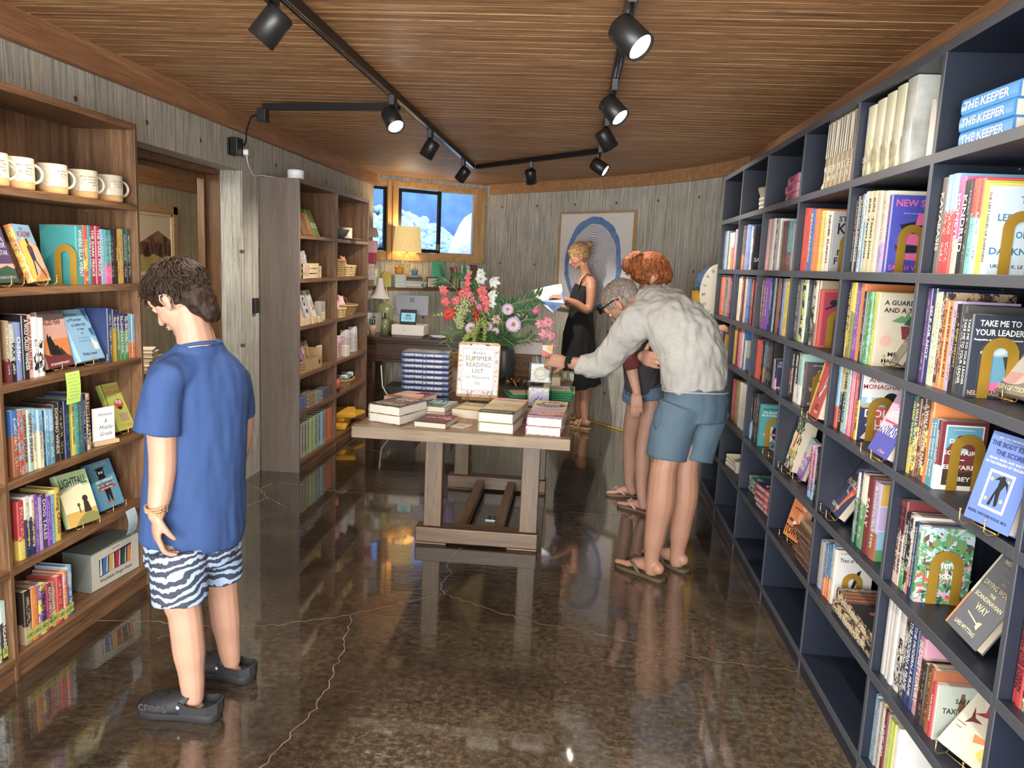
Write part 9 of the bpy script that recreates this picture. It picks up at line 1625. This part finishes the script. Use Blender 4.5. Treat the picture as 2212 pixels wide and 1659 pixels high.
 zb = V((.05,-.85,.45)).normalized(); m = MB(); m.cyl(c + zb * .026,.021,.011, axis=zb, n=26); w_ = m.build('watch_case', M_black, r); m = MB(); m.cyl(c + zb * .0372,.017,.0006, axis=zb, n=24); m.build('watch_face', mat('watch_glass',(.01,.012,.014),.1, var=0), w_)
 rp = hM @ V((.107,-.011,-.006)) + L; ax = (hM.to_3x3() @ V((math.cos(.5),0,-math.sin(.5)))).normalized(); q = ax.orthogonal().normalized(); u = ax.cross(q); MB().tube([rp + (q * math.cos(a) + u * math.sin(a)) * .0098 for a in [2 * PI * k / 16 for k in range(17)]],[(.004,.0014)] * 17, n=6, side=ax).build('ring', M_black, r)
 om = mat('olive_foam',(.085,.058,.030),.75, bump=.15, bscale=200); flipflop(r, hA, tA, om, mat('olive_webbing',(.10,.075,.035),.7),1.12); flipflop(r, hB, tB, om, MATS['olive_webbing'],1.12)
man()
# ---- red-haired girl behind the man
def girl():
 r = thing('person', 'red-haired girl in a charcoal top and denim shorts hugging the man', 'person',(.42,4.75,0)); sk = skin('skin_girl',(.50,.28,.20)); b = MB(); S = (.35,.93,0); L = -r.location
 h1, t1, h2, t2 = V((.478,5.0,0)), V((.270,5.02,0)), V((.535,4.66,0)), V((.345,4.80,0)); sandal_foot(b, h1, t1,.92,.016); sandal_foot(b, h2, t2,.92,.016)
 for P in (((1378,850,4.78),(1368,905,4.86),(1360,955,4.93),(1362,1000,4.97),(1360,1040,4.99),(1366,1062,4.985)),((1408,850,4.70),(1402,905,4.70),(1390,955,4.70),(1388,1000,4.69),(1386,1055,4.68),(1390,1092,4.67))): limb(b,[at(*p) for p in P],[.055,.058,.046,.048,.035,.029])
 T_ = [(1390,840,4.74,.09,.06),(1388,780,4.68,.09,.06),(1392,710,4.58,.10,.07),(1398,665,4.49,.06,.05)]; limb(b,[at(x, y, d) for x, y, d, _, _ in T_],[(a, c) for *_, a, c in T_], side=S)
 sh, el, wr = at(1368,705,4.50), at(1362,778,4.50), at(1376,848,4.50); limb(b,[at(1392,690,4.53), sh, el, wr],[.06,.05,.038,.025]); hand(b, hmat(wr,(.05,0,-1),(-.2,-.97,0)),.88,(.25,.3,.3,.35),.12,(.3,.3),.3, flip=-1)
 rr = at(1548,708,5.0); limb(b,[at(1420,680,4.62), at(1475,730,4.75), at(1515,722,4.92), rr],[.05,.04,.033,.022]); hand(b, hmat(rr,(.95,.1,.08),(.05,-.25,1)),.85,(.2,.15,.18,.25),.15,(.4,.3),.2, flip=-1)
 Mh = HM(at(1404,600,4.36),(.83,.20,-.50),(.45,.1,.88),.98); head_pieces(b, Mh); limb(b,[at(1398,665,4.49), at(1396,640,4.42), at(1398,618,4.38)],[.05,.045,.045]); bake(b, 'body', sk, r,.0055,3); face_parts(r, Mh, sk); ear_inner(r, Mh,-1, sk)
 cm = mat('charcoal_jersey',(.055,.055,.056),.9, var=.06, bump=.2, bscale=200); s = MB(); T_ = [(1388,832,4.73,.138,.105),(1386,790,4.69,.140,.11),(1388,730,4.61,.145,.11),(1395,690,4.53,.12,.09),(1398,668,4.49,.07,.07)]; s.tube([at(x, y, d) for x, y, d, _, _ in T_],[(a, c) for *_, a, c in T_], n=26, side=S); limb(s,[at(1392,695,4.53), sh, at(1362,765,4.50)],[.085,.066,.052],18); limb(s,[at(1410,690,4.58), at(1440,705,4.66), at(1475,730,4.75)],[.075,.06,.05],18)
 bake(s, 'sweatshirt', cm, r,.007,4, folds=(.007,(14,14,10))); mm = mat('maroon_cuff',(.17,.042,.036),.9, bump=.2, bscale=250); m = MB(); m.tube([at(1361,762,4.50) + L, at(1362,778,4.50) + L, at(1366,796,4.50) + L],[.056,.053,.047], n=20); m.build('cuff', mm, r)
 dm = mat('faded_denim',(.10,.15,.22),.85, var=.3, vscale=35, bump=.2, bscale=300); s = MB(); T_ = [(1390,822,4.735,.125,.10),(1390,850,4.74,.132,.105)]; s.tube([at(x, y, d) for x, y, d, _, _ in T_],[(a, c) for *_, a, c in T_], n=24, side=S)
 for P in (((1378,835,4.80),(1372,866,4.83)),((1404,835,4.70),(1406,862,4.70))): s.tube([at(*p) for p in P],[.088,.086], n=20)
 bake(s, 'denim_shorts', dm, r,.006,2, folds=(.003,(25,25,25)))
 hm = hairmat('copper_hair',(.11,.030,.010),(.36,.115,.035)); h = MB(); ellM(h, Mh,(-.012,0,.040),(.112,.090,.100)); ellM(h, Mh,(.055,0,.055),(.060,.076,.05),(0,.4,0)); ellM(h, Mh,(-.06,0,.0),(.06,.07,.065)); ellM(h, Mh,(-.125,0,.040),(.05,.045,.05)); ellM(h, Mh,(-.15,.0,.0),(.038,.038,.05)); bake(h, 'hair', hm, r,.006,3, folds=(.006,(50,50,50)))
 bun = V((-1,0,.15)); strands(r, Mh,420, lambda d, rs: (bun, rs.uniform(.7,1.2), rs.uniform(0,.04)), hm,8,.0024, rad=(.115,.093,.104), cen=(-.012,0,.038), zmin=-.35, cap=lambda d: not (d.x > .45 and d.z < .2)); Lh = Matrix.Translation(L) @ Mh; m = MB(); rs = random.Random(2)
 for k in range(90): a = rs.uniform(0,6.3); rad = rs.uniform(.02,.055); c = V((-.135,0,.025)); m.tube([Lh @ (c + V((rs.uniform(-.02,.02) + .02 * math.cos(t * 3 + a), rad * math.cos(t * 2.2 + a), rad * math.sin(t * 2.2 + a) - .03 * t))) for t in (0,.3,.6,.9,1.2)],[.004,.004,.0035,.003,.001], n=5)
 o = m.build('curly_bun', hm, r); o['kind'] = 'stuff'; m = MB()
 for sy in (1,-1):
  m.tube([Lh @ V((-.10, sy * .012,.09)), Lh @ V((-.14, sy * .045,.065)), Lh @ V((-.165, sy * .045,.01)), Lh @ V((-.15, sy * .012,-.04))],[(.004,.008)] * 4, n=6)
 m.build('claw_clip', mat('tortoise_clip',(.06,.025,.015),.25, var=.4, vscale=40), r)
 fm = mat('tan_flipflop',(.16,.10,.065),.7); flipflop(r, h1, t1, fm, mat('blush_strap',(.55,.36,.30),.6),.9,.045); flipflop(r, h2, t2, fm, MATS['blush_strap'],.9,.045)
girl()
# ---- woman reading by the artwork
def woman():
 r = thing('person', 'woman in a long black sleeveless dress reading beside the framed artwork', 'person',(.11,7.15,0)); sk = skin('skin_woman',(.40,.195,.115)); b = MB(); Y = 7.15; S = (.25,.97,0); L = -r.location; A = lambda x, y, d=0: at(x, y, Y + d)
 h1, t1, h2, t2 = V((.185,7.06,0)), V((.005,7.20,0)), V((.165,7.32,0)), V((-.015,7.42,0)); sandal_foot(b, h1, t1,.98,.028); sandal_foot(b, h2, t2,.98,.028)
 for P in (((1262,800,0),(1263,850,0),(1262,880,-.02),(1263,905,-.05)),((1256,800,.14),(1254,850,.18),(1250,880,.2),(1252,900,.2))): limb(b,[A(*p) for p in P],[.055,.052,.042,.033])
 T_ = [(1255,720,.05,.10,.07),(1255,680,.04,.09,.065),(1258,640,.03,.115,.08),(1264,612,.03,.125,.070),(1266,598,.03,.06,.055)]; limb(b,[A(x, y, d) for x, y, d, _, _ in T_],[(a, c) for *_, a, c in T_], side=S)
 limb(b,[A(1266,602,.03), A(1264,585,.02), A(1258,568,.0)],[.052,.046,.048]); Mh = HM(A(1252,554,0),(-.90,-.10,-.38),(-.36,0,.93),.96); head_pieces(b, Mh)
 sh, el, wr = A(1277,612,-.10), A(1272,668,-.14), A(1222,646,-.22); limb(b,[A(1266,608,.02), sh, el, A(1245,656,-.18), wr],[.055,.050,.040,.036,.023]); hand(b, hmat(wr,(-.95,-.1,.25),(-.1,-.5,.8)),.9,(.45,.5,.5,.5),.06,(.5,.4),.4, flip=1)
 limb(b,[A(1262,608,.14), A(1258,662,.14), A(1235,660,.02), A(1216,648,-.1)],[.05,.04,.034,.023]); hand(b, hmat(A(1216,648,-.1),(-.95,-.1,.1),(.1,.5,-.8)),.9,(.4,.5,.5,.5),.06, flip=-1); bake(b, 'body', sk, r,.0055,3); face_parts(r, Mh, sk, brow=(.25,.14,.07)); ear_inner(r, Mh,1, sk)
 dm = mat('black_dress_cloth',(.008,.008,.009),.85, var=.02); s = MB(); T_ = [(1263,836,.05,.155,.16),(1258,815,.05,.17,.165),(1250,770,.05,.175,.165),(1250,720,.05,.165,.145),(1255,672,.03,.125,.105),(1257,645,.03,.138,.115),(1262,625,.02,.130,.100),(1264,617,.02,.115,.085)]
 s.tube([A(x, y, d) for x, y, d, _, _ in T_],[(a, c) for *_, a, c in T_], n=30, side=S); bake(s, 'dress', dm, r,.007,4, folds=(.008,(20,20,3))); m = MB()
 for sy in (-.10,.12): m.tube([A(1250,625, sy) + L, A(1257,605, sy) + L, A(1268,592, sy * .8) + L, A(1283,602, sy) + L, A(1288,622, sy) + L],.006, n=6)
 m.build('dress_strap', dm, r); hm = hairmat('blonde_hair',(.17,.09,.035),(.46,.29,.13)); h = MB(); ellM(h, Mh,(-.014,0,.042),(.104,.083,.092)); ellM(h, Mh,(-.055,0,.01),(.056,.068,.065)); ellM(h, Mh,(.05,0,.075),(.05,.066,.035),(0,.5,0)); ellM(h, Mh,(-.125,0,.075),(.036,.034,.036)); bake(h, 'hair', hm, r,.006,3, folds=(.003,(60,60,60)))
 strands(r, Mh,300, lambda d, rs: (V((-1,0,.35)), rs.uniform(.8,1.3), rs.uniform(0,.02)), hm,4,.0022, rad=(.107,.086,.097), cen=(-.014,0,.040), zmin=-.3, cap=lambda d: not (d.x > .4 and d.z < .3))
 tm_ = mat('tan_sandal',(.42,.27,.12),.75, bump=.1);
 for h_, t_ in ((h1, t1),(h2, t2)):
  flipflop(r, h_, t_, tm_, tm_,.98,.046); d = (t_ - h_).normalized(); q = V((-d.y, d.x,0)); Ln = (t_ - h_).length; m = MB()
  for t0, hh, w_ in ((.62,.060,.045),(.40,.085,.04)): m.tube([h_ + L + d * Ln * t0 + q * w_ * math.cos(a) + V((0,0,.02 + hh * math.sin(a))) for a in [PI * k / 10 for k in range(11)]],[(.011,.003)] * 11, n=6, side=d)
  m.tube([h_ + L + d * Ln * .35 + q * .036 + V((0,0,.075)), h_ + L + d * -.012 + V((0,0,.075)), h_ + L + d * Ln * .35 - q * .036 + V((0,0,.075))],[(.010,.003)] * 3, n=6); m.build('ankle_strap', tm_, r)
 # the open volume she holds
 bk = thing('open_magazine', 'open softcover with a dark blue landscape cover held by the woman', 'book', tuple(A(1190,640,-.22))); L2 = -Vector(bk.location); sp0, sp1 = A(1164,650,-.24) + L2, A(1215,628,-.20) + L2
 c0, c1 = A(1193,677,-.30) + L2, A(1220,655,-.28) + L2; m = MB(); P = lambda a, b_, t: a.lerp(b_, t); n = V((.02,-.01,.015)); m.add([sp0, sp1, c1, c0, sp0 + n * .2, sp1 + n * .2, c1 + n * .2, c0 + n * .2],[(0,1,2,3),(7,6,5,4),(0,4,5,1),(1,5,6,2),(2,6,7,3),(3,7,4,0)]); m.build('cover', mat('blue_landscape_cover',(.03,.06,.13),.3, var=1.2, vscale=25), bk)
 u0, u1 = A(1150,628,-.1) + L2, A(1170,606,-.06) + L2; m = MB()
 for k in range(6): a = V((.0,.012 * k,.003 * k)); m.strip([P(sp0, sp1, t) + a * .3 for t in (0,.33,.66,1)],[P(u0, u1 + V((.12,0,-.04)), t) + a + V((.012 * k,0,.01 * math.sin(t * 3))) for t in (0,.33,.66,1)])
 m.build('pages', mat('matte_page',(.62,.58,.50),.7), bk)
woman()
